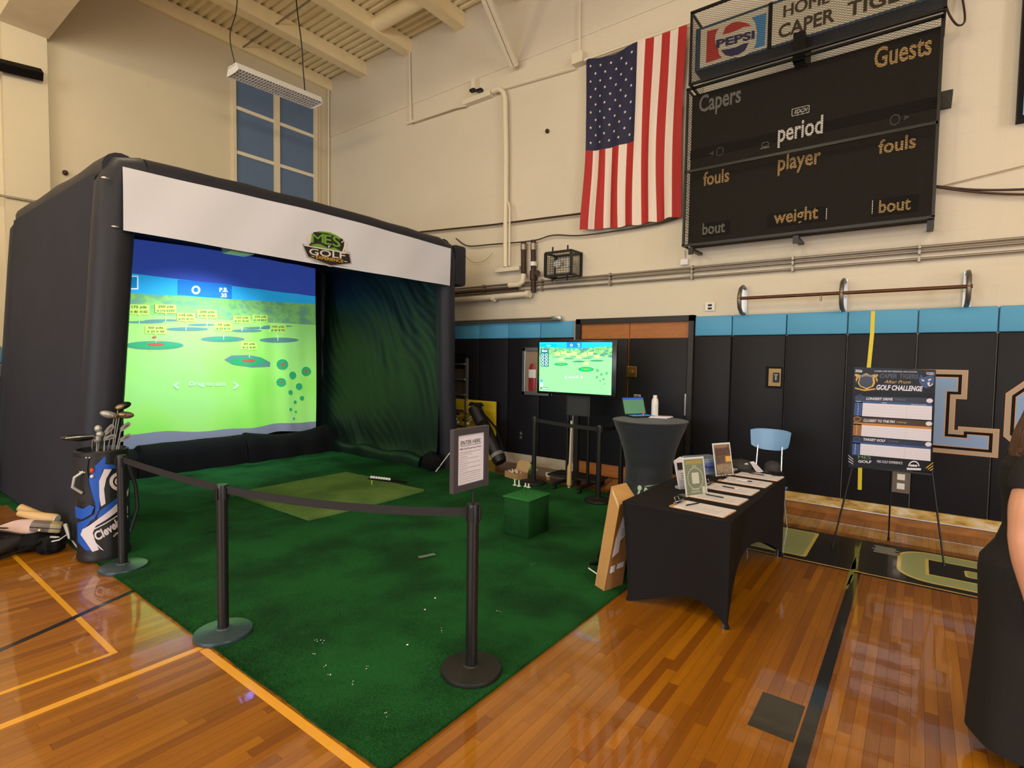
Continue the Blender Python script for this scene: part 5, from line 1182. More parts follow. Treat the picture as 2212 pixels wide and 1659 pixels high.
def LT(x, y, h=0.): return tops_[0].lerp(tops_[1], x)+ (bots[0]-tops_[0])*y+Vector((0, -.004-h, .003))
B().flat([(.15, -.005), (.9, .005), (1.0, .05), (.6, .035), (.2, .03)], .0, LT).build('glossy_tape', mat('clear_tape', (230, 200, 160), .1), lx)
# dark bag behind the box, with bits of white
bg = thing('backpack', (-2.02, 4.15, .012), 'crumpled black bag on the turf behind the leaning cardboard box', 'bag')
rb2 = random.Random(4)
def blob(b, c, r, s3, amp, seed, n=14):
    k = len(b.v); b.ball(c, r, n, s3)
    for i in range(k, len(b.v)):
        p = Vector(b.v[i])-Vector(c); d = p.normalized()
        f = 1+amp*(math.sin(d.x*5+seed)*math.sin(d.y*6+seed*2)+.5*math.sin(d.z*11+d.x*9+seed))
        q = Vector(c)+p*f; b.v[i] = (q.x, q.y, q.z)
    return b
b = blob(B(), (-2.0, 4.15, .13), .17, (.8, 1.1, .72), .10, 1); b.build('body', M_dark, bg, smooth=True)
B().tube([(-2.09, 4.00, .10), (-2.17, 4.02, .06), (-2.12, 4.15, .03)], .012, 6).build('strap', M_sbe, bg, smooth=True)
B().tube([(-2.14, 3.93, .06), (-2.02, 3.90, .035)], .006, 6).build('white_cord', M_white, bg); B().ball((-2.03, 3.95, .09), .022, 6, (1, .5, 1)).build('tag', M_white, bg, smooth=True)

# ---- easel with poster ----
es = thing('easel', (-.18, 6.3, 0), 'thin black tripod easel holding the golf challenge poster', 'easel')
for a, c in (((-.36, 6.41, 1.60), (-.61, 6.05, 0)), ((.02, 6.35, 1.60), (.25, 6.15, 0)), ((-.18, 6.42, 1.60), (-.18, 6.67, 0))):
    o = B().tube([a, Vector(a).lerp(Vector(c), .55), c], [.010, .009, .007], 8).build('leg', M_blackm, es, smooth=True)
    B().tube([Vector(c)+(Vector(a)-Vector(c))*.02, c], .011, 8).build('foot_tip', M_blackm, o, smooth=True)
B().box((-.18, 6.225, .80), (.62, .02, .015)).build('ledge', M_blackm, es); B().box((-.18, 6.38, 1.60), (.40, .02, .03)).build('head_plate', M_blackm, es)
po = thing('poster', (-.19, 6.2, .81), 'glossy black golf challenge poster board with three white score tables', 'poster')
c = [Yp(*q, 6.2) for q in ((1833, 1009), (2013, 1019), (2022, 799), (1845, 793))]
B().add([tuple(p) for p in c]+[(p.x, p.y+.008, p.z) for p in c], [(0, 1, 2, 3), (7, 6, 5, 4), (0, 4, 5, 1), (1, 5, 6, 2), (2, 6, 7, 3), (3, 7, 4, 0)]).build('board', mat('poster_black', (13, 12, 15), .25, spec=.2, bump=(5, .12)), po)
def PO(x, y, h=0.): p_ = Yp(1820+x*.15676, 780+y*.15676, 6.2); return Vector((p_.x, 6.199-h, p_.z))
def pt(nm, poly, m, h=.001): return B().flat(poly, h, PO).build(nm, m, po)
gl = dict(spec=.35)
P_wh, P_bl, P_or, P_gd, P_nv = mat('print_white', (216, 212, 228), .25, **gl), mat('print_blue', (44, 76, 136), .25, **gl), mat('print_orange', (196, 128, 40), .25, **gl), mat('print_gold', (206, 160, 60), .3, **gl), mat('print_navy', (34, 40, 66), .25, **gl)
pt('table_header', [(170, 540), (1235, 590), (1232, 620), (170, 572)], P_bl); pt('rank_strip', [(170, 560), (275, 565), (262, 755), (155, 748)], P_bl); pt('score_table', [(280, 576), (1235, 622), (1228, 814), (268, 757)], P_wh, .0015)
pt('section_bar', [(150, 765), (1240, 830), (1232, 905), (150, 842)], mat('print_brown', (58, 40, 22), .3, **gl)); pt('table_header', [(150, 842), (1228, 908), (1225, 942), (150, 876)], P_or); pt('rank_strip', [(148, 860), (262, 868), (252, 1030), (140, 1022)], mat('print_bronze', (150, 98, 36), .3, **gl)); pt('score_table', [(265, 882), (1226, 940), (1220, 1108), (255, 1032)], P_wh, .0015)
pt('section_bar', [(150, 1040), (1230, 1115), (1226, 1180), (140, 1105)], P_nv); pt('table_header', [(138, 1104), (1218, 1182), (1216, 1216), (138, 1136)], P_bl); pt('rank_strip', [(135, 1120), (245, 1130), (238, 1300), (130, 1290)], P_bl); pt('score_table', [(248, 1138), (1214, 1214), (1210, 1378), (240, 1290)], P_wh, .0015)
pt('section_bar', [(170, 480), (1240, 510), (1236, 585), (172, 545)], P_nv, .0008)
def ptxt(s_, x0, y0, x1, y1, h_, m, nm='print', bold=.03, shear=.2, kind=None):
    dx, dy = x1-x0, y1-y0; text(B(), s_, 0, 1, 0, 1, .002, lambda x, y, h=0.: PO(x0+dx*x+h_*shear*y*1.0, y0+dy*x-h_*y, h), bold, 0).build(nm, m, po)
ptxt('GOLF CHALLENGE', 460, 396, 1095, 418, 72, P_wh, bold=.035); ptxt('After Prom', 572, 305, 930, 312, 44, P_gd, bold=.0, shear=.5)
ptxt('LONGEST DRIVE', 325, 534, 685, 545, 36, P_wh); ptxt('CLOSEST TO THE PIN', 285, 834, 715, 856, 36, P_wh); ptxt('TARGET GOLF', 282, 1093, 585, 1116, 34, P_wh)
M_pd = mat('print_dim', (96, 98, 112), .3, **gl)
ptxt('Challenge', 722, 545, 870, 550, 30, M_pd, bold=0); ptxt('Challenge', 740, 858, 880, 864, 30, P_gd, bold=0); ptxt('Challenge', 625, 1118, 770, 1126, 30, M_pd, bold=0)
ptxt('CAPER', 505, 235, 750, 240, 62, mat('print_slate', (62, 66, 92), .3, **gl)); ptxt('TIGERS', 775, 240, 1040, 246, 62, MC['print_slate'])
ptxt('LOWER CAPE MAY REGIONAL HIGH SCHOOL', 440, 148, 1030, 160, 20, P_wh, bold=.01, shear=0); ptxt('2026', 172, 152, 270, 158, 38, P_wh); ptxt('CAPERS', 1150, 165, 1262, 172, 14, P_wh); ptxt('TIGERS', 1150, 186, 1266, 193, 14, P_wh)
ptxt('MES GOLF EXPERIENCE', 475, 1398, 825, 1422, 34, P_wh, shear=0)
for i, s_ in enumerate('12345'):
    for x, y, dy in ((222, 598, 36), (202, 898, 30), (182, 1156, 30)): ptxt(s_, x-7-i*3, y+i*dy, x+(-1 if s_ == '1' else 5)-i*3, y+i*dy, 20, P_wh, shear=0)
ptxt('RANK', 190, 560, 255, 563, 12, P_wh, shear=0); ptxt('NAME', 545, 580, 610, 583, 12, P_wh, shear=0); ptxt('DISTANCE (YARDS)', 945, 604, 1155, 612, 12, P_wh, shear=0)
b = B()
for x0, y0, x1, y1, rows_ in ((280, 576, 1235, 622, 5), (265, 882, 1226, 940, 5), (248, 1138, 1214, 1214, 5)):
    hgt_ = 188 if y0 < 600 else 160
    for i in range(1, rows_): b.flat([(x0, y0+hgt_*i/rows_), (x1, y1+hgt_*i/rows_+2), (x1, y1+hgt_*i/rows_+4), (x0, y0+hgt_*i/rows_+2)], .002, PO)
    xm = x0+(x1-x0)*.635; b.flat([(xm, y0+30), (xm+3, y0+30), (xm-8, y0+hgt_+30), (xm-11, y0+hgt_+30)], .002, PO)
b.build('table_rules', mat('print_rule', (176, 168, 176), .4), po, kind='stuff')
# shield crest, emblems, balls
b = B().flat([(205, 180), (260, 195), (325, 165), (390, 195), (450, 180), (455, 215), (440, 235), (450, 300), (425, 350), (330, 390), (240, 350), (210, 300), (228, 235), (205, 215)], .002, PO).flat([(170, 180), (200, 175), (215, 230), (190, 290), (180, 250), (195, 220), (170, 200)], .002, PO).flat([(490, 190), (462, 178), (455, 235), (475, 295), (485, 255), (465, 225), (488, 205)], .002, PO).flat([(170, 362), (300, 392), (450, 375), (460, 392), (300, 412), (175, 382)], .0024, PO)
b.build('crest_gold', P_gd, po, kind='stuff')
pt('crest_field', [(250, 215), (325, 195), (410, 215), (420, 300), (400, 345), (330, 370), (250, 340), (228, 295)], P_nv, .003); pt('crest_stripe', [(235, 200), (325, 180), (425, 200), (425, 225), (325, 205), (235, 228)], mat('print_pewter', (130, 120, 110), .3, **gl), .004)
pt('emblem', [(1060, 205), (1110, 225), (1180, 205), (1230, 190), (1265, 230), (1262, 300), (1220, 350), (1150, 375), (1090, 340), (1052, 280)], mat('print_royal', (38, 62, 112),   .25, **gl), .002)
for q in ([(1065, 215), (1075, 185), (1110, 222)], [(1225, 195), (1262, 182), (1262, 232)]): pt('emblem_ear', q, MC['print_royal'], .002)
for q in ([(1085, 250), (1130, 262), (1120, 280), (1092, 270)], [(1175, 258), (1215, 240), (1222, 256), (1185, 276)]): pt('emblem_eye', q, P_wh, .003)
pt('emblem_white', [(1170, 295), (1205, 290), (1195, 325), (1215, 335), (1245, 300), (1240, 330), (1195, 350), (1170, 320)], P_wh, .003)
for x, y in ((1200, 546), (1190, 862), (1183, 1146)): pt('ball_mark', ell(x, y, 45, 31, 20), P_wh, .003)
for x, y, m in ((235, 500, P_bl), (203, 798, P_or), (195, 1072, P_bl)): b = B(); ring(b, x, y, 50, 36, 8, .003, PO, 20); b.build('round_mark', m, po)
ptxt('MES', 215, 1345, 390, 1352, 46, mat('print_logogreen', (96, 130, 80), .3, **gl), shear=0); ptxt('GOLF', 215, 1398, 398, 1408, 36, P_wh, shear=0)
b = B(); ring(b, 983, 1450, 78, 76, 16, .002, PO, 16, PI, 2*PI); b.flat([(885, 1470), (1082, 1476), (1080, 1505), (885, 1498)], .002, PO).flat([(930, 1425), (1030, 1430), (1028, 1456), (930, 1450)], .002, PO); b.build('badge', P_wh, po, kind='stuff')
for i in range(3): pt('corner_stripe', [(1145+i*28, 1470+i*18), (1250, 1390+i*42), (1252, 1402+i*42), (1160+i*26, 1476+i*18)], P_gd, .002)
for i in range(3): pt('corner_stripe', [(80, 1290+i*40), (150, 1350+i*32), (148, 1362+i*32), (80, 1304+i*40)], mat('print_silver', (170, 172, 186), .2, **gl), .002)
# ================= TELEVISION ON STAND =================
TY = 6.42
tv = thing('television', (-3.76, TY, 1.33), 'large flat television showing the golf range on a black stand', 'television')
tl, br2 = Yp(1163, 737, TY), Yp(1328, 857, TY)
B().b2((tl.x-.012, TY, br2.z-.015), (br2.x+.012, TY+.045, tl.z+.012), bev=.008).build('bezel', mat('tv_bezel', (14, 14, 18), .25), tv, smooth=True)
B().b2((tl.x+.3, TY+.045, br2.z+.12), (br2.x-.3, TY+.08, tl.z-.15), bev=.01).build('rear_housing', M_black, tv)
def V6(x, y, h=0.): p_ = Yp(1140+x*.09946, 730+y*.09946, TY); return Vector((p_.x, TY-.002-h, p_.z))
TE = .85
def tem(n, c, s_=TE): return mat('tv_'+n, c, .3, emit=s_)
def vt(nm, poly, m, h=.001): return B().flat(poly, h, V6).build(nm, m, tv)
vt('screen', [(250, 1150), (1815, 1245), (1838, 92), (258, 92)], tem('field', (144, 222, 160)))
vt('screen_sky', [(258, 92), (1838, 92), (1836, 180), (1500, 205), (1000, 235), (640, 215), (258, 205)], tem('sky', (30, 196, 244)), .002)
B().flat([(258, 205), (640, 215), (1000, 235), (1500, 205), (1836, 180), (1832, 430), (1500, 385), (1000, 370), (560, 380), (258, 380)], .0018, V6).build('screen_trees', blotch('tv_trees', [(84, 140, 150), (104, 186, 120), (150, 214, 140), (110, 180, 110)], 16, TE, (1, 1, 1.6)), tv)
for (x, y, rx, ry) in ((728, 572, 148, 32), (1270, 682, 165, 52)): vt('screen_green', ell(x, y, rx, ry), tem('green_rim', (30, 150, 90)), .003); vt('screen_green_core', ell(x, y, rx*.82, ry*.72), tem('green', (20, 206, 120)), .004); vt('screen_hole', ell(x, y-4, rx*.3, ry*.3), tem('red', (170, 150, 70)), .005)
b = B()
for (x, y, rx, ry) in ((1115, 512, 140, 18), (1505, 495, 155, 18), (900, 450, 115, 12), (640, 418, 110, 8), (1290, 442, 110, 10), (990, 410, 90, 8), (1360, 412, 90, 8)): b.flat(ell(x, y, rx, ry), .003, V6)
b.build('screen_far_greens', tem('far_green', (60, 150, 110)), tv, kind='stuff')
b = B(); tb_ = B()
for i, (x, y) in enumerate(((650, 340), (787, 320), (890, 360), (1015, 335), (1112, 412), (1237, 355), (1365, 335), (1505, 400), (730, 465), (1270, 555))):
    b.flat(rect(x-55, x+55, y-32, y+32), .005, V6); tb_.flat(rect(x-38, x+38, y-16, y-6), .006, V6).flat(rect(x-30, x+30, y+8, y+16), .006, V6)
b.build('screen_labels', tem('label', (206, 232, 160)), tv, kind='stuff'); tb_.build('screen_label_marks', tem('label_mark', (150, 170, 90)), tv, kind='stuff')
vt('screen_name_box', [(290, 130), (635, 135), (635, 190), (290, 185)], tem('cyan', (0, 186, 220)), .004)
vt('screen_score_box', [(855, 92), (1175, 100), (1172, 215), (855, 208)], tem('blue', (16, 140, 214)), .004)
vt('screen_side_box', [(282, 235), (465, 240), (460, 628), (282, 618)], tem('slate', (52, 128, 136)), .003)
b = B(); ring(b, 955, 158, 30, 30, 12, .006, V6, 16); text(b, 'P.B.', 1085, 1145, 150, 122, .006, V6); text(b, '35', 1098, 1135, 198, 166, .006, V6); text(b, 'Guest', 425, 500, 180, 148, .006, V6); text(b, 'Shots', 315, 430, 300, 258, .006, V6, .04)
for i in range(4):
    for x in (330, 412): ring(b, x, 374+i*67, 30, 30, 10, .006, V6, 14)
text(b, 'Drag to aim', 898, 1110, 875, 838, .006, V6)
for sg, x in ((-1, 836), (1, 1178)): b.flat([(x+sg*22, 855), (x-sg*10, 820), (x-sg*20, 828), (x+sg*2, 855), (x-sg*20, 884), (x-sg*10, 892)], .006, V6)
b.flat(rrect(275, 332, 975, 1050, 14), .005, V6).flat(rect(310, 430, 1085, 1108), .006, V6); b.build('screen_white_print', tem('white', (236, 246, 246), .95), tv, kind='stuff')
vt('screen_blue_chip', rrect(278, 328, 900, 955, 12), tem('chip', (70, 170, 230)), .005); vt('screen_bar', rect(280, 440, 1070, 1118), tem('bar', (60, 140, 110)), .004)
b = B()
for (x, y, r) in ((1520, 705, 42), (1605, 792, 34), (1720, 768, 38), (1507, 852, 32), (1652, 895, 26), (1577, 930, 18), (1672, 1000, 14), (1618, 1025, 9), (1577, 1072, 10), (1620, 1110, 8)): ring(b, x, y, r, r, 7, .005, V6, 16); b.flat(ell(x, y, r*.6, r*.6, 14), .005, V6)
b.build('screen_disc_map', tem('disc', (84, 160, 120)), tv, kind='stuff')
# stand
st = thing('television_stand', (-3.76, 6.5, 0), 'black metal stand with shelf and twin poles under the television', 'stand')
pxs = (Yp(1227, 900, 6.52).x, Yp(1272, 900, 6.52).x)
for x in pxs: B().tube([(x, 6.52, .09), (x, 6.52, 1.75)], .022, 12).build('pole', M_blackm, st, smooth=True)
B().b2((pxs[0]-.02, 6.50, 1.02), (pxs[1]+.02, 6.53, 1.62), bev=.005).build('column_panel', mat('stand_grey', (44, 46, 50), .5), st)
B().b2((pxs[0]-.05, 6.47, 1.45), (pxs[1]+.05, 6.50, 1.80)).build('mount_plate', M_blackm, st)
for x, y1 in ((pxs[0]-.03, 5.98+.12), (pxs[1]+.03, 6.12)):
    f = B().b2((x-.025, 6.22, .06), (x+.025, 6.95, .10), bev=.006).build('foot', M_blackm, st)
    for y in (6.25, 6.92): B().tube([(x-.02, y, .03), (x+.02, y, .03)], .03, 14).build('caster', M_blackm, f, smooth=True)
B().b2((pxs[0]-.36, 6.56, .10), (pxs[1]+.10, 6.94, .13), bev=.006).build('base_shelf', mat('shelf_dark', (38, 34, 32), .35), st)
pole_x = Yp(1244, 980, 6.6).x
pd_ = thing('cream_pole', (pole_x, 6.45, 0), 'slim cream pole with thick tan lower end standing at the television stand', 'pole')
B().tube([(pole_x, 6.44, .36), (pole_x, 6.46, .95)], .015, 10).build('shaft', mat('pole_cream', (206, 196, 170), .5), pd_, smooth=True)
B().tube([(pole_x, 6.43, .012), (pole_x, 6.43, .04), (pole_x, 6.43, .05), (pole_x, 6.43, .30), (pole_x, 6.44, .36)], [.02, .02, .035, .03, .016], 14).build('lower_sleeve', mat('pole_tan', (190, 160, 110), .55), pd_, smooth=True)
# brown mat under the stand
b = B().add([(-5.55, 6.56, 0), (-3.47, 6.56, 0), (-3.62, 7.36, 0), (-6.2, 7.36, 0), (-5.55, 6.56, .010), (-3.47, 6.56, .010), (-3.62, 7.36, .010), (-6.2, 7.36, .010)], [(4, 5, 6, 7), (0, 1, 5, 4), (1, 2, 6, 5), (2, 3, 7, 6), (3, 0, 4, 7)])
b.build('brown_mat', mat('mat_brown', (92, 54, 30), .3, coat=.3, var=(5, .35)), label='worn glossy brown mat on the floor under the television stand', cat='mat')
# things on that mat
sh_ = thing('green_shoes', (-5.02, 7.15, .010), 'bright green and black sneakers heaped against the curb', 'shoes')
M_neon = mat('neon_green', (92, 214, 110), .5)
for i, (x, y, a) in enumerate(((-5.10, 7.18, .3), (-4.95, 7.12, -.5))):
    Ms = T(x, y, .0) @ Rz(a)
    o = B(); blob(o, (0, 0, .05), .10, (1.25, .55, .45), .08, i); o.v = [tuple(Ms @ Vector((p[0], p[1], max(p[2], .01)))) for p in o.v]; o.build('upper', M_neon, sh_, smooth=True)
    B().box((0, 0, .018), (.25, .09, .016), Ms, .006).build('sole', M_white, sh_); B().box((-.05, 0, .09), (.07, .06, .04), Ms, .015).build('collar', M_sbe, sh_, smooth=True)
cp_ = Zp(1175, 1040); t = thing('drink_cup', (cp_.x, cp_.y+.12, .010), 'small white and brown paper cup behind the back stanchion', 'cup')
B().lathe([(.032, 0), (.040, .05)], 16).build('lower_band', mat('cup_brown', (170, 130, 90), .6), t, local=True, smooth=True); B().lathe([(.040, .05), (.045, .10)], 16).build('upper_band', M_white, t, local=True, smooth=True)
# small open cardboard box
ob = Zp(1108, 1034); t = thing('open_box', (ob.x+.02, ob.y+.05, .012), 'small open cardboard box with lid raised on the turf edge', 'box', rz=-.28)
b = B(); b.box((0, 0, .004), (.30, .20, .006))
for s_ in (-1, 1): b.box((s_*.149, 0, .045), (.004, .20, .09)); b.box((0, s_*.099, .045), (.30, .004, .09))
b.build('tray', mat('small_card', (176, 138, 96), .7), t, local=True, kind='stuff')
B().add([(-.14, .10, .09), (.15, .10, .09), (.17, .145, .20), (.12, .17, .235), (-.10, .17, .235), (-.15, .145, .20)], [(0, 1, 2, 3, 4, 5)]).add([(-.14, .104, .09), (.15, .104, .09), (.17, .149, .20), (.12, .174, .235), (-.10, .174, .235), (-.15, .149, .20)], [(5, 4, 3, 2, 1, 0)]).build('lid', mat('card_lid', (196, 158, 114), .7), t, local=True, kind='stuff')
r8 = random.Random(8)
for i in range(9): x, y = r8.uniform(-.10, .11), r8.uniform(-.06, .06); B().lathe([(.016, 0), (.007, .01), (.007, .05)], 8, M=T(x, y, .07) @ Ry(r8.uniform(-1.2, 1.2)) @ Rx(r8.uniform(-1, 1))).build('spare_tee', M_white, t, local=True, smooth=True)
for (x, y, l, h_) in ((1112, 1048, 'tall white rubber tee, left one of the tall pair on turf', .085), (1121, 1050, 'tall white rubber tee, right one of the tall pair on turf', .085), (1135, 1051, 'short white rubber tee, left one of the short pair on turf', .05), (1142, 1053, 'short white rubber tee, right one of the short pair on turf', .055)):
    q = Zp(x, y, .014); t = thing('rubber_tee', (q.x, q.y, .013), l, 'tee', group='rubber tees on the turf')
    B().lathe([(.030, 0), (.030, .006), (.012, .010)], 16).build('foot', M_white, t, local=True, smooth=True); B().lathe([(.012, .010), (.011, h_-.01), (.014, h_)], 12).build('stem', M_white, t, local=True, smooth=True)

# ================= HIGH COCKTAIL TABLE =================
CTX, CTY, CTZ = -2.62, 6.30, 1.075
ct = thing('cocktail_table', (CTX, CTY, 0), 'round high table under a dark navy stretch cover', 'table')
M_nav = mat('navy_stretch_cover', (27, 33, 44), .68, bump=(400, .2), sheen=.2)
def CR(v):
    K = ((0, .37), (.12, .33), (.30, .285), (.48, .28), (.66, .32), (.82, .375), (.93, .425), (1, .448))
    for (a_, r0), (c_, r1) in zip(K[:-1], K[1:]):
        if v <= c_: t = (v-a_)/(c_-a_); return r0+(r1-r0)*t
    return .448
def cov(u, v):
    a = 2*PI*u; z = .02+(CTZ-.03)*v; 
    base = .36*(1-v)**1.5*1.0+.0; waist = .235; top = .45
    r = CR(v)
    k = math.cos(4*(a-.3)); r *= 1+.05*k*max(0, 1-v/.35); zz = z+(.10*(1-abs(k))*max(0, 1-v/.12) if v < .12 else 0)
    return (CTX+r*math.cos(a), CTY+r*math.sin(a), zz)
B().grid(cov, 96, 44).build('cover_skirt', M_nav, ct, smooth=True)
B().lathe([(.448, CTZ-.02), (.456, CTZ-.012), (.452, CTZ), (.30, CTZ+.001), (.001, CTZ+.001)], 64, (CTX, CTY, 0)).build('cover_top', M_nav, ct, smooth=True)
B().lathe([(.04, .02), (.04, CTZ-.03)], 16, (CTX, CTY, 0)).build('post', M_blackm, ct, smooth=True); B().lathe([(.28, .0), (.28, .015), (.05, .02)], 32, (CTX, CTY, 0)).build('base_disc', M_blackm, ct, smooth=True)
# printed logo near the hem, facing the camera
ca = math.atan2(-CTY, -CTX)
def CLG(x, y, h=0.):                               # x along circumference (m), y height
    a = ca+.12+x/.34; z = y; v = (z-.02)/(CTZ-.03); r = CR(v)
    r = r*(1+.05*math.cos(4*(a-.3))*max(0, 1-v/.35))+.006+h; return Vector((CTX+r*math.cos(a), CTY+r*math.sin(a), z))
b = B(); text(b, 'MES', -.10, .16, .22, .30, .001, CLG, .03, .2); b.flat(ell(-.155, .285, .03, .03, 18), .001, CLG).flat([(-.10, .31), (.05, .335), (.20, .345), (.26, .33), (.1, .322), (-.05, .31)], .001, CLG).flat([(-.18, .19), (-.14, .20), (-.145, .26), (-.165, .26)], .001, CLG); text(b, 'GOLF', -.15, .15, .12, .19, .001, CLG, .03, .2)
b.build('printed_logo', mat('logo_sage', (186, 204, 186), .6), ct, kind='stuff')
# laptop
def OT(px, py, lim=.37):
    q = Zp(px, py, CTZ); d = Vector((q.x-CTX, q.y-CTY, 0)); d = d*(min(1, lim/max(d.length, 1e-3))); return Vector((CTX+d.x, CTY+d.y, CTZ))
lp = OT(1356, 889, .30); t = thing('laptop', (lp.x-.03, lp.y, CTZ+.002), 'open black laptop with green screen on the round high table', 'laptop', rz=1.02)
B().box((0, 0, .010), (.34, .23, .018), bev=.004).build('base', M_black, t, local=True)
FL = Fr((0, .115, .018), (1, 0, 0), (0, .34, .94)); B().prism(rect(-.17, .17, 0, .235), -.008, 0, FL).build('lid', M_black, t, local=True)
B().flat(rect(-.16, .16, .012, .20), .001, FL).build('screen', mat('laptop_green', (84, 130, 100), .3, emit=.45), t, local=True); B().flat(rect(-.16, .16, .20, .228), .001, FL).build('screen_sky', mat('laptop_blue', (40, 92, 180), .3, emit=.5), t, local=True)
b = B(); rk = random.Random(6)
for i in range(14):
    for j in range(5): b.box((-.13+.02*i, -.04+.022*j, .020), (.016, .017, .003))
b.build('keyboard', mat('keys_blue', (30, 140, 236), .4, emit=.7), t, local=True, kind='stuff')
wb = OT(1420, 897); t = thing('water_bottle', (wb.x, wb.y, CTZ+.0012), 'white water bottle standing on papers on the round table', 'bottle')
B().lathe([(.040, 0), (.044, .01), (.044, .20), (.036, .235), (.026, .245)], 24).build('body', M_white, t, local=True, smooth=True); B().lathe([(.026, .245), (.027, .275), (.024, .282)], 20).build('cap', M_white, t, local=True, smooth=True)
b = B(); bf = lambda x, y, h=0.: Vector((.0445*math.cos(-1.05+x/.044), .0445*math.sin(-1.05+x/.044), y)); text(b, 'WATER', .004, .014, .05, .16, 0, lambda x, y, h=0.: bf(.012-(y-.05)*.08, .05+(x-.004)*11), .0); b.build('print', M_ink2, t, local=True, kind='stuff')
q = OT(1442, 893, .25); t = thing('papers', (q.x, q.y+.03, CTZ+.001), 'stack of white papers at the right side of the round table', 'papers', rz=.3)
for i in range(3): B().box((.0+.03*i, .02*i, .004+.006*i), (.30, .12, .006), Rz(.15*i-.1)).build('sheet', M_paper, t, local=True)
q = OT(1383, 897); t = thing('marker', (q.x, q.y, CTZ+.002), 'orange tube standing beside the laptop', 'marker'); B().lathe([(.010, 0), (.010, .06), (.008, .065)], 12).build('body', mat('orange_plastic', (224, 88, 50), .4), t, local=True, smooth=True)
q = OT(1345, 893); B().box((0, 0, .0125), (.07, .04, .024), T(q.x, q.y, CTZ) @ Rz(.3), .008).build('mouse', M_black, smooth=True, label='small black mouse at the left edge of the round table', cat='mouse')
# pads bag near the right leg of the enclosure
b = blob(B(), (-6.08, 5.96, .165), .16, (1, .8, .95), .10, 3); b.build('dark_bag', M_dark, smooth=True, label='small black bag slumped at the right enclosure post', cat='bag')
p_, q_ = Zp(941, 1019, .014), Zp(972, 962, .55)
B().tube([p_, Vector((p_.x+.18, p_.y+.17, .35))], .008, 6).build('alignment_stick', M_white, smooth=True, label='thin white stick leaning near the right enclosure post', cat='stick')

# ================= GOLF BAGS =================
M_bk = mat('bag_black', (26, 26, 30), .5); M_bb = mat('bag_blue', (24, 84, 186), .5); M_bw = mat('bag_white', (218, 208, 216), .5); M_bn = mat('bag_navy', (22, 34, 66), .55)
M_hd_s2 = mat('handle_silver', (196, 196, 198), .35, .4)
BXc, BYc = -5.70, 1.575
gb = thing('golf_bag', (BXc, BYc, .012), 'blue, white and black golf bag standing behind the left stanchion', 'golf bag')
def GR(z): return .188+.010*math.sin(min(1, z/.95)*PI*.5)-.008*math.sin(z/.93*PI)
def GB(a, z, h=0.): r = GR(z)+h; ox = -.02*z; return Vector((BXc+ox+r*1.05*math.cos(a), BYc+r*math.sin(a)*1.0-.0, z+.012))
B().grid(lambda u, v: GB(2*PI*u, .92*v), 48, 24).build('body', M_bk, gb, smooth=True)
B().lathe([(.193, 0), (.198, .02), (.190, .06)], 32, (BXc, BYc, .012)).build('foot', M_black, gb, smooth=True)
B().lathe([(.190, .84), (.198, .86), (.196, .935), (.178, .945), (.171, .91)], 32, (BXc-.018, BYc, .012)).build('top_cuff', M_bk, gb, smooth=True)
AV = math.atan2(-BYc, -BXc)
def GD(x, y, h=0.):                                # bag art pixels (crop 130..310 x 860..1220) onto the bag wall
    px, py = 130+x*.2169, 860+y*.2169; p_ = Xp(px, py, BXc+.14)
    s_ = (p_.y-BYc)/.195; s_ = max(-.995, min(.995, s_)); a = math.asin(s_); z = max(.03, min(.90, p_.z-.012)); return GB(a, z, .004+h)
def tess(poly, h):                                 # fan through a fine grid so that art follows the curve
    bm = bmesh.new(); vs_ = [bm.verts.new((x, y, 0)) for x, y in poly]; bm.faces.new(vs_); bm.normal_update(); bmesh.ops.triangulate(bm, faces=bm.faces[:], ngon_method='EAR_CLIP')
    for _ in range(3): bmesh.ops.subdivide_edges(bm, edges=[e for e in bm.edges if e.calc_length() > 45], cuts=1); bmesh.ops.triangulate(bm, faces=[f for f in bm.faces if len(f.verts) > 3])
    bm.verts.index_update(); r_ = B().add([GD(v.co.x, v.co.y, h) for v in bm.verts], [[v.index for v in f.verts] for f in bm.faces]); bm.free(); return r_
def art(nm, poly, m, h=.001): return tess(poly, h).build(nm, m, gb, smooth=True)
art('blue_panel', [(285, 800), (345, 690), (410, 700), (380, 800), (385, 950), (375, 1100), (330, 1200), (240, 1270), (130, 1335), (250, 1230), (335, 1150), (340, 1050), (300, 950)], M_bb)
art('blue_panel', [(335, 680), (440, 550), (430, 650), (560, 660), (560, 690), (345, 705)], M_bb, .002)
art('blue_panel', [(380, 1110), (575, 960), (575, 1035), (370, 1200), (355, 1180)], M_bb, .002); art('blue_panel', [(128, 1330), (240, 1250), (300, 1230), (235, 1340), (235, 1390), (310, 1520), (262, 1522), (190, 1440)], M_bb, .002)
art('blue_pocket', [(150, 1050), (180, 1050), (205, 1100), (250, 1108), (300, 1060), (335, 1075), (312, 1150), (240, 1218), (180, 1212)], M_bb, .012)
art('white_stripe', [(420, 700), (492, 700), (440, 790), (418, 900), (432, 1040), (390, 1072), (376, 980), (374, 820)], M_bw, .002)
art('white_stripe', [(570, 1025), (575, 1100), (345, 1265), (310, 1340), (370, 1500), (315, 1528), (228, 1380), (240, 1320), (370, 1190)], M_bw, .003)
art('white_trim', [(575, 1140), (575, 1150), (330, 1305), (318, 1340), (340, 1430), (415, 1505), (385, 1495), (325, 1430), (305, 1335), (325, 1295)], M_bw, .002)
b = B(); ring(b, 560, 822, 92, 90, 34, .006, GD, 40); ring(b, 560, 822, 40, 40, 18, .006, GD, 30); b.flat(ell(560, 822, 10, 10), .006, GD); b.build('round_logo', M_bw, gb, kind='stuff')
ang = -.62
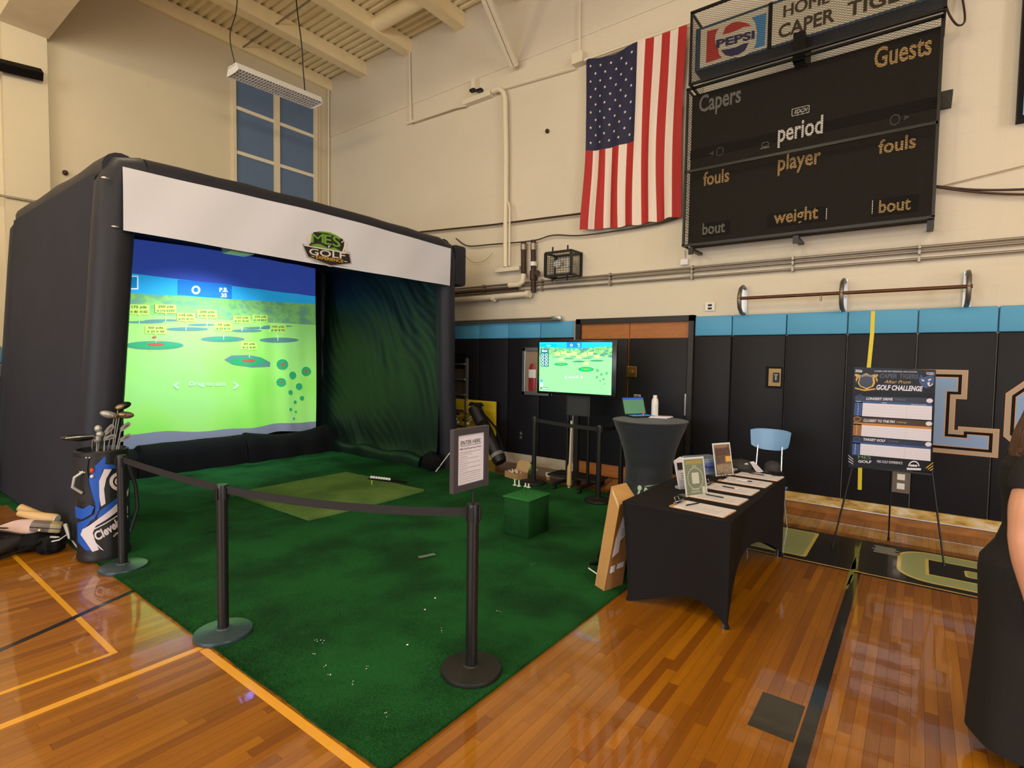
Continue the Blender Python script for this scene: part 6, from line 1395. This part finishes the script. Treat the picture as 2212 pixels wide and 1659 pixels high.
text(B(), 'Cleveland', 0, 400, 0, 84, .006, lambda x, y, h=0.: GD(352+x*math.cos(ang)+y*math.sin(ang)*.7, 1418+x*math.sin(ang)-y*.95, h), .035).build('lettering', M_bw, gb)
text(B(), 'GOLF', 0, 150, 0, 32, .006, lambda x, y, h=0.: GD(500+x*math.cos(ang)+y*.3, 1376+x*math.sin(ang)-y, h), .03).build('lettering', M_bw, gb)
art('white_patch', [(665, 930), (697, 895), (690, 960), (665, 990)], M_bw, .002); art('white_patch', [(668, 1065), (682, 1085), (680, 1150), (668, 1140)], M_bw, .002); art('navy_side', [(655, 700), (700, 720), (730, 900), (725, 1200), (700, 1420), (650, 1480)], M_bn, .0015)
art('navy_side', [(130, 560), (300, 540), (280, 700), (290, 860), (330, 1040), (150, 1040), (140, 800)], mat('bag_dark_pocket', (32, 31, 34), .6), .006)
B().tube([GB(.75, .80, .02), GB(.95, .60, .06), GB(1.0, .40, .07), GB(.85, .20, .02)], .016, 8).build('shoulder_strap', M_black, gb, smooth=True)
B().tube([GB(-.95, .78, .01), GB(-1.1, .74, .06), GB(-1.15, .66, .07), GB(-1.0, .60, .02)], .012, 8).build('grab_handle', M_hd_s2, gb, smooth=True)
q = GD(320, 715, .012); B().ball(q, .016, 8, (.6, 1, 1.3)).build('orange_tag', mat('tag_orange', (226, 70, 30), .5), gb, smooth=True); q = GD(318, 775, .012); B().ball(q, .014, 8, (.6, 1, 1)).build('white_tag', M_white, gb, smooth=True)
for x, y in ((275, 545), (300, 565), (232, 742), (262, 742)): q = GD(x, y, .008); B().ball(q, .006, 6).build('rivet', M_white, gb, smooth=True)
# clubs
M_hd_s, M_hd_b, M_hd_t = mat('club_steel', (176, 176, 176), .35, .45), mat('club_black', (34, 33, 36), .25, .2), mat('club_bronze', (160, 138, 108), .35, .6)
def club(x, y, kind_, m, label, rot=0., bx_=0., by_=0., X0=BXc):
    hp = Xp(130+x*.2169, 860+y*.2169, X0); t = thing('golf_club', (BXc+bx_, BYc+by_, .5), label, 'golf club')
    base = Vector((BXc-.02+bx_, BYc+by_, .80)); hz = hp
    B().tube([base, hz], [.0055, .0045], 8).build('shaft', mat('shaft_steel', (150, 152, 154), .35, .5), t, smooth=True)
    if kind_ == 'wood':
        o = B(); o.ball((0, .045, .012), .058, 12, (.9, 1.15, .55)); o.v = [tuple(T(*hz) @ Rx(rot) @ Vector(p)) for p in o.v]; o.build('head', m, t, smooth=True)
        o = B(); o.ball((.02, .02, .016), .045, 10, (.8, .9, .5)); o.v = [tuple(T(*hz) @ Rx(rot) @ Vector(p)) for p in o.v]; o.build('sole_plate', M_hd_t, t, smooth=True)
    elif kind_ == 'iron':
        F5 = lambda a, c, h=0.: T(*hz) @ Rx(rot) @ Vector((h-.004, a, c))
        B().prism([(-.006, -.02), (.01, -.018), (.075, .012), (.082, .035), (.07, .05), (.03, .035), (.0, .015), (-.006, .01)], 0, .012, F5).build('head', m, t)
        B().prism([(.015, -.004), (.06, .014), (.066, .034), (.035, .024)], .012, .014, F5).build('face_plate', mat('club_face', (120, 118, 114), .4, .5), t)
    elif kind_ == 'putter':
        o = B(); o.ball((0, 0, 0), .028, 10, (1, 1, 1.15)); o.v = [tuple(T(*hz) @ Vector(p)) for p in o.v]; o.build('head', m, t, smooth=True)
    return t
club(575, 110, 'wood', M_hd_b, 'tallest golf club, black driver with tan sole, in the blue bag', .35, .03, .05)
club(545, 165, 'wood', M_hd_s, 'grey fairway wood turned left, below the driver', PI-.35, 0, .02)
club(590, 180, 'wood', M_hd_t, 'bronze fairway wood right of the grey one', -.1, .02, .06)
club(605, 310, 'iron', M_hd_s, 'iron with its toe pointing right over the projected grass', .2, .05, .07)
club(600, 415, 'iron', M_hd_s, 'lowest right iron, edge on, just above the bag rim', .0, .06, .08)
club(450, 345, 'iron', M_hd_s, 'silver iron in the middle of the club cluster', .4, .04, -.01)
club(440, 400, 'iron', M_hd_s, 'low silver iron in front of the middle iron', -.25, .07, .0)
club(378, 305, 'putter', M_hd_s, 'upper one of three round silver club heads at the left', 0, .0, -.05)
club(395, 360, 'putter', M_hd_s, 'middle one of three round silver club heads at the left', 0, .03, -.05)
club(368, 412, 'putter', M_hd_s, 'lowest of three round silver club heads at the left', 0, .06, -.06)
q = Xp(130+180*.2169, 860+395*.2169, BXc); t = thing('putter', (q.x, q.y, q.z), 'large black mallet putter head sticking out left of the bag', 'golf club')
B().tube([(BXc, BYc-.08, .85), (q.x, q.y+.10, q.z-.02)], .006, 8).build('shaft', M_chrome, t, smooth=True)
o = B(); o.ball((0, 0, 0), .12, 12, (.8, 1.0, .24)); o.v = [tuple(T(*q) @ Rx(-.06) @ Vector(p)) for p in o.v]; o.build('head', M_hd_b, t, smooth=True)
B().tube([q+Vector((.06, -.10, .012)), q+Vector((.095, -.04, .02)), q+Vector((.098, .04, .018)), q+Vector((.07, .09, .012))], .006, 6).build('silver_rim', M_hd_s, t, smooth=True)
# second bag behind the sign
g2b = thing('golf_bag', (-5.7, 6.75, .010), 'black and grey golf bag leaning on the wall behind the sign', 'golf bag')
p0, p1 = Vector((-5.35, 6.80, .12)), Vector((-6.05, 6.95, .95))
dv = (p1-p0).normalized(); Mb = T(*p0) @ dv.to_track_quat('Z', 'Y').to_matrix().to_4x4(); Lb = (p1-p0).length
B().lathe([(.10, 0), (.115, .05), (.11, Lb*.5), (.115, Lb*.9), (.12, Lb)], 24, M=Mb).build('body', M_bk, g2b, smooth=True)
B().lathe([(.119, .10), (.120, .13), (.117, .16)], 24, M=Mb).build('grey_base_band', mat('bag_grey', (130, 128, 128), .5), g2b, smooth=True); b = blob(B(), p0.lerp(p1, .55)+Vector((.06, -.14, .02)), .16, (.8, .5, 1.2), .06, 5); b.build('pocket', M_dark, g2b, smooth=True)
B().tube([p0.lerp(p1, .9)+Vector((.12, -.05, .05)), p0.lerp(p1, .6)+Vector((.30, -.08, .06)), p0.lerp(p1, .2)+Vector((.22, -.06, .04))], .018, 8).build('strap', M_sbe, g2b, smooth=True)
for i, (x, y, l) in enumerate(((984, 905, 'leftmost club head above the framed sign'), (990, 893, 'uppermost round club head behind the sign'), (988, 912, 'bright club head just above the sign frame'), (1003, 907, 'silver club head right of the ladder rail'), (1010, 915, 'small club head nearest the bag hood'))):
    h_ = Yp(x, y, 6.85); t = thing('golf_club', tuple(h_), l, 'golf club'); B().tube([p1+Vector((-.03+.02*i, 0, -.1)), h_], .006, 6).build('shaft', M_chrome, t, smooth=True)
    o = B(); o.ball(h_, .036, 10, (1.2, .8, .8)); o.build('head', M_hd_s if i % 2 == 0 else M_hd_b, t, smooth=True)
B().grid(lambda u, v: tuple(p1+Vector((.10*math.cos(PI*u)-.02+.13*v, -.10*math.sin(PI*u), .04+.06*math.sin(PI*v)))), 12, 8).build('hood', M_dark, g2b, smooth=True)

# ================= DUFFEL AND GEAR AT LEFT =================
df = thing('duffel_bag', (-6.35, 1.02, 0), 'big black duffel bag lying on the floor at the left edge', 'bag')
b = blob(B(), (-6.45, .85, .11), .30, (.85, 1.45, .42), .07, 2, 18); b.v = [(p[0], p[1], max(p[2], .004)) for p in b.v]; b.build('body', mat('duffel_black', (34, 32, 34), .6, bump=(9, .6)), df, smooth=True)
b = blob(B(), (-6.34, 1.24, .09), .17, (.9, 1.0, .52), .10, 6, 14); b.v = [(p[0], p[1], max(p[2], .004)) for p in b.v]; b.build('end_pocket', M_dark, df, smooth=True)
B().tube([(-6.10, .72, .10), (-6.04, .92, .07), (-6.08, 1.15, .10), (-6.18, 1.32, .14)], .012, 6).build('strap', M_sbe, df, smooth=True)
B().tube([(-6.25, .45, .20), (-6.20, .75, .22), (-6.2, 1.0, .20)], .008, 6).build('zip', M_sbe, df, smooth=True)
tw = thing('pink_towel', (-6.4, 1.1, .33), 'pale pink towel draped over the black duffel bag', 'towel')
def twl(u, v): x = -6.28-.26*v; y = .82+.52*u; return (x, y, .275-.04*u+.025*math.sin(u*7+v*3)-.10*max(0, .35-v)*(.4+u)-.02*v)
b = B().grid(twl, 20, 12); b.grid(lambda u, v: Vector(twl(1-u, v))-Vector((0, 0, .01)), 20, 12); b.build('cloth', mat('towel_pink', (214, 186, 190), .9, bump=(150, .5)), tw, smooth=True)
M_pin = mat('bat_wood', (206, 172, 120), .5)
def bat(p, q, r0, r1, label, ex=None):
    t = thing('wooden_bat', tuple(p), label, 'bat'); p, q = Vector(p), Vector(q)
    B().tube([p, p.lerp(q, .02), p.lerp(q, .5), p.lerp(q, .97), q], [r0*.8, r0, (r0+r1)/2, r1, r1*.93], 16).build('shaft', M_pin, t, smooth=True)
    if ex: B().tube([q, q+(q-p).normalized()*.008], r1*.86, 20).build('white_cap', M_white, t, smooth=True)
def LP(x, y, X): return Xp(x*.12055, 1060+y*.12055, X)
bat(LP(340, 290, -6.75), LP(800, 500, -6.62), .035, .045, 'upper pale wooden bat lying behind the duffel bag')
bat(LP(330, 400, -6.60), LP(1010, 515, -6.35), .030, .050, 'pale wooden bat with a white end cap resting on the gear', True)
gy = thing('grey_case', tuple(LP(830, 640, -6.3)), 'flat grey hard case between the bats and the duffel bag', 'case')
c0, c1 = LP(550, 620, -6.32), LP(1120, 660, -6.25); dd = (c1-c0); Mc = T(*((c0+c1)/2)) @ Rz(math.atan2(dd.y, dd.x)) @ Ry(-math.asin(dd.z/dd.length))
B().box((0, 0, 0), (dd.length, .12, .085), Mc, .02).build('shell', mat('case_grey', (122, 112, 106), .5), gy, smooth=True); B().box((0, 0, 0), (dd.length*1.005, .125, .006), Mc).build('seam', M_sbe, gy); B().box((.06, 0, 0), (.10, .124, .088), Mc, .02).build('tan_band', mat('case_tan', (170, 156, 120), .6), gy, smooth=True)
q = LP(710, 710, -6.22); B().ball(q, .014, 6).build('brass_button', mat('brass_light', (226, 196, 150), .3, .6), gy, smooth=True)
for i, (a, c, l) in enumerate((((1170, 600), (1240, 860), 'silver club head lying nearest the blue bag'), ((910, 830), (1050, 830), 'small silver iron lying on the duffel bag'), ((1300, 900), (1410, 1050), 'thin silver shaft lying at the foot of the blue bag'), ((930, 910), (1180, 800), 'curved steel handle lying between duffel and golf bag'))):
    p_, q_ = LP(*a, -6.08), LP(*c, -6.02); t = thing('loose_club', tuple(p_), l, 'golf club'); r_ = (.018, .010, .008, .008)[i]
    B().tube([p_, p_.lerp(q_, .5)+Vector((.01, 0, -.012 if i == 3 else 0)), q_], [r_, r_*.9, r_*.5], 8).build('head', M_hd_s, t, smooth=True)
    B().tube([q_, q_+Vector((-.10, .05, -.06))], .005, 6).build('shaft', M_chrome, t, smooth=True)
b = blob(B(), (-6.14, 1.30, .07), .11, (.8, .9, .75), .15, 9); b.v = [(p[0], p[1], max(p[2], .004)) for p in b.v]; b.build('gear_pouch', M_dark, smooth=True, label='small black pouch squeezed between duffel and blue golf bag', cat='pouch')
# black backpack beside the tent at far left
bp_ = thing('backpack', (-9.5, 1.25, 0), 'black backpack on the floor beside the left enclosure wall', 'bag')
b = blob(B(), (-9.3, 1.10, .28), .30, (.7, .9, .95), .06, 7, 16); b.v = [(p[0], min(p[1], 1.42), max(p[2], .004)) for p in b.v]; b.build('body', M_dark, bp_, smooth=True)
B().tube([(-9.08, .95, .50), (-9.00, 1.15, .40), (-9.02, 1.28, .22)], .014, 6).build('strap', mat('strap_grey', (90, 84, 78), .6), bp_, smooth=True)
# ================= PERSON =================
pe = thing('person', (.4808, 3.3099, 0), 'woman in a black short sleeved dress standing at the right edge', 'person', rz=.21)
M_skin = mat('skin', (206, 150, 122), .5, var=(9, .04)); M_skin.node_tree.nodes['Principled BSDF'].inputs['Subsurface Weight'].default_value = .08
M_dress = mat('black_dress', (18, 16, 18), .8, bump=(160, .3)); M_hair = mat('brown_hair', (78, 50, 34), .5, bump=(60, .8), stretch=(1, 1, .12))
def limb(b, pts, rr, n=16, sub=6):                  # smooth tapered limb through its joints, closed by round ends
    P_ = [Vector(p) for p in pts]; out = []; ro = []
    for i in range(len(P_)-1):
        p0, p1, p2, p3 = P_[max(i-1, 0)], P_[i], P_[i+1], P_[min(i+2, len(P_)-1)]
        for k in range(sub):
            t = k/sub; out.append(.5*((2*p1)+(p2-p0)*t+(2*p0-5*p1+4*p2-p3)*t*t+(3*p1-p0-3*p2+p3)*t**3)); ro.append(rr[i]+(rr[i+1]-rr[i])*(t*t*(3-2*t)))
    out.append(P_[-1]); ro.append(rr[-1])
    b.tube(out, ro, n); b.ball(P_[0], rr[0], 7); b.ball(P_[-1], rr[-1], 7)
body = B()
tor = [(.80, 0, .10, .15), (.88, -.01, .13, .17), (.98, -.01, .125, .155), (1.08, 0, .10, .125), (1.18, 0, .105, .13), (1.28, -.005, .115, .145), (1.35, -.015, .10, .15), (1.395, -.02, .075, .11), (1.42, -.02, .055, .06)]
def tf(u, v):
    k = v*(len(tor)-1); i = min(int(k), len(tor)-2); t = k-i; z, c_, rx, ry = [tor[i][j]+(tor[i+1][j]-tor[i][j])*t for j in range(4)]
    return (c_+rx*math.cos(2*PI*u), ry*math.sin(2*PI*u), z)
body.grid(tf, 40, 48); k_ = len(body.v); body.f += [tuple(range(40)), tuple(k_-2-i for i in range(40))]
limb(body, [(-.02, 0, 1.38), (-.01, 0, 1.44), (.015, 0, 1.53)], [.06, .052, .055])
for s_, pts in ((-1, [(-.03, -.07, 1.365), (-.10, -.17, 1.345), (-.145, -.215, 1.23), (-.165, -.235, 1.115), (-.155, -.245, 1.02), (-.12, -.245, .82)]), (1, [(-.02, .07, 1.365), (-.01, .165, 1.345), (-.02, .205, 1.23), (-.03, .225, 1.10), (.03, .215, 1.02), (.12, .18, .85)])):
    limb(body, pts, [.06, .066, .060, .046, .048, .027])
for s_ in (-1, 1): limb(body, [(0, s_*.085, .86), (.005, s_*.092, .65), (.015, s_*.095, .48), (-.01, s_*.097, .34), (-.02, s_*.10, .09), (.03, s_*.105, .05), (.12, s_*.11, .035)], [.105, .085, .06, .056, .038, .042, .030])
# head: shaped ellipsoid with brow, nose, cheeks, chin; x forward
def head_surf(u, v):
    th = PI*v; ph = 2*PI*u; x, y, z = math.sin(th)*math.cos(ph), math.sin(th)*math.sin(ph), math.cos(th)
    X, Y, Z = x*.098, y*.078, z*.120
    if z < 0: Y *= 1-.28*z*z; X *= 1-.14*z*z if x > 0 else 1-.35*z*z
    if x > 0:
        X += .022*math.exp(-((y/.16)**2+((z+.12)/.16)**2))*(1 if z < .05 else .6)+.010*math.exp(-((y/.22)**2+((z+.42)/.07)**2))+.012*math.exp(-((y/.30)**2+((z+.82)/.15)**2))
        X += .006*math.exp(-((z-.22)/.09)**2)*math.exp(-(y/.5)**2)
        for s_ in (-1, 1): X -= .010*math.exp(-(((y-s_*.36)/.16)**2+((z-.04)/.12)**2)); X += .005*math.exp(-(((y-s_*.5)/.18)**2+((z+.28)/.16)**2))
    return (X+.02, Y, Z+1.575)
body.grid(head_surf, 64, 40)
for s_ in (-1, 1): body.ball((.01, s_*.080, 1.565), .030, 8, (.65, .35, 1.05))
# hands: palm plus five separately rooted fingers
def hand(w_, d, out, fwd, sgn):
    w_, d, out, fwd = Vector(w_), Vector(d).normalized(), Vector(out).normalized(), Vector(fwd).normalized()
    body.v += []
    k0 = len(body.v); limb(body, [w_-d*.01, w_+d*.03, w_+d*.075], [.026, .034, .034])
    for i in range(k0, len(body.v)):                # flatten the palm
        p = Vector(body.v[i]); q = p-w_; h_ = q.dot(out); body.v[i] = tuple(p-out*h_*.55)
    for i, (o_, L_, r0) in enumerate(((.027, .072, .0088), (.009, .080, .009), (-.009, .074, .0086), (-.026, .058, .0078))):
        b0 = w_+d*.085+fwd*o_; b1 = b0+d*L_*.42-out*.004+fwd*o_*.12; b2_ = b1+d*L_*.33-out*.014; b3 = b2_+d*L_*.22-out*.018
        limb(body, [b0-d*.02, b0, b1, b2_, b3], [r0, r0, r0*.95, r0*.88, r0*.75], 10, 3)
    t0 = w_+d*.02+fwd*.022; t1 = t0+d*.030+fwd*.026-out*.008; t2 = t1+d*.032+fwd*.006-out*.010
    limb(body, [t0, t1, t2], [.013, .011, .0088], 10, 4)
hand((-.12, -.245, .82), (.22, .05, -1), (0, -1, 0), (1, 0, 0), -1); hand((.12, .18, .85), (.35, -.1, -1), (0, 1, 0), (1, 0, 0), 1)
bo = body.build('body', M_skin, pe, local=True, smooth=False)
rm = bo.modifiers.new('r', 'REMESH'); rm.mode = 'VOXEL'; rm.voxel_size = .0055; rm.use_smooth_shade = True
sm = bo.modifiers.new('sm', 'SMOOTH'); sm.factor = .5; sm.iterations = 3
dg = bpy.context.evaluated_depsgraph_get(); m2 = bpy.data.meshes.new_from_object(bo.evaluated_get(dg)); bo.modifiers.clear(); bo.data = m2
if not m2.materials: m2.materials.append(M_skin)
for s_ in (-1, 1):
    e = B().ball((.098, s_*.029, 1.580), .0125, 10).build('eye', M_white, bo, local=True, smooth=True); B().ball((.1075, s_*.029, 1.580), .0055, 8, (.5, 1, 1)).build('iris', mat('iris_brown', (60, 40, 28), .2), e, local=True, smooth=True)
    B().tube([(.112, s_*.014, 1.603), (.112, s_*.030, 1.607), (.100, s_*.045, 1.602)], .0028, 6).build('eyebrow', M_hair, bo, local=True, smooth=True)
B().ball((.122, 0, 1.522), .014, 10, (.45, 1.5, .42)).build('lips', mat('lips', (172, 86, 84), .4), bo, local=True, smooth=True)
# dress
rings = [(1.44, -.03, .085, .105), (1.41, -.02, .11, .145), (1.36, -.03, .135, .165), (1.28, -.02, .152, .17), (1.18, -.01, .142, .165), (1.08, -.01, .135, .155), (1.00, -.02, .148, .168), (.92, -.035, .185, .195), (.86, -.035, .19, .20), (.65, -.03, .183, .20), (.45, -.03, .19, .205), (.25, -.03, .20, .215), (.10, -.03, .205, .225)]
def drs(u, v):
    k = v*(len(rings)-1); i = min(int(k), len(rings)-2); t = k-i; a, c = rings[i], rings[i+1]; t2 = t*t*(3-2*t)*.5+t*.5
    z, cx_, rx, ry = [a[j]+(c[j]-a[j])*t2 for j in range(4)]; th = 2*PI*u
    f = 1+.03*math.sin(th*7+z*2)*max(0, (.95-z))+.015*math.sin(th*3)*max(0, 1-abs(z-1.0)*3)
    bust = .03*math.exp(-((z-1.24)/.07)**2)*math.exp(-((math.cos(th)-1)/.5)**2)
    return (cx_+(rx*f+bust)*math.cos(th), ry*f*math.sin(th), z)
B().grid(drs, 72, 80).build('dress', M_dress, pe, local=True, smooth=True)
for s_, el in ((-1, (-.132, -.208, 1.275)), (1, (-.018, .198, 1.27))):
    B().tube([(-.04, s_*.10, 1.385), (-.095 if s_ < 0 else -.03, s_*.165, 1.360), (-.125 if s_ < 0 else -.02, s_*.195, 1.31), el], [.08, .086, .080, .070], 20).build('sleeve', M_dress, pe, local=True, smooth=True)
# hair: cap plus strands to the shoulders
hr = B()
def hcap(u, v):
    th = PI*.62*v; ph = 2*PI*u; x, y, z = math.sin(th)*math.cos(ph), math.sin(th)*math.sin(ph), math.cos(th); fr_ = max(0, x)
    return (.012+x*.108-.02*fr_*max(0, .5-z), y*.092, 1.583+z*.132+.02*fr_)
hr.grid(hcap, 48, 16)
rh = random.Random(12)
for i in range(70):
    a = .42*PI+1.16*PI*i/69; x, y = math.cos(a)*.100, math.sin(a)*.090; L_ = .20+.07*rh.random(); w0 = rh.uniform(-.012, .012)
    hr.tube([(x*.8+.01, y*.8, 1.66), (x+.01, y, 1.58), (x*1.12+w0, y*1.15+w0, 1.50), (x*1.18-.01, y*1.25-w0, 1.58-L_*.75), (x*1.08-.02+w0, y*1.2, 1.58-L_)], [.012, .016, .016, .014, .004], 6)
hr.build('hair', M_hair, pe, local=True, smooth=True, kind='stuff')
for s_ in (-1, 1):
    B().grid(lambda u, v: (.045+.125*math.cos(2*PI*u)*(1-.0*v), s_*.105+.042*math.sin(2*PI*u)*(1-.2*v), .0+.05*v), 24, 4).add([(.045+.125*math.cos(2*PI*k/24), s_*.105+.034*math.sin(2*PI*k/24), .05) for k in range(24)], [tuple(range(24))]).build('shoe', M_sbe, pe, local=True, smooth=True)
